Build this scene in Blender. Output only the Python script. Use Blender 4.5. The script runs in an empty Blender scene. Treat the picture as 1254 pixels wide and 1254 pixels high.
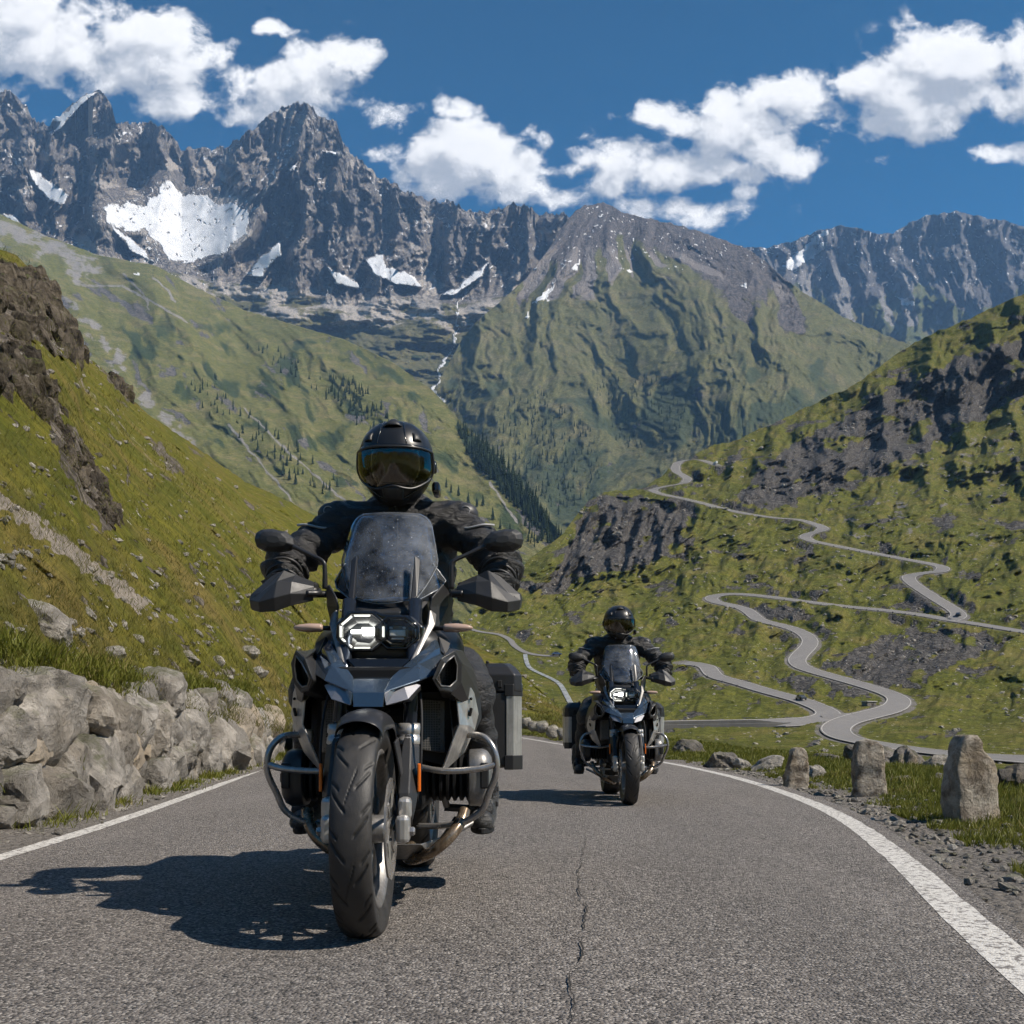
import bpy, bmesh, math, random
import numpy as np
from mathutils import Vector, Matrix
random.seed(7)
rng = np.random.default_rng(7)
R = math.radians
scene = bpy.context.scene
COL = scene.collection

# ------------------------------------------------------------------ camera
F_PX, CX, HY, CAMZ = 1219.0, 627.0, 895.0, 0.62
cam_d = bpy.data.cameras.new("camera")
cam = bpy.data.objects.new("camera", cam_d)
COL.objects.link(cam)
cam.location = (0, 0, CAMZ)
cam.rotation_euler = (R(90), 0, 0)
cam_d.sensor_width = 36
cam_d.lens = 36 * F_PX / 1254
cam_d.shift_y = (HY - 627) / 1254
cam_d.clip_start = 0.05
cam_d.clip_end = 60000
scene.camera = cam

# ------------------------------------------------------------------ light
SUN_EL, SUN_AZ = 47.0, -20.0          # azimuth measured from +X towards +Y
sd = (math.cos(R(SUN_EL)) * math.cos(R(SUN_AZ)), math.cos(R(SUN_EL)) * math.sin(R(SUN_AZ)), math.sin(R(SUN_EL)))
sun_d = bpy.data.lights.new("sun", 'SUN')
sun_d.energy = 5.0
sun_d.angle = R(0.53)
sun_d.color = (1.0, 0.91, 0.79)
sun = bpy.data.objects.new("sun", sun_d)
COL.objects.link(sun)
sun.rotation_euler = Vector(sd).to_track_quat('Z', 'Y').to_euler()
scene.view_settings.view_transform = 'Standard'
scene.view_settings.look = 'None'
scene.view_settings.exposure = 0.60
scene.view_settings.gamma = 1.0
scene.view_settings.use_curve_mapping = False
scene.cycles.max_bounces = 6
scene.cycles.diffuse_bounces = 2
scene.cycles.use_adaptive_sampling = True
scene.cycles.adaptive_threshold = 0.03
scene.cycles.adaptive_min_samples = 16
scene.cycles.glossy_bounces = 3
scene.cycles.transparent_max_bounces = 12
scene.cycles.transmission_bounces = 4
scene.cycles.volume_bounces = 0
scene.cycles.caustics_reflective = False
scene.cycles.caustics_refractive = False
scene.cycles.sample_clamp_indirect = 4.0
scene.cycles.use_denoising = True

class NB:
    """tiny node-graph builder"""
    def __init__(self, nt):
        self.nt = nt
        self.n = nt.nodes
        self.l = nt.links
    def node(self, t, **kw):
        nd = self.n.new(t)
        for k, v in kw.items():
            setattr(nd, k, v)
        return nd
    def set(self, sock, v):
        if v is None:
            return
        if isinstance(v, bpy.types.NodeSocket):
            self.l.new(v, sock)
        else:
            if sock.type in ('RGBA',) and hasattr(v, '__len__') and len(v) == 3:
                v = (*v, 1)
            sock.default_value = v
    def math(self, op, a, b=None, c=None, clamp=False):
        nd = self.node('ShaderNodeMath', operation=op, use_clamp=clamp)
        for i, v in enumerate((a, b, c)):
            self.set(nd.inputs[i], v)
        return nd.outputs[0]
    def vmath(self, op, a, b=None, s=None):
        nd = self.node('ShaderNodeVectorMath', operation=op)
        self.set(nd.inputs[0], a)
        self.set(nd.inputs[1], b)
        if s is not None:
            self.set(nd.inputs['Scale'], s)
        return nd.outputs[0]
    def mix(self, f, a, b, mode='MIX'):
        nd = self.node('ShaderNodeMix', data_type='RGBA', blend_type=mode)
        self.set(nd.inputs[0], f)
        self.set(nd.inputs[6], a)
        self.set(nd.inputs[7], b)
        return nd.outputs[2]
    def noise(self, vec, scale, detail=4, rough=0.55, dist=0.0, dims='3D'):
        nd = self.node('ShaderNodeTexNoise', noise_dimensions=dims)
        self.set(nd.inputs['Vector'], vec)
        nd.inputs['Scale'].default_value = scale
        nd.inputs['Detail'].default_value = detail
        nd.inputs['Roughness'].default_value = rough
        nd.inputs['Distortion'].default_value = dist
        return nd.outputs['Fac']
    def voro(self, vec, scale, feature='F1', out='Distance', rnd=1.0):
        nd = self.node('ShaderNodeTexVoronoi', feature=feature)
        self.set(nd.inputs['Vector'], vec)
        nd.inputs['Scale'].default_value = scale
        nd.inputs['Randomness'].default_value = rnd
        return nd.outputs[out]
    def ramp(self, f, lo, hi, a=0.0, b=1.0, smooth=True):
        nd = self.node('ShaderNodeMapRange', interpolation_type='SMOOTHSTEP' if smooth else 'LINEAR')
        self.set(nd.inputs[0], f)
        for i, v in enumerate((lo, hi, a, b)):
            self.set(nd.inputs[1 + i], v)
        return nd.outputs[0]
    def attr(self, name):
        return self.node('ShaderNodeAttribute', attribute_name=name).outputs['Fac']
    def pos(self):
        return self.node('ShaderNodeNewGeometry').outputs['Position']
    def obj(self):
        return self.node('ShaderNodeTexCoord').outputs['Object']
    def scale(self, vec, s):
        nd = self.node('ShaderNodeMapping')
        self.set(nd.inputs['Vector'], vec)
        nd.inputs['Scale'].default_value = s
        return nd.outputs[0]
    def bump(self, h, dist, strength=1.0, normal=None):
        nd = self.node('ShaderNodeBump')
        nd.inputs['Strength'].default_value = strength
        nd.inputs['Distance'].default_value = dist
        self.set(nd.inputs['Height'], h)
        if normal is not None:
            self.set(nd.inputs['Normal'], normal)
        return nd.outputs[0]

def new_mat(name):
    m = bpy.data.materials.new(name)
    m.use_nodes = True
    nb = NB(m.node_tree)
    nb.n.clear()
    out = nb.node('ShaderNodeOutputMaterial')
    p = nb.node('ShaderNodeBsdfPrincipled')
    nb.l.new(p.outputs[0], out.inputs[0])
    nb.p = p
    nb.out = out
    return m, nb

def hexc(h):
    h = h.lstrip('#')
    c = [int(h[i:i + 2], 16) / 255 for i in (0, 2, 4)]
    return tuple(x / 12.92 if x <= 0.04045 else ((x + 0.055) / 1.055) ** 2.4 for x in c)

# ------------------------------------------------------------------ sky with cumulus clouds
world = bpy.data.worlds.new("World")
scene.world = world
world.use_nodes = True
wb = NB(world.node_tree)
wb.n.clear()
wout = wb.node('ShaderNodeOutputWorld')
bg = wb.node('ShaderNodeBackground')
sky = wb.node('ShaderNodeTexSky', sky_type='NISHITA')
sky.sun_disc = False
sky.sun_elevation = R(SUN_EL)
sky.sun_rotation = R(90 - SUN_AZ)
sky.altitude = 2200
sky.air_density = 1.0
sky.dust_density = 0.15
sky.ozone_density = 2.2
SKY_STRENGTH = 0.10
tc = wb.node('ShaderNodeTexCoord').outputs['Generated']
sep = wb.node('ShaderNodeSeparateXYZ')
wb.l.new(tc, sep.inputs[0])
fwd = wb.math('MAXIMUM', wb.math('ABSOLUTE', sep.outputs[1]), 0.05)
U = wb.math('DIVIDE', sep.outputs[0], fwd)
V = wb.math('DIVIDE', sep.outputs[2], fwd)
# cloud banks: bearing and height of each bank, half width, half height, weight
BANKS = [(60, 60, 140, 45, 1.05), (150, 60, 110, 50, 1.0), (215, 130, 60, 36, .7), (10, 30, 90, 40, .9),
         (380, 105, 90, 42, .95), (425, 75, 50, 30, .8), (340, 135, 60, 28, .7), (470, 145, 45, 26, .7), (465, 188, 50, 20, .7),
         (570, 195, 75, 40, 1.0), (628, 236, 70, 24, .86), (545, 235, 60, 20, .7), (705, 212, 55, 17, .62),
         (820, 205, 105, 36, 1.0), (880, 150, 80, 42, 1.0), (945, 185, 55, 26, .85), (960, 118, 50, 34, .72), (840, 255, 85, 22, .8), (905, 235, 40, 18, .6),
         (1110, 125, 80, 46, 1.0), (1180, 90, 85, 52, 1.0), (1240, 120, 60, 40, .8), (1085, 195, 26, 11, .65), (1228, 188, 50, 17, .98),
         (330, 34, 30, 14, .58), (560, 133, 30, 16, .55), (735, 175, 28, 16, .48), (1330, 110, 120, 60, 1.0), (1360, 190, 100, 25, .8), (-120, 90, 160, 70, 1.0)]
def cloud_density(nb, du, dv):
    u = nb.math('ADD', U, du)
    v = nb.math('ADD', V, dv)
    cv = nb.node('ShaderNodeCombineXYZ')
    nb.set(cv.inputs[0], u)
    nb.set(cv.inputs[1], v)
    cvec = cv.outputs[0]
    env = None
    for (px, py, hw, hh, wgt) in BANKS:
        a = nb.math('MULTIPLY', nb.math('SUBTRACT', u, (px - CX) / F_PX), F_PX / hw)
        b = nb.math('MULTIPLY', nb.math('SUBTRACT', v, (HY - py) / F_PX), F_PX / hh)
        r2 = nb.math('ADD', nb.math('MULTIPLY', a, a), nb.math('MULTIPLY', b, b))
        g = nb.math('MULTIPLY', nb.math('POWER', 2.718, nb.math('MULTIPLY', r2, -0.62)), wgt)
        env = g if env is None else nb.math('MAXIMUM', env, g)
    n1 = nb.noise(nb.scale(cvec, (1, 1.25, 1)), 9.0, 7, 0.58, 0.25)
    n2 = nb.noise(nb.scale(cvec, (1, 1.2, 1)), 30.0, 4, 0.6, 0.3)
    w = nb.node('ShaderNodeTexVoronoi', feature='SMOOTH_F1')
    nb.set(w.inputs['Vector'], cvec)
    w.inputs['Scale'].default_value = 26.0
    w.inputs['Smoothness'].default_value = 0.6
    puff = nb.math('SUBTRACT', 0.55, w.outputs['Distance'])
    d = nb.math('ADD', env, nb.math('MULTIPLY', nb.math('SUBTRACT', n1, 0.5), 2.0))
    d = nb.math('ADD', d, nb.math('MULTIPLY', nb.math('SUBTRACT', n2, 0.5), 0.95))
    d = nb.math('ADD', d, nb.math('MULTIPLY', puff, 0.25))
    return d, env
D0, ENV0 = cloud_density(wb, 0.0, 0.0)
D1, _ = cloud_density(wb, 0.016, 0.026)
alpha = wb.ramp(D0, 0.38, 0.70)
alpha = wb.math('MULTIPLY', alpha, wb.ramp(ENV0, 0.10, 0.24))
alpha = wb.math('MULTIPLY', alpha, wb.ramp(sep.outputs[2], 0.06, 0.16))
lit = wb.ramp(wb.math('SUBTRACT', D0, D1), -0.30, 0.42)
thick = wb.ramp(D0, 0.6, 1.5)
ccol = wb.mix(lit, (3.3, 3.55, 4.0), (8.6, 8.5, 8.4))
ccol = wb.mix(wb.math('MULTIPLY', thick, 0.25), ccol, (5.2, 5.4, 5.8))
hsv = wb.node('ShaderNodeHueSaturation')
wb.l.new(sky.outputs[0], hsv.inputs['Color'])
hsv.inputs['Hue'].default_value = 0.49
hsv.inputs['Saturation'].default_value = 2.6
hsv.inputs['Value'].default_value = 0.66
grad = wb.ramp(sep.outputs[2], 0.34, 0.62, 1.22, 0.86, False)
skyc = wb.vmath('SCALE', hsv.outputs[0], s=grad)
fin = wb.mix(alpha, skyc, ccol)
bg2 = wb.node('ShaderNodeBackground')
wb.l.new(skyc, bg.inputs['Color'])
wb.l.new(fin, bg2.inputs['Color'])
for b_ in (bg, bg2):
    b_.inputs['Strength'].default_value = SKY_STRENGTH
# the cumulus field lies over the mountains ahead, the rest of the sky is clear
part = wb.math('MULTIPLY', wb.math('GREATER_THAN', sep.outputs[1], 0.3), wb.math('MULTIPLY', wb.math('GREATER_THAN', V, 0.44), wb.math('LESS_THAN', V, 0.86)))
part = wb.math('MULTIPLY', part, wb.math('LESS_THAN', wb.math('ABSOLUTE', U), 0.85))
mxs = wb.node('ShaderNodeMixShader')
wb.l.new(part, mxs.inputs[0])
wb.l.new(bg.outputs[0], mxs.inputs[1])
wb.l.new(bg2.outputs[0], mxs.inputs[2])
wb.l.new(mxs.outputs[0], wout.inputs[0])
world.cycles.sampling_method = 'NONE'


# ------------------------------------------------------------------ numpy helpers
_perm = np.random.default_rng(11).permutation(4096).astype(np.int64)
_ang = np.random.default_rng(12).random(4096) * 2 * np.pi
_gx, _gy = np.cos(_ang), np.sin(_ang)
def perlin(x, y, seed=0):
    x = np.asarray(x, float) + seed * 17.31
    y = np.asarray(y, float) + seed * 9.77
    xi = np.floor(x).astype(np.int64)
    yi = np.floor(y).astype(np.int64)
    xf, yf = x - xi, y - yi
    u = xf * xf * xf * (xf * (xf * 6 - 15) + 10)
    v = yf * yf * yf * (yf * (yf * 6 - 15) + 10)
    def g(a, b, dx, dy):
        h = _perm[(_perm[a & 4095] + b) & 4095]
        return _gx[h] * dx + _gy[h] * dy
    n00 = g(xi, yi, xf, yf)
    n10 = g(xi + 1, yi, xf - 1, yf)
    n01 = g(xi, yi + 1, xf, yf - 1)
    n11 = g(xi + 1, yi + 1, xf - 1, yf - 1)
    a = n00 + u * (n10 - n00)
    b = n01 + u * (n11 - n01)
    return 1.5 * (a + v * (b - a))
def fbm(x, y, oct=5, lac=2.03, gain=0.5, seed=0):
    s, a, t = 0, 1.0, 0
    for i in range(oct):
        s = s + a * perlin(x, y, seed + i * 3)
        t += a
        a *= gain
        x, y = x * lac, y * lac
    return s / t
def ridged(x, y, oct=5, lac=2.05, gain=0.5, seed=0):
    s, a, t, w = 0, 1.0, 0, 1.0
    for i in range(oct):
        n = 1 - np.abs(perlin(x, y, seed + i * 5))
        n = n * n * w
        w = np.clip(n * 1.6, 0, 1)
        s = s + a * n
        t += a
        a *= gain
        x, y = x * lac, y * lac
    return s / t
def sstep(x, a, b):
    t = np.clip((x - a) / (b - a), 0, 1)
    return t * t * (3 - 2 * t)
def curve(pts):
    xs = np.array([p[0] for p in pts], float)
    ys = np.array([p[1] for p in pts], float)
    return lambda x: np.interp(x, xs, ys)
def inpoly(x, y, poly):
    r = np.zeros(np.shape(x), bool)
    n = len(poly)
    for i in range(n):
        x1, y1 = poly[i]
        x2, y2 = poly[(i + 1) % n]
        if y1 == y2:
            continue
        c = ((y1 > y) != (y2 > y)) & (x < (x2 - x1) * (y - y1) / (y2 - y1) + x1)
        r ^= c
    return r
def polydist(x, y, pts):
    d = np.full(np.shape(x), 1e9)
    for (x1, y1), (x2, y2) in zip(pts[:-1], pts[1:]):
        dx, dy = x2 - x1, y2 - y1
        L = dx * dx + dy * dy + 1e-12
        t = np.clip(((x - x1) * dx + (y - y1) * dy) / L, 0, 1)
        d = np.minimum(d, np.hypot(x - x1 - t * dx, y - y1 - t * dy))
    return d
def P(px, py, d):
    return np.stack([(px - CX) / F_PX * d, d + 0 * px, CAMZ + (HY - py) / F_PX * d], -1)

def mesh_from(name, verts, faces, mat=None, smooth=True, attrs=None, parent=None):
    """verts (n,3) array, faces (m,3|4) array or list of such arrays"""
    if not isinstance(faces, list):
        faces = [faces]
    faces = [np.asarray(f, np.int32) for f in faces if len(f)]
    me = bpy.data.meshes.new(name)
    v = np.asarray(verts, np.float32)
    me.vertices.add(len(v))
    me.vertices.foreach_set('co', v.ravel())
    nl = sum(f.size for f in faces)
    nf = sum(len(f) for f in faces)
    me.loops.add(nl)
    me.polygons.add(nf)
    me.loops.foreach_set('vertex_index', np.concatenate([f.ravel() for f in faces]))
    tot = np.concatenate([np.full(len(f), f.shape[1], np.int32) for f in faces])
    st = np.concatenate([[0], np.cumsum(tot)[:-1]]).astype(np.int32)
    me.polygons.foreach_set('loop_start', st)
    me.polygons.foreach_set('loop_total', tot)
    me.polygons.foreach_set('use_smooth', np.full(nf, smooth, bool))
    for k, a in (attrs or {}).items():
        at = me.attributes.new(k, 'FLOAT', 'POINT')
        at.data.foreach_set('value', np.asarray(a, np.float32).ravel())
    me.update(calc_edges=True)
    me.validate()
    o = bpy.data.objects.new(name, me)
    COL.objects.link(o)
    if mat:
        for m_ in (mat if isinstance(mat, (list, tuple)) else [mat]):
            me.materials.append(m_)
    if parent:
        o.parent = parent
    return o
def grid_faces(nr, nc):
    i = np.arange(nr * nc).reshape(nr, nc)
    return np.stack([i[:-1, :-1], i[:-1, 1:], i[1:, 1:], i[1:, :-1]], -1).reshape(-1, 4)
def tag(o, label=None, cat=None, group=None, kind=None):
    if label: o['label'] = label
    if cat: o['category'] = cat
    if group: o['group'] = group
    if kind: o['kind'] = kind
    return o
def empty(name, loc=(0, 0, 0), rz=0.0, label=None, cat=None, group=None):
    o = bpy.data.objects.new(name, None)
    COL.objects.link(o)
    o.empty_display_size = 0.2
    o.location = loc
    o.rotation_euler = (0, 0, rz)
    tag(o, label, cat, group)
    return o
def copy_tree(o, parent=None):
    c = o.copy()
    COL.objects.link(c)
    c.parent = parent
    for ch in list(o.children):
        copy_tree(ch, c)
    return c
# ================================================================== TERRAIN
def terrain_mat(name, grass_a, grass_b, dry, rock_a, rock_b, dark, feat, bump_d, snow=True, streak=(1, 1, 1), stones=0.0, mott=0.5):
    """feat: size in metres of the finest mottling this slope shows"""
    m, nb = new_mat(name)
    pos = nb.pos()
    k = 1.0 / feat
    n_big = nb.noise(pos, k * 0.08, 5, 0.6)
    n_mid = nb.noise(nb.scale(pos, streak), k * 0.35, 6, 0.62, 0.4)
    n_fin = nb.noise(pos, k * 1.6, 4, 0.65)
    g = nb.mix(nb.ramp(n_mid, 0.35, 0.66), grass_a, grass_b)
    g = nb.mix(nb.math('MULTIPLY', nb.ramp(n_big, 0.45, 0.7), 0.75), g, dry)
    g = nb.mix(nb.math('MULTIPLY', nb.ramp(n_fin, 0.50, 0.80), mott), g, dark)
    grit = nb.noise(pos, k * 1.1, 9, 0.78, 0.3)
    g = nb.mix(1.0, g, nb.mix(nb.ramp(grit, 0.30, 0.70, smooth=False), (0.45, 0.46, 0.48), (1.6, 1.55, 1.5)), 'MULTIPLY')
    dark = nb.mix(1.0, dark, nb.mix(nb.ramp(grit, 0.30, 0.70, smooth=False), (0.5, 0.5, 0.5), (2.2, 2.2, 2.0)), 'MULTIPLY')
    crack = nb.voro(nb.scale(pos, (1, 1, 0.45)), k * 0.5, 'DISTANCE_TO_EDGE')
    rck = nb.mix(nb.ramp(nb.noise(nb.scale(pos, (1, 1, 0.35)), k * 0.5, 7, 0.68, 0.5), 0.33, 0.68), rock_a, rock_b)
    rck = nb.mix(nb.math('MULTIPLY', nb.ramp(crack, 0.0, 0.06, 1, 0), 0.4), rck, tuple(c * 0.35 for c in rock_a))
    rck = nb.mix(1.0, rck, nb.mix(nb.ramp(grit, 0.32, 0.68, smooth=False), (0.5, 0.5, 0.52), (1.5, 1.48, 1.45)), 'MULTIPLY')
    edge = nb.math('MULTIPLY', nb.math('SUBTRACT', nb.noise(pos, k * 0.16, 10, 0.74), 0.5), 1.5)
    def msk(nm, lo=0.4, hi=0.6):
        return nb.ramp(nb.math('ADD', nb.attr(nm), edge), lo, hi)
    c = nb.mix(nb.math('MULTIPLY', msk('shrub', .2, .85), .85), g, dark)
    mr = msk('rock')
    c = nb.mix(mr, c, rck)
    scree = nb.mix(nb.ramp(n_fin, 0.3, 0.7), tuple(x * 0.85 for x in rock_b), tuple(min(1, x * 1.5) for x in rock_b))
    c = nb.mix(msk('scree'), c, scree)
    if stones:
        v = nb.voro(pos, k * 0.9, 'F1')
        vc = nb.voro(pos, k * 0.9, 'F1', 'Color')
        sepc = nb.node('ShaderNodeSeparateColor')
        nb.l.new(vc, sepc.inputs[0])
        st = nb.math('MULTIPLY', nb.ramp(v, 0.16, 0.26, 1, 0), nb.math('GREATER_THAN', sepc.outputs[0], 1 - stones))
        c = nb.mix(st, c, (0.42, 0.40, 0.37))
    if snow:
        sn = nb.ramp(nb.math('ADD', nb.attr('snow'), nb.math('MULTIPLY', edge, 0.8)), 0.46, 0.54)
        c = nb.mix(sn, c, nb.mix(nb.ramp(nb.noise(pos, k * .12, 7, .7), .3, .7), (0.50, 0.51, 0.53), (0.70, 0.71, 0.73)))
        nb.set(nb.p.inputs['Base Color'], c)
    else:
        nb.set(nb.p.inputs['Base Color'], c)
    nb.p.inputs['Roughness'].default_value = 0.95
    nb.p.inputs['Specular IOR Level'].default_value = 0.12
    hk = nb.math('MULTIPLY', nb.attr('snow'), -.85)
    h = nb.math('ADD', nb.math('MULTIPLY', nb.noise(pos, k * 0.35, 9, 0.68), nb.math('ADD', hk, 1.0)), nb.math('MULTIPLY', nb.math('MULTIPLY', nb.ramp(crack, 0, 0.15), nb.math('MULTIPLY', mr, nb.math('SUBTRACT', 1.0, nb.attr('snow')))), 0.35))
    nb.set(nb.p.inputs['Normal'], nb.bump(h, bump_d, 1.0))
    return m

def grid_normals(Pt):
    du = np.gradient(Pt, axis=1)
    dv = np.gradient(Pt, axis=0)
    n = np.cross(du, dv)
    n /= np.linalg.norm(n, axis=-1, keepdims=True) + 1e-12
    s = np.sign(np.mean(n[..., 2]))
    return n * (s if s else 1)

def slope_sheet(name, mat, x0, x1, step, sil, bot, rows, depth, relief, masks, kind='structure', back=8, back_drop=0.35, jag=None, rowpow=1.0, zfix=None):
    """A hillside seen from the road: columns at bearings, rows up the slope; it carries on down the far side behind its crest."""
    xs = np.arange(x0, x1 + step, step, dtype=float)
    v = np.linspace(0, 1, rows) ** rowpow
    X, Vv = np.meshgrid(xs, v)
    S = sil(xs)
    if jag is not None:
        S = S + jag(xs)
    B = bot(xs)
    Y = B[None] + (S - B)[None] * Vv
    D = depth(X, Y, Vv)
    D = D + relief(X, Y, Vv, D)
    Pt = P(X, Y, D)
    if zfix is not None:
        Pt = zfix(X, Y, Pt)
    top = Pt[-1]
    dirv = top.copy()
    dirv[:, 2] = 0
    dist = np.linalg.norm(dirv, axis=1, keepdims=True)
    dirv /= dist
    ext = []
    for k in range(1, back + 1):
        q = top + dirv * dist * 0.03 * k
        q[:, 2] = top[:, 2] - dist[:, 0] * 0.03 * back_drop * k * (1 + 0.15 * k)
        ext.append(q)
    full = np.concatenate([Pt, np.array(ext)], 0) if back else Pt
    nrm = grid_normals(Pt)
    at = masks(X, Y, Vv, Pt, nrm)
    attrs = {}
    for k in ('rock', 'scree', 'snow', 'shrub'):
        a = at.get(k)
        a = np.zeros(X.shape) if a is None else np.clip(a, 0, 1)
        attrs[k] = np.concatenate([a, np.repeat(a[-1:], back, 0)], 0) if back else a
    o = mesh_from(name, full.reshape(-1, 3), grid_faces(full.shape[0], full.shape[1])[:, ::-1], mat, True, attrs)
    o['kind'] = kind
    return o, (X, Y, Pt, nrm)

STEP = 1.5
# ---- F: rocky range on the left, cirque with snow
silF = curve([(-400, 60), (-260, 150), (-150, 90), (-60, 130), (0, 113), (12, 110), (30, 128), (45, 150), (60, 150), (85, 130), (110, 113), (122, 110), (135, 122), (142, 150),
              (160, 152), (185, 150), (200, 155), (212, 165), (222, 182), (240, 180), (255, 182), (275, 180), (300, 165), (325, 145), (345, 132), (365, 125), (378, 127), (388, 138),
              (400, 145), (412, 148), (420, 170), (430, 190), (445, 198), (460, 212), (480, 222), (500, 235), (525, 243), (550, 245), (575, 258), (600, 258), (625, 250), (645, 252), (665, 262), (690, 262), (760, 290), (820, 340)])
baseF = curve([(-400, 330), (0, 290), (60, 300), (130, 315), (200, 330), (260, 345), (330, 350), (420, 372), (500, 365), (560, 372), (640, 360), (700, 345), (820, 380)])
rock_cool = ((0.055, 0.053, 0.056), (0.270, 0.245, 0.222))
mF = terrain_mat('rocky_range', (0.085, 0.085, 0.038), (0.115, 0.110, 0.055), (0.15, 0.13, 0.07), *rock_cool, (0.022, 0.034, 0.018), 9.0, 9.0, streak=(1, 1, 0.5), mott=0.3)
def depF(X, Y, V):
    b = baseF(X)
    S = silF(X)
    up = np.clip((b - Y) / (b - S), 0, 1)
    below = np.clip((Y - b) / 130, 0, 1.5)
    return 3150 + 620 * up ** 0.8 - 420 * below
def warpF(X, Y, k=1.0):
    wx = fbm(X / 70, Y / 70, 4, seed=3) * 26 * k
    wy = fbm(X / 70, Y / 70, 4, seed=9) * 26 * k
    return X + wx, Y + wy
SNOW_F = [[(125, 255), (150, 248), (180, 252), (196, 228), (206, 221), (224, 240), (246, 236), (262, 248), (290, 250), (308, 262), (300, 285), (276, 308), (246, 318), (212, 322), (196, 302), (178, 280), (158, 283), (132, 272)],
          [(34, 206), (50, 212), (62, 225), (84, 238), (78, 250), (60, 246), (40, 222)], [(2, 262), (14, 262), (36, 284), (58, 298), (40, 297)], [(44, 146), (80, 136), (104, 116), (120, 112), (98, 130), (74, 158), (62, 166), (74, 150)],
          [(398, 322), (410, 332), (438, 346), (440, 354), (412, 348)], [(446, 316), (470, 312), (474, 328), (498, 332), (518, 352), (484, 348), (458, 336)], [(540, 362), (560, 350), (600, 318), (590, 338), (556, 362)],
          [(315, 318), (342, 296), (345, 312), (318, 336), (306, 334)], [(300, 338), (330, 326), (322, 340)], [(395, 186), (418, 186), (414, 191)], [(350, 212), (366, 196), (360, 210)], [(130, 270), (170, 300), (190, 322), (160, 308)]]
def relF(X, Y, V, D):
    b = baseF(X)
    S = silF(X)
    up = np.clip((b - Y) / (b - S), 0, 1)
    rk = sstep(Y, b + 12, b - 12)
    wx, wy = warpF(X, Y)
    r1 = ridged(wx / 62 + wy / 400, wy / 190, 4, seed=1)
    r2 = ridged(wx / 19 + wy / 90, wy / 46, 4, seed=5)
    r3 = ridged(X / 7, Y / 11, 3, seed=8)
    sn = np.zeros(X.shape)
    for pl in SNOW_F:
        sn = np.maximum(sn, sstep(polydist(X, Y, pl + pl[:1]), 26, 4) if len(pl) > 8 else 0)
        sn = np.maximum(sn, inpoly(X, Y, pl).astype(float))
    rel = (-(r1 - 0.5) * 400 - (r2 - 0.5) * 150 * (1 - .9 * sn) - (r3 - 0.5) * 42 * (1 - .9 * sn)) * (1 - .92 * sn) - 130 * sn
    big = -150 * np.exp(-((X - 365) / 70) ** 2) - 130 * np.exp(-((X - 110) / 45) ** 2) + 220 * np.exp(-((X - 225) / 55) ** 2)
    soft = fbm(X / 60, Y / 25, 5, seed=21) * 140
    return (rel + big * .55) * rk * (0.35 + 0.65 * sstep(up, 0, 0.25)) + soft * (1 - rk)
STREAM_E = [(622, 300), (600, 330), (578, 350), (560, 372), (560, 395), (556, 425), (545, 440), (536, 455), (540, 468), (530, 474), (534, 485), (546, 492)]
def mskF(X, Y, V, Pt, n):
    b = baseF(X)
    wx, wy = X + fbm(X / 14, Y / 14, 4, seed=31) * 7, Y + fbm(X / 14, Y / 14, 4, seed=37) * 7
    rock = sstep(Y, b + 10, b - 8) + 0.0
    snow = np.zeros(X.shape)
    for pl in SNOW_F:
        snow = np.maximum(snow, inpoly(wx, wy, pl).astype(float))
    up = sstep(Y, b + 40, b - 40)
    snow = snow * sstep(ridged(X / 22 + Y / 60, Y / 26, 4, seed=44), .93, .80)
    sp = ridged(X / 16 + Y / 24, Y / 15, 4, seed=41)
    flat = n[..., 2]
    snow = np.maximum(snow, ((sp > 0.79) & (flat > 0.10) & (fbm(X / 60, Y / 60, 3, seed=43) > -0.04)).astype(float) * sstep(Y, 400, 330))
    under = sstep(Y, b - 24, b + 6) * (1 - sstep(Y, b + 20, b + 60)) * (0.55 + 0.9 * fbm(X / 40, Y / 16, 4, seed=51))
    under = np.maximum(under, sstep(fbm((X - Y * .5) / 50, Y / 30, 5, seed=53), 0.12, 0.3) * sstep(Y, b + 110, b + 10) * .75)
    snow = np.maximum(snow, (polydist(X + 5 * fbm(X / 9, Y / 9, 3, seed=45), Y, STREAM_E) < .9 + .8 * fbm(X / 8, Y / 8, 2, seed=46)).astype(float))
    return {'rock': rock, 'snow': snow, 'scree': np.clip(under, 0, .8), 'shrub': sstep(fbm(X / 24, Y / 13, 5, seed=57), 0.22, 0.36) * sstep(Y, b + 20, b + 60) * .8}
jagF = lambda xs: -6.0 * (ridged(xs / 15, xs * 0 + 3, 5, gain=0.65, seed=60) - 0.5) * 1.7 + 1.8 * fbm(xs / 3.4, xs * 0, 3, seed=61)
rocky_range, _ = slope_sheet('mountain_range', mF, -400, 820, STEP, silF, lambda x: np.full(x.shape, 500.0), 300, depF, relF, mskF, jag=jagF)

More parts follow.
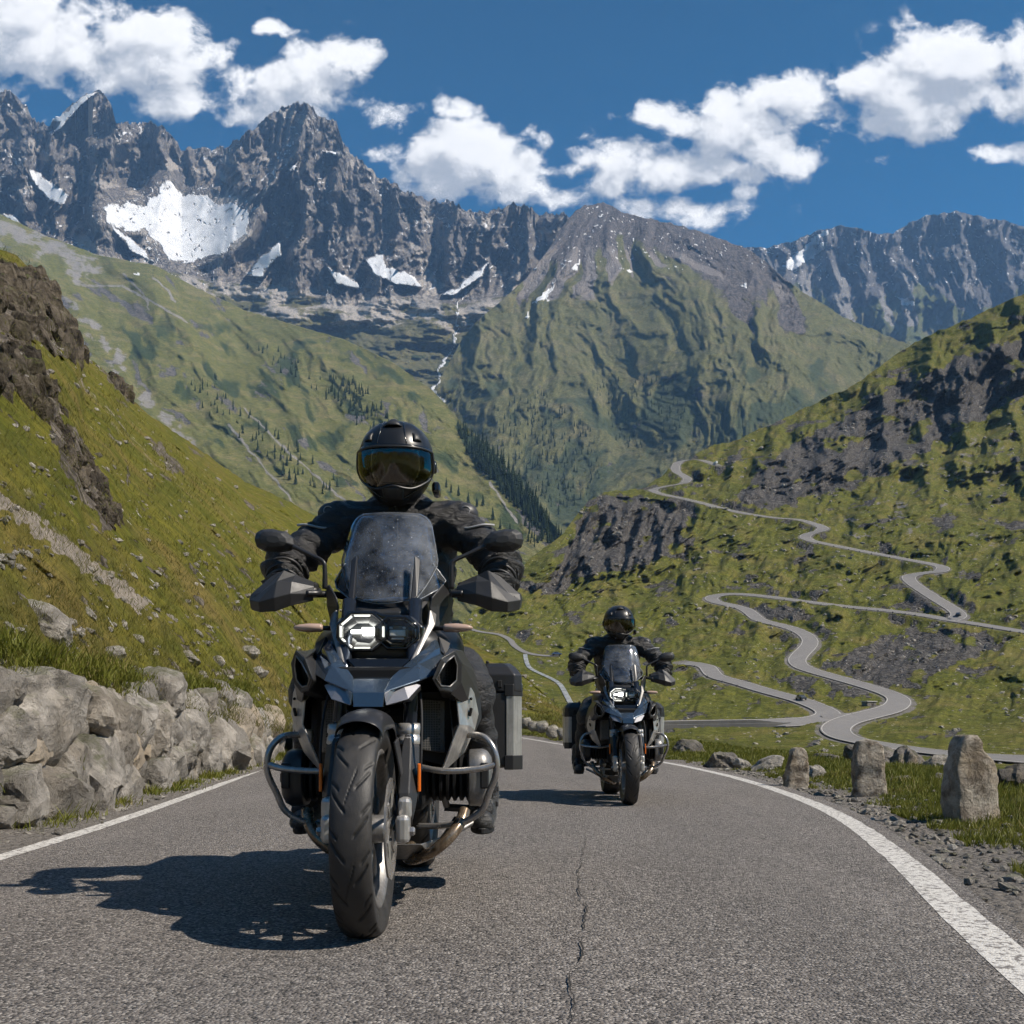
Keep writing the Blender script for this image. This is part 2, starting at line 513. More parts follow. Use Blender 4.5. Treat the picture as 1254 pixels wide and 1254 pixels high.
# ---- G: far ridge on the right
silG = curve([(780, 330), (880, 322), (915, 303), (940, 303), (970, 295), (1000, 283), (1030, 276), (1050, 278), (1075, 287), (1095, 285), (1110, 275), (1130, 265), (1150, 262), (1170, 258), (1200, 265), (1230, 270), (1254, 278), (1300, 270), (1400, 300), (1700, 260)])
mG = terrain_mat('far_ridge', (0.066, 0.080, 0.030), (0.10, 0.11, 0.045), (0.14, 0.12, 0.06), (0.058, 0.058, 0.066), (0.165, 0.155, 0.15), (0.022, 0.034, 0.018), 12.0, 10.0, mott=0.3)
def relG(X, Y, V, D):
    wx, wy = warpF(X, Y, 0.7)
    return -(ridged(wx / 44 - wy / 160, wy / 160, 5, seed=71) - .5) * 240 + fbm(wx / 60, wy / 60, 4, seed=74) * 200 - (ridged(wx / 13, wy / 34, 4, seed=73) - .5) * 100
SNOW_G = [[(958, 326), (985, 300), (1006, 284), (1018, 282), (992, 306), (986, 322), (968, 330)], [(915, 318), (918, 308), (922, 326)], [(1095, 362), (1106, 368), (1120, 366), (1122, 372), (1108, 374)], [(980, 312), (1010, 296), (1012, 302), (990, 318)], [(930, 303), (960, 299), (950, 304)]]
def mskG(X, Y, V, Pt, n):
    wx, wy = X + fbm(X / 12, Y / 12, 4, seed=81) * 7, Y + fbm(X / 12, Y / 12, 4, seed=82) * 7
    snow = np.zeros(X.shape)
    for pl in SNOW_G:
        snow = np.maximum(snow, inpoly(wx, wy, pl).astype(float))
    snow = np.maximum(snow, ((ridged(X / 15, Y / 15, 4, seed=84) > .83) & (Y < 350)).astype(float))
    gl = 365 + 25 * fbm(X / 50, Y / 50, 4, seed=85) + 18 * np.sin(X / 23)
    rock = sstep(Y, gl + 8, gl - 8)
    scr = sstep(ridged(wx / 40 - wy / 160, wy / 150, 4, seed=71), .5, .3) * sstep(Y, 310, 340) * .9
    return {'rock': rock, 'snow': snow, 'scree': scr * (Y < 400) * .75}
slope_sheet('mountain', mG, 780, 1700, STEP, silG, lambda x: np.full(x.shape, 470.0), 170,
            lambda X, Y, V: 4000 + 900 * V, relG, mskG, jag=lambda xs: -3.2 * (ridged(xs / 17, xs * 0 + 7, 4, gain=.6, seed=62) - .5) + 1.0 * fbm(xs / 4, xs * 0, 3, seed=63))

# ---- E: central green mountain with the dark summit
silE = curve([(420, 640), (470, 560), (505, 520), (530, 480), (548, 448), (566, 415), (585, 392), (610, 372), (645, 340), (672, 305), (690, 275), (705, 258), (715, 252), (740, 248), (760, 258), (780, 265), (800, 268), (830, 275), (860, 285), (890, 295), (915, 305),
              (940, 322), (965, 345), (1000, 368), (1040, 392), (1080, 408), (1120, 425), (1180, 450), (1300, 500)])
mE = terrain_mat('green_mountain', (0.088, 0.092, 0.038), (0.120, 0.120, 0.055), (0.155, 0.138, 0.075), (0.062, 0.058, 0.062), (0.165, 0.148, 0.138), (0.030, 0.042, 0.024), 6.0, 5.0, streak=(1, 1, .5), mott=0.3)
def coordE(X, Y):
    wx, wy = X + fbm(X / 90, Y / 90, 4, seed=91) * 30, Y + fbm(X / 90, Y / 90, 4, seed=92) * 30
    wx, wy = wx + fbm(X / 190, Y / 190, 3, seed=97) * 55, wy + fbm(X / 190, Y / 190, 3, seed=98) * 40
    a = np.arctan2(wx - 745, wy - 150)
    r = np.hypot(wx - 745, wy - 150)
    return a, r, wx, wy
def depE(X, Y, V):
    y = np.clip((Y - 248) / 470, 0, 1)
    d = 3300 - 1750 * y ** 0.75
    return d - 250 * np.exp(-((X - 880 - (Y - 300) * .25) / 120) ** 2) * sstep(Y, 260, 420) + 160 * sstep(X, 620, 520)
def relE(X, Y, V, D):
    a, r, wx, wy = coordE(X, Y)
    env = 0.35 + 0.65 * sstep(Y, 250, 330)
    r1 = ridged(a * 2.6, r / 300, 3, seed=93)
    r2 = ridged(wx / 46 + wy / 150, wy / 80, 5, gain=.55, seed=95)
    r3 = ridged(wx / 26 + wy / 80, wy / 30, 5, seed=96)
    return (-(r1 - .5) * 110 - (ridged(a * 9 + fbm(X / 40, Y / 40, 3, seed=100) * .5, r / 130, 4, seed=89) - .5) * 24 - (r2 - .5) * 34 - (r3 - .5) * 15 - (ridged(wx / 10, wy / 16, 4, seed=99) - .5) * 12) * env * np.clip(D / 2600, .5, 1.2)
SNOW_E = [[(650, 374), (664, 360), (682, 344), (672, 364)], [(640, 388), (648, 380), (646, 390)], [(700, 330), (712, 318), (708, 330)], [(765, 332), (775, 330), (772, 334)], [(905, 349), (914, 345), (912, 352)]]
def mskE(X, Y, V, Pt, n):
    a, r, wx, wy = coordE(X, Y)
    jx = fbm(X / 10, Y / 10, 4, seed=101) * 8
    snow = np.zeros(X.shape)
    for pl in SNOW_E:
        snow = np.maximum(snow, inpoly(X + jx, Y + jx * .6, pl).astype(float))
    snow = np.maximum(snow, ((ridged(X / 14 + Y / 20, Y / 14, 4, seed=103) > .85) & (Y < 330)).astype(float))
    snow = np.maximum(snow, (polydist(X + 5 * fbm(X / 9, Y / 9, 3, seed=45), Y, STREAM_E) < .9 + .8 * fbm(X / 8, Y / 8, 2, seed=46)).astype(float))
    rl = 322 + 34 * fbm(a * 6, r / 120, 4, seed=104) + 40 * sstep(ridged(a * 5.5, r / 200, 3, seed=105), .55, .3) - 30 * np.exp(-((X - 760) / 45) ** 2) + 40 * sstep(X, 820, 900) + 20 * sstep(X, 660, 620)
    rock = sstep(Y, rl + 22, rl - 22)
    cl = sstep(fbm(X / 30, Y / 22, 6, gain=.6, seed=106), .05, .40) * sstep(Y, 420, 480) * sstep(n[..., 2], .75, .5) * .75
    rock = np.maximum(rock, cl)
    scr = sstep(ridged(a * 5.5, r / 200, 3, seed=105), .5, .34) * sstep(Y, 285, 315) * (1 - sstep(Y, 350, 385)) * .85
    shrub = sstep(fbm(a * 7, r / 60, 5, seed=107) + .25 * sstep(Y, 420, 560) - .1 - .5 * (1 - sstep(Y, 400, 470)) + .3 * (0.55 - ridged(wx / 46 + wy / 150, wy / 80, 5, gain=.55, seed=95)), -.02, .42)
    return {'rock': rock, 'snow': snow, 'scree': scr, 'shrub': shrub}
_, GE = slope_sheet('mountain', mE, 420, 1300, STEP, silE, lambda x: np.full(x.shape, 740.0), 330, depE, relE, mskE,
            jag=lambda xs: (-3.0 * (ridged(xs / 16, xs * 0 + 5, 4, gain=.6, seed=64) - .5) + .9 * fbm(xs / 4, xs * 0, 3, seed=65)) * sstep(xs, 660, 700))

# ---- D: long green slope falling to the right into the valley
silD = curve([(-400, 180), (-200, 220), (0, 262), (60, 290), (120, 312), (160, 320), (190, 325), (240, 352), (300, 380), (360, 398), (420, 415), (480, 443), (530, 478), (560, 512), (600, 548), (640, 596), (680, 645), (720, 700), (790, 770)])
mD = terrain_mat('valley_slope', (0.092, 0.100, 0.030), (0.135, 0.135, 0.050), (0.190, 0.165, 0.08), (0.070, 0.068, 0.072), (0.175, 0.165, 0.155), (0.018, 0.032, 0.017), 3.6, 3.2, streak=(1, 1, .6), mott=0.35)
def coordD(X, Y):
    wx, wy = X + fbm(X / 80, Y / 80, 4, seed=111) * 22, Y + fbm(X / 80, Y / 80, 4, seed=112) * 22
    c, s = math.cos(R(42)), math.sin(R(42))
    return wx * c + wy * s, -wx * s + wy * c
def depD(X, Y, V):
    S = silD(X)
    top = np.interp(X, [-400, 0, 190, 300, 420, 530, 600, 680, 790], [2700, 2500, 2400, 2250, 2000, 1650, 1350, 1050, 800])
    return 1 / (1 / top + (1 / 760 - 1 / top) * np.clip((Y - S) / (760 - S), 0, 1) ** 1.15)
def relD(X, Y, V, D):
    al, ac = coordD(X, Y)
    r1 = ridged(ac / 120, al / 300, 3, seed=113)
    r2 = ridged(ac / 30, al / 150, 5, seed=115)
    r3 = fbm(ac / 9, al / 22, 4, seed=117)
    r4 = fbm(ac / 60, al / 110, 4, seed=118)
    return (-(r1 - .5) * 60 - (r2 - .5) * 22 + r3 * 8 + r4 * 60) * D / 1500 * (0.3 + 0.7 * sstep(V, 1, .93))
def mskD(X, Y, V, Pt, n):
    al, ac = coordD(X, Y)
    S = silD(X)
    r2 = ridged(ac / 30, al / 150, 5, seed=115)
    rock = sstep(fbm(ac / 22, al / 60, 6, gain=.6, seed=121) + .22 * (.5 - r2), .10, .42) * .85
    g = polydist(X + fbm(X / 20, Y / 20, 4, seed=123) * 14, Y, [(82, 372), (110, 400), (140, 430), (150, 460), (190, 500), (232, 545)])
    scr = sstep(g, 20, 2) * .62 * sstep(fbm(X / 14, Y / 14, 4, seed=125), -.35, .1)
    scr = np.maximum(scr, sstep(polydist(X, Y, [(-60, 250), (0, 280), (60, 300), (110, 330)]) + 34 * fbm(X / 24, Y / 14, 5, seed=128), 28, 2) * .62)
    for pl in ([(150, 335), (175, 360), (182, 380)], [(190, 340), (215, 370)], [(100, 350), (150, 350), (230, 395)], [(300, 500), (360, 560), (430, 620)], [(280, 520), (330, 580), (380, 640)], [(600, 590), (632, 640)]):
        scr = np.maximum(scr, sstep(polydist(X + 6 * fbm(X / 18, Y / 18, 3, seed=127), Y, pl), 2.2, .7) * .75)
    band = np.exp(-(((Y - 470) - (X - 330) * .55) / 70) ** 2)
    shrub = sstep(fbm(ac / 26, al / 48, 5, seed=131) + .20 * band + .16 * (.5 - r2), .12, .50) * sstep(Y, 360, 420) * .85
    wood = inpoly(X, Y, [(556, 520), (600, 545), (640, 592), (672, 640), (660, 650), (620, 605), (575, 560)]).astype(float)
    snow = inpoly(X, Y, [(160, 336), (170, 334), (171, 338)]).astype(float)
    return {'rock': rock, 'scree': scr, 'shrub': np.maximum(shrub, wood), 'snow': snow}
valley_slope, GD = slope_sheet('valley_slope', mD, -400, 790, STEP, silD, lambda x: np.full(x.shape, 850.0), 330, depD, relD, mskD,
            jag=lambda xs: 1.4 * fbm(xs / 14, xs * 0, 4, seed=66), back_drop=.5)

# ---- C: hillside on the right with the switchback road
silC = curve([(480, 830), (560, 770), (600, 725), (640, 692), (665, 672), (690, 652), (703, 635), (720, 614), (740, 603), (790, 597), (815, 580), (826, 566), (850, 556), (875, 545), (905, 538), (930, 525), (970, 508), (1000, 492), (1050, 470), (1100, 432), (1130, 415), (1150, 405), (1190, 388), (1254, 360), (1330, 320), (1500, 250), (1700, 180)])
depC0 = curve([(100, 1150), (250, 960), (360, 850), (450, 775), (500, 725), (540, 680), (570, 620), (600, 570), (650, 490), (700, 430), (760, 360), (800, 310), (850, 245), (880, 205), (900, 170), (930, 110), (960, 56), (985, 34), (1040, 20)])
def depC(X, Y, V):
    return depC0(Y) * (1 - .00034 * np.clip(X - 1000, -250, 700) * sstep(Y, 960, 800))
ROADS_C = {
 'main': [(878, 570), (862, 564), (849, 563), (836, 564.5), (829, 568), (827.5, 577), (838, 583), (842, 587), (836, 592), (818, 595), (803, 598.5), (800, 601), (812, 605.5), (852, 614), (895, 625.5), (946, 634), (975, 636), (992, 640), (1008, 646), (1004, 650), (992, 653.5), (986, 657), (990, 661), (1006, 665), (1051, 674), (1109, 685), (1146, 692), (1155, 696), (1150, 700), (1133, 701.6), (1116, 705), (1113, 709), (1121, 717), (1150, 735.7), (1170, 748), (1174, 755), (1164, 759), (1150, 757), (1128, 753), (1088, 748), (1027, 742), (965, 734), (924, 729), (896, 727.5), (878, 729.5), (871, 733), (876, 737), (891.6, 740.6), (912, 746), (922, 753), (932, 760), (965, 768), (984, 776), (992, 784), (990, 792), (981, 801), (976, 809), (981, 816), (996, 822), (1039, 834), (1076, 845), (1096, 853), (1101, 860), (1090, 869), (1051, 879), (1033, 885), (1024, 892), (1027, 899), (1043, 905.7), (1088, 914), (1150, 922), (1254, 930), (1420, 936)],
 'right': [(1166, 760), (1200, 765), (1254, 774), (1330, 785), (1450, 800)],
 'low': [(838, 812), (855, 814), (866, 817), (870, 822), (878, 829), (904, 836), (936.7, 846), (977.7, 857), (1002, 866), (1014, 873), (1010, 879), (988, 883.5), (945, 886), (890, 887), (830, 888), (780, 889)],
 'link': [(1008, 880), (1030, 879.5), (1053, 878)]}
VALLEY_ROAD = [(575, 770), (589, 774), (611, 777), (625, 784), (629, 790), (643, 799), (665, 803), (684, 803)]
STREAM_C = [(643, 801), (645, 811), (650, 819), (669, 828), (685, 837), (694, 852), (703, 868), (716, 884)]
TILT = 0.30
def smooth_pl(pts, n=10):
    pts = np.array(pts, float)
    out = []
    p = np.vstack([2 * pts[0] - pts[1], pts, 2 * pts[-1] - pts[-2]])
    for i in range(1, len(p) - 2):
        t = np.linspace(0, 1, n, endpoint=False)[:, None]
        a, b, c, d = p[i - 1], p[i], p[i + 1], p[i + 2]
        out.append(.5 * (2 * b + (c - a) * t + (2 * a - 5 * b + 4 * c - d) * t * t + (3 * b - a - 3 * c + d) * t ** 3))
    out.append(p[-2][None])
    return np.vstack(out)
def relC_raw(X, Y, D):
    al = X * .82 - Y * .57
    ac = X * .57 + Y * .82
    wx, wy = al + fbm(X / 60, Y / 60, 4, seed=141) * 18, ac + fbm(X / 60, Y / 60, 4, seed=142) * 18
    up = sstep(Y, 640, 560) * sstep(X, 800, 900)
    r = -(ridged(wx / 150, wy / 60, 4, seed=143) - .5) * 17 - (ridged(wx / 44, wy / 22, 5, seed=144) - .5) * 5 + fbm(wx / 85, wy / 30, 5, seed=148) * 16 + fbm(wx / 28, wy / 9, 5, gain=.6, seed=149) * 5.5 + fbm(wx / 9, wy / 7, 3, seed=145) * 1.6
    r = r - up * (ridged(X / 70 + Y / 300, Y / 120, 4, seed=146) - .5) * 42
    cl = inpoly(X, Y, [(640, 725), (690, 690), (703, 645), (735, 607), (800, 612), (862, 622), (850, 655), (790, 695), (720, 712)])
    r = r - cl * (ridged(X / 22 + Y / 60, Y / 50, 4, seed=147) - .5) * 26
    return r * np.clip(D / 420, .05, 1.3)
def relC(X, Y, V, D):
    return relC_raw(X, Y, D) * (.35 + .65 * sstep(V, 1, .94))
road_pts = {k: smooth_pl(v, 8) for k, v in ROADS_C.items()}
road_pts['valley'] = smooth_pl(VALLEY_ROAD, 8)
road_pts['stream'] = smooth_pl(STREAM_C, 8)
def road_world(pl):
    d = depC(pl[:, 0], pl[:, 1], None)
    w = P(pl[:, 0], pl[:, 1], d)
    for _ in range(6):                      # even gradients
        w[1:-1] = .5 * w[1:-1] + .25 * (w[:-2] + w[2:])
    return w
road_w = {k: road_world(v) for k, v in road_pts.items()}
RC = np.vstack(list(road_w.values()))
def near_road(Pt):
    flat = Pt.reshape(-1, 3)
    best = np.full(len(flat), 1e9)
    zr = np.zeros(len(flat))
    side = np.zeros(len(flat))
    for k, w in road_w.items():
        for a, b in zip(w[:-1], w[1:]):
            cx, cy = .5 * (a[0] + b[0]), .5 * (a[1] + b[1])
            m = np.nonzero((np.abs(flat[:, 0] - cx) < 24) & (np.abs(flat[:, 1] - cy) < 24))[0]
            if not len(m):
                continue
            ab = b - a
            L = ab[0] ** 2 + ab[1] ** 2 + 1e-9
            t = np.clip(((flat[m, 0] - a[0]) * ab[0] + (flat[m, 1] - a[1]) * ab[1]) / L, 0, 1)
            d = np.hypot(flat[m, 0] - a[0] - t * ab[0], flat[m, 1] - a[1] - t * ab[1])
            z = a[2] + t * ab[2] + TILT * (flat[m, 1] - (a[1] + t * ab[1]))
            u = d < best[m]
            mm = m[u]
            best[mm] = d[u]
            zr[mm] = z[u]
    return best.reshape(Pt.shape[:2]), zr.reshape(Pt.shape[:2])
RW = 3.1
STATE = {}
def zfixC(X, Y, Pt):
    d, zr = near_road(Pt)
    dz = Pt[..., 2] - zr
    k = sstep(d, 8.0, RW + 0.9)
    Pn = Pt.copy()
    Pn[..., 2] = Pt[..., 2] * (1 - k) + (zr - 0.12) * k
    STATE['d'] = d
    STATE['dz'] = dz
    return Pn
CUT = [[(1005, 812), (1040, 800), (1080, 782), (1120, 772), (1170, 770), (1240, 784), (1215, 797), (1160, 818), (1125, 846), (1090, 842), (1045, 828)], [(1080, 745), (1120, 730), (1150, 742), (1152, 752), (1100, 748)],
       [(900, 738), (960, 742), (1000, 752), (990, 760), (940, 752)], [(940, 825), (990, 830), (1060, 846), (1060, 856), (980, 848)]]
def mskC(X, Y, V, Pt, n):
    d, dz = STATE['d'], STATE['dz']
    jx, jy = fbm(X / 26, Y / 20, 5, seed=151) * 22, fbm(X / 26, Y / 20, 5, seed=152) * 18
    wx, wy = X + jx, Y + jy
    rock = np.zeros(X.shape)
    for pl in CUT + [[(640, 725), (690, 690), (703, 645), (735, 607), (800, 612), (862, 622), (850, 655), (790, 695), (720, 712)], [(900, 615), (935, 560), (1000, 530), (1080, 480), (1160, 440), (1300, 400), (1500, 300), (1500, 560), (1254, 480), (1150, 545), (1060, 590), (960, 622)]]:
        rock = np.maximum(rock, inpoly(wx, wy, pl).astype(float) * .85)
    rock *= sstep(fbm(X / 40, Y / 24, 5, seed=153), -.42, -.12)
    patches = sstep(fbm(X / 46 + Y / 60, Y / 20, 7, gain=.6, seed=154), .10, .38) * .8 * sstep(Y, 945, 900)
    rock = np.maximum(rock, patches)
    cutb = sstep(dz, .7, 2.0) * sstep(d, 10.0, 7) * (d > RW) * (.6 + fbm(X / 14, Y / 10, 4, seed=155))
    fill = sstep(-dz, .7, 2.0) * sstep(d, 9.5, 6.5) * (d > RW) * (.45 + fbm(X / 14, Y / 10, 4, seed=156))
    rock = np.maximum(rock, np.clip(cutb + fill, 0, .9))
    verge = sstep(d, RW + 1.4, RW + .4) * .62 * (X > 770)
    scr = np.zeros(X.shape)
    for pl in ([(1010, 645), (1080, 600), (1150, 560), (1254, 500), (1400, 440), (1400, 560), (1254, 590), (1140, 640), (1060, 668)], [(1120, 700), (1170, 660), (1254, 610), (1400, 560), (1400, 640), (1254, 660), (1180, 720)], [(950, 720), (1000, 700), (1060, 690), (1050, 715), (970, 728)]):
        scr = np.maximum(scr, inpoly(wx, wy, pl) * sstep(fbm(X / 22 + Y / 40, Y / 10, 6, gain=.65, seed=157), -.10, .45) * .62)
    scr = np.maximum(scr, verge)
    shrub = sstep(fbm(X / 30 - Y / 60, Y / 13, 6, gain=.6, seed=158), .06, .42) * .45
    return {'rock': rock * (d > RW + .4), 'scree': scr, 'shrub': shrub * (d > RW + 2)}
mC = terrain_mat('switchback_hillside', (0.060, 0.070, 0.012), (0.116, 0.118, 0.023), (0.150, 0.128, 0.042), (0.036, 0.034, 0.032), (0.130, 0.122, 0.114), (0.018, 0.023, 0.008), 1.1, 1.0, snow=False, streak=(1, 1, .8), stones=0.10, mott=0.3)  # rock tones darkened to paint a shaded look onto the road cuts
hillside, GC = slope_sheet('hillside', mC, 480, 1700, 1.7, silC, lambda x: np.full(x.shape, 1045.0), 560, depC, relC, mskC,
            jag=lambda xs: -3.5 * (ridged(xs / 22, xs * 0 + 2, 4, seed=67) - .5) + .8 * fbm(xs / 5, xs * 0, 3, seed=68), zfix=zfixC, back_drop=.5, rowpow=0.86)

# ---- ground far below everything, out to the horizon
m, nb = new_mat('valley_ground')
nb.set(nb.p.inputs['Base Color'], nb.mix(nb.ramp(nb.noise(nb.pos(), 0.02, 8, .6), .35, .65), (0.06, 0.08, 0.02), (0.12, 0.12, 0.05)))
nb.p.inputs['Roughness'].default_value = 1
a = np.linspace(0, 2 * np.pi, 97)[:-1]
rr = [0.0] + list(np.geomspace(30, 9000, 14))
vv = [(0, 0, -4.0)]
for r_ in rr[1:]:
    for t in a:
        vv.append((r_ * math.cos(t), r_ * math.sin(t), -4.0 - .01 * r_))
ff3 = [(0, 1 + i, 1 + (i + 1) % 96) for i in range(96)]
ff4 = [(1 + k * 96 + i, 1 + k * 96 + 96 * 1 + i, 1 + (k + 1) * 96 + (i + 1) % 96, 1 + k * 96 + (i + 1) % 96) for k in range(len(rr) - 2) for i in range(96)]
mesh_from('ground', vv, [np.array(ff3), np.array(ff4)], m, True)['kind'] = 'structure'

# ---- the roads of the switchbacks
m_far_road, nb = new_mat('far_asphalt')
nb.set(nb.p.inputs['Base Color'], nb.mix(nb.noise(nb.pos(), .35, 6, .6), (0.135, 0.128, 0.125), (0.21, 0.20, 0.19)))
nb.p.inputs['Roughness'].default_value = .9
m_mark, nb = new_mat('road_marking')
nb.set(nb.p.inputs['Base Color'], (0.45, 0.43, 0.40))
nb.p.inputs['Roughness'].default_value = .8
def ribbon(name, w, half, lift, mat, off=0.0, parent=None):
    t = np.gradient(w[:, :2], axis=0)
    t /= np.linalg.norm(t, axis=1, keepdims=True) + 1e-9
    for _ in range(3):
        t[1:-1] = .5 * t[1:-1] + .25 * (t[:-2] + t[2:])
    n = np.stack([-t[:, 1], t[:, 0]], 1)
    n /= np.linalg.norm(n, axis=1, keepdims=True) + 1e-9
    vs = []
    for s in (-half, 0, half):
        q = w[:, :2] + n * (s + off)
        z = w[:, 2] + TILT * (q[:, 1] - w[:, 1]) + lift
        vs.append(np.column_stack([q, z]))
    V = np.array(vs)
    o = mesh_from(name, V.reshape(-1, 3), grid_faces(3, len(w)), mat, True, parent=parent)
    return o
for k, w in road_w.items():
    if k == 'stream': continue
    o = ribbon('road', w, RW - .35 if k != 'valley' else 1.1, .10 + {'link': .03, 'right': .05, 'low': .02}.get(k, 0), m_far_road)
    o['kind'] = 'structure'
    if k in ('main', 'low'):
        for s in (-1, 1):
            ribbon('edge_line', w, .075, .15, m_mark, s * (RW - .62), parent=o)
m_water, nb = new_mat('stream_water')
nb.set(nb.p.inputs['Base Color'], nb.mix(nb.ramp(nb.noise(nb.pos(), .6, 6, .7), .4, .6), (0.14, 0.15, 0.15), (0.40, 0.41, 0.41)))
nb.p.inputs['Roughness'].default_value = .35
sw = road_w['stream']
for i, q in enumerate(sw):
    pass
o = ribbon('stream', sw, .7, .05, m_water)
o['kind'] = 'structure'
tE = smooth_pl(STREAM_E, 8)

# ---- unseen slopes behind the photographer, added to give dark green reflections
th = np.linspace(R(165), R(375), 160)
rr = np.geomspace(140, 4200, 60)
TH, RR = np.meshgrid(th, rr)
Xh, Yh = RR * np.cos(TH), RR * np.sin(TH) - 30
Zh = -8 + 900 * sstep(RR, 160, 3600) * (.75 + .5 * fbm(TH * 2.2, RR / 1500, 4, seed=190)) + RR * .05 * fbm(Xh / 260, Yh / 260, 5, seed=191) * sstep(RR, 140, 500)
mh = terrain_mat('hills_behind', (0.078, 0.092, 0.020), (0.125, 0.130, 0.035), (0.17, 0.15, 0.06), (0.07, 0.066, 0.062), (0.18, 0.17, 0.16), (0.024, 0.034, 0.014), 4.0, 2.0, snow=False)
hz = sstep(fbm(Xh / 300, Yh / 300, 5, seed=192) + (Zh - 420) / 700, .1, .3)
o = mesh_from('hills', np.stack([Xh, Yh, Zh], -1).reshape(-1, 3), grid_faces(60, 160), mh, True, {'rock': hz.ravel(), 'scree': hz.ravel() * 0, 'snow': hz.ravel() * 0, 'shrub': hz.ravel() * 0})
o['kind'] = 'structure'
# ---- the air between here and the far ridges
m = bpy.data.materials.new('mountain_air')
m.use_nodes = True
nb = NB(m.node_tree)
nb.n.clear()
o_ = nb.node('ShaderNodeOutputMaterial')
pv = nb.node('ShaderNodeVolumePrincipled')
pv.inputs['Color'].default_value = (0.30, 0.56, 1.0, 1)
pv.inputs['Density'].default_value = 7.2e-5
pv.inputs['Anisotropy'].default_value = 0.0
nb.l.new(pv.outputs[0], o_.inputs['Volume'])
hx, y0, y1, z0, z1 = 5600, -3000, 5900, -100, 2750
vv = [(x, y, z) for z in (z0, z1) for y in (y0, y1) for x in (-hx, hx)]
haze = mesh_from('haze', vv, np.array([(0, 2, 3, 1), (4, 5, 7, 6), (0, 1, 5, 4), (2, 6, 7, 3), (0, 4, 6, 2), (1, 3, 7, 5)]), m, False)
haze['kind'] = 'stuff'
# ================================================================== THE ROAD HERE, ITS VERGES, THE WALL
def road_z(d):
    return np.where(np.asarray(d) > 16, .0009 * (np.asarray(d, float) - 16) ** 2, 0.0)
ST_L = [(-2.0, -8), (-1.95, -4), (-2.05, -1), (-2.3, 2), (-2.51, 4.88), (-2.73, 7), (-3.07, 9.45), (-3.59, 13), (-4.05, 16), (-4.8, 20), (-6.2, 25.5), (-8.2, 31), (-10.8, 35.5), (-15, 39.5), (-22, 43)]
ST_R = [(-1.2, -8), (.05, -4), (.75, -1), (1.2, 2), (1.89, 4.87), (2.34, 7), (2.66, 9.3), (2.92, 12.5), (3.01, 15.5), (2.95, 19), (2.4, 25), (1.4, 31.5), (-.6, 39), (-5, 47), (-14, 54)]
SL, SR = smooth_pl(ST_L, 14), smooth_pl(ST_R, 14)
def cross(u, lift=0.0):
    """a line along the road: u = 0 left edge line, u = 1 right edge line"""
    q = SL * (1 - u) + SR * u
    return np.column_stack([q, road_z(q[:, 1]) + lift])
m_asph, nb = new_mat('asphalt')
pos = nb.pos()
agg = nb.voro(pos, 115, 'F1', 'Color')
sepc = nb.node('ShaderNodeSeparateColor'); nb.l.new(agg, sepc.inputs[0])
fine = nb.noise(pos, 95, 3, .7)
tone = nb.noise(nb.scale(pos, (1.6, .35, 1)), 1.1, 5, .6)
c = nb.mix(nb.ramp(tone, .3, .7), (0.124, 0.111, 0.102), (0.176, 0.158, 0.145))
c = nb.mix(nb.ramp(sepc.outputs[0], .45, 1.0), c, (0.36, 0.33, 0.30))
c = nb.mix(nb.ramp(sepc.outputs[1], .62, 1.0), c, (0.045, 0.043, 0.042))
c = nb.mix(nb.math('MULTIPLY', nb.ramp(nb.noise(pos, 3.2, 6, .65), .58, .72), .25), c, (0.07, 0.066, 0.063))
sx_ = nb.node('ShaderNodeSeparateXYZ'); nb.l.new(pos, sx_.inputs[0])
trk = nb.math('ADD', nb.math('POWER', 2.718, nb.math('MULTIPLY', nb.math('POWER', nb.math('DIVIDE', nb.math('ADD', sx_.outputs[0], .55), .28), 2), -1)), nb.math('POWER', 2.718, nb.math('MULTIPLY', nb.math('POWER', nb.math('DIVIDE', nb.math('SUBTRACT', sx_.outputs[0], 1.0), .28), 2), -1)))
c = nb.mix(nb.math('MULTIPLY', trk, .16), c, (0.085, 0.08, 0.076))
c = nb.mix(nb.math('MULTIPLY', nb.ramp(nb.noise(nb.scale(pos, (1, .5, 1)), .55, 7, .7), .55, .68), .28), c, (0.24, 0.22, 0.20))
nb.set(nb.p.inputs['Base Color'], c)
nb.p.inputs['Roughness'].default_value = .82
nb.p.inputs['Specular IOR Level'].default_value = .3
h = nb.math('ADD', nb.math('MULTIPLY', nb.voro(pos, 115, 'F1'), -1.0), nb.noise(pos, 45, 5, .75))
nb.set(nb.p.inputs['Normal'], nb.bump(h, .008, 1.0))
us = [-.10, -.06, 0, .25, .5, .75, 1.0, 1.035]
G_ = np.array([cross(u, .012 * (1 - (2 * min(max(u, 0), 1) - 1) ** 2)) for u in us])
G_[0][:, 2] -= .02
o = mesh_from('road', G_.reshape(-1, 3), grid_faces(*G_.shape[:2]), m_asph, True)
o['kind'] = 'structure'

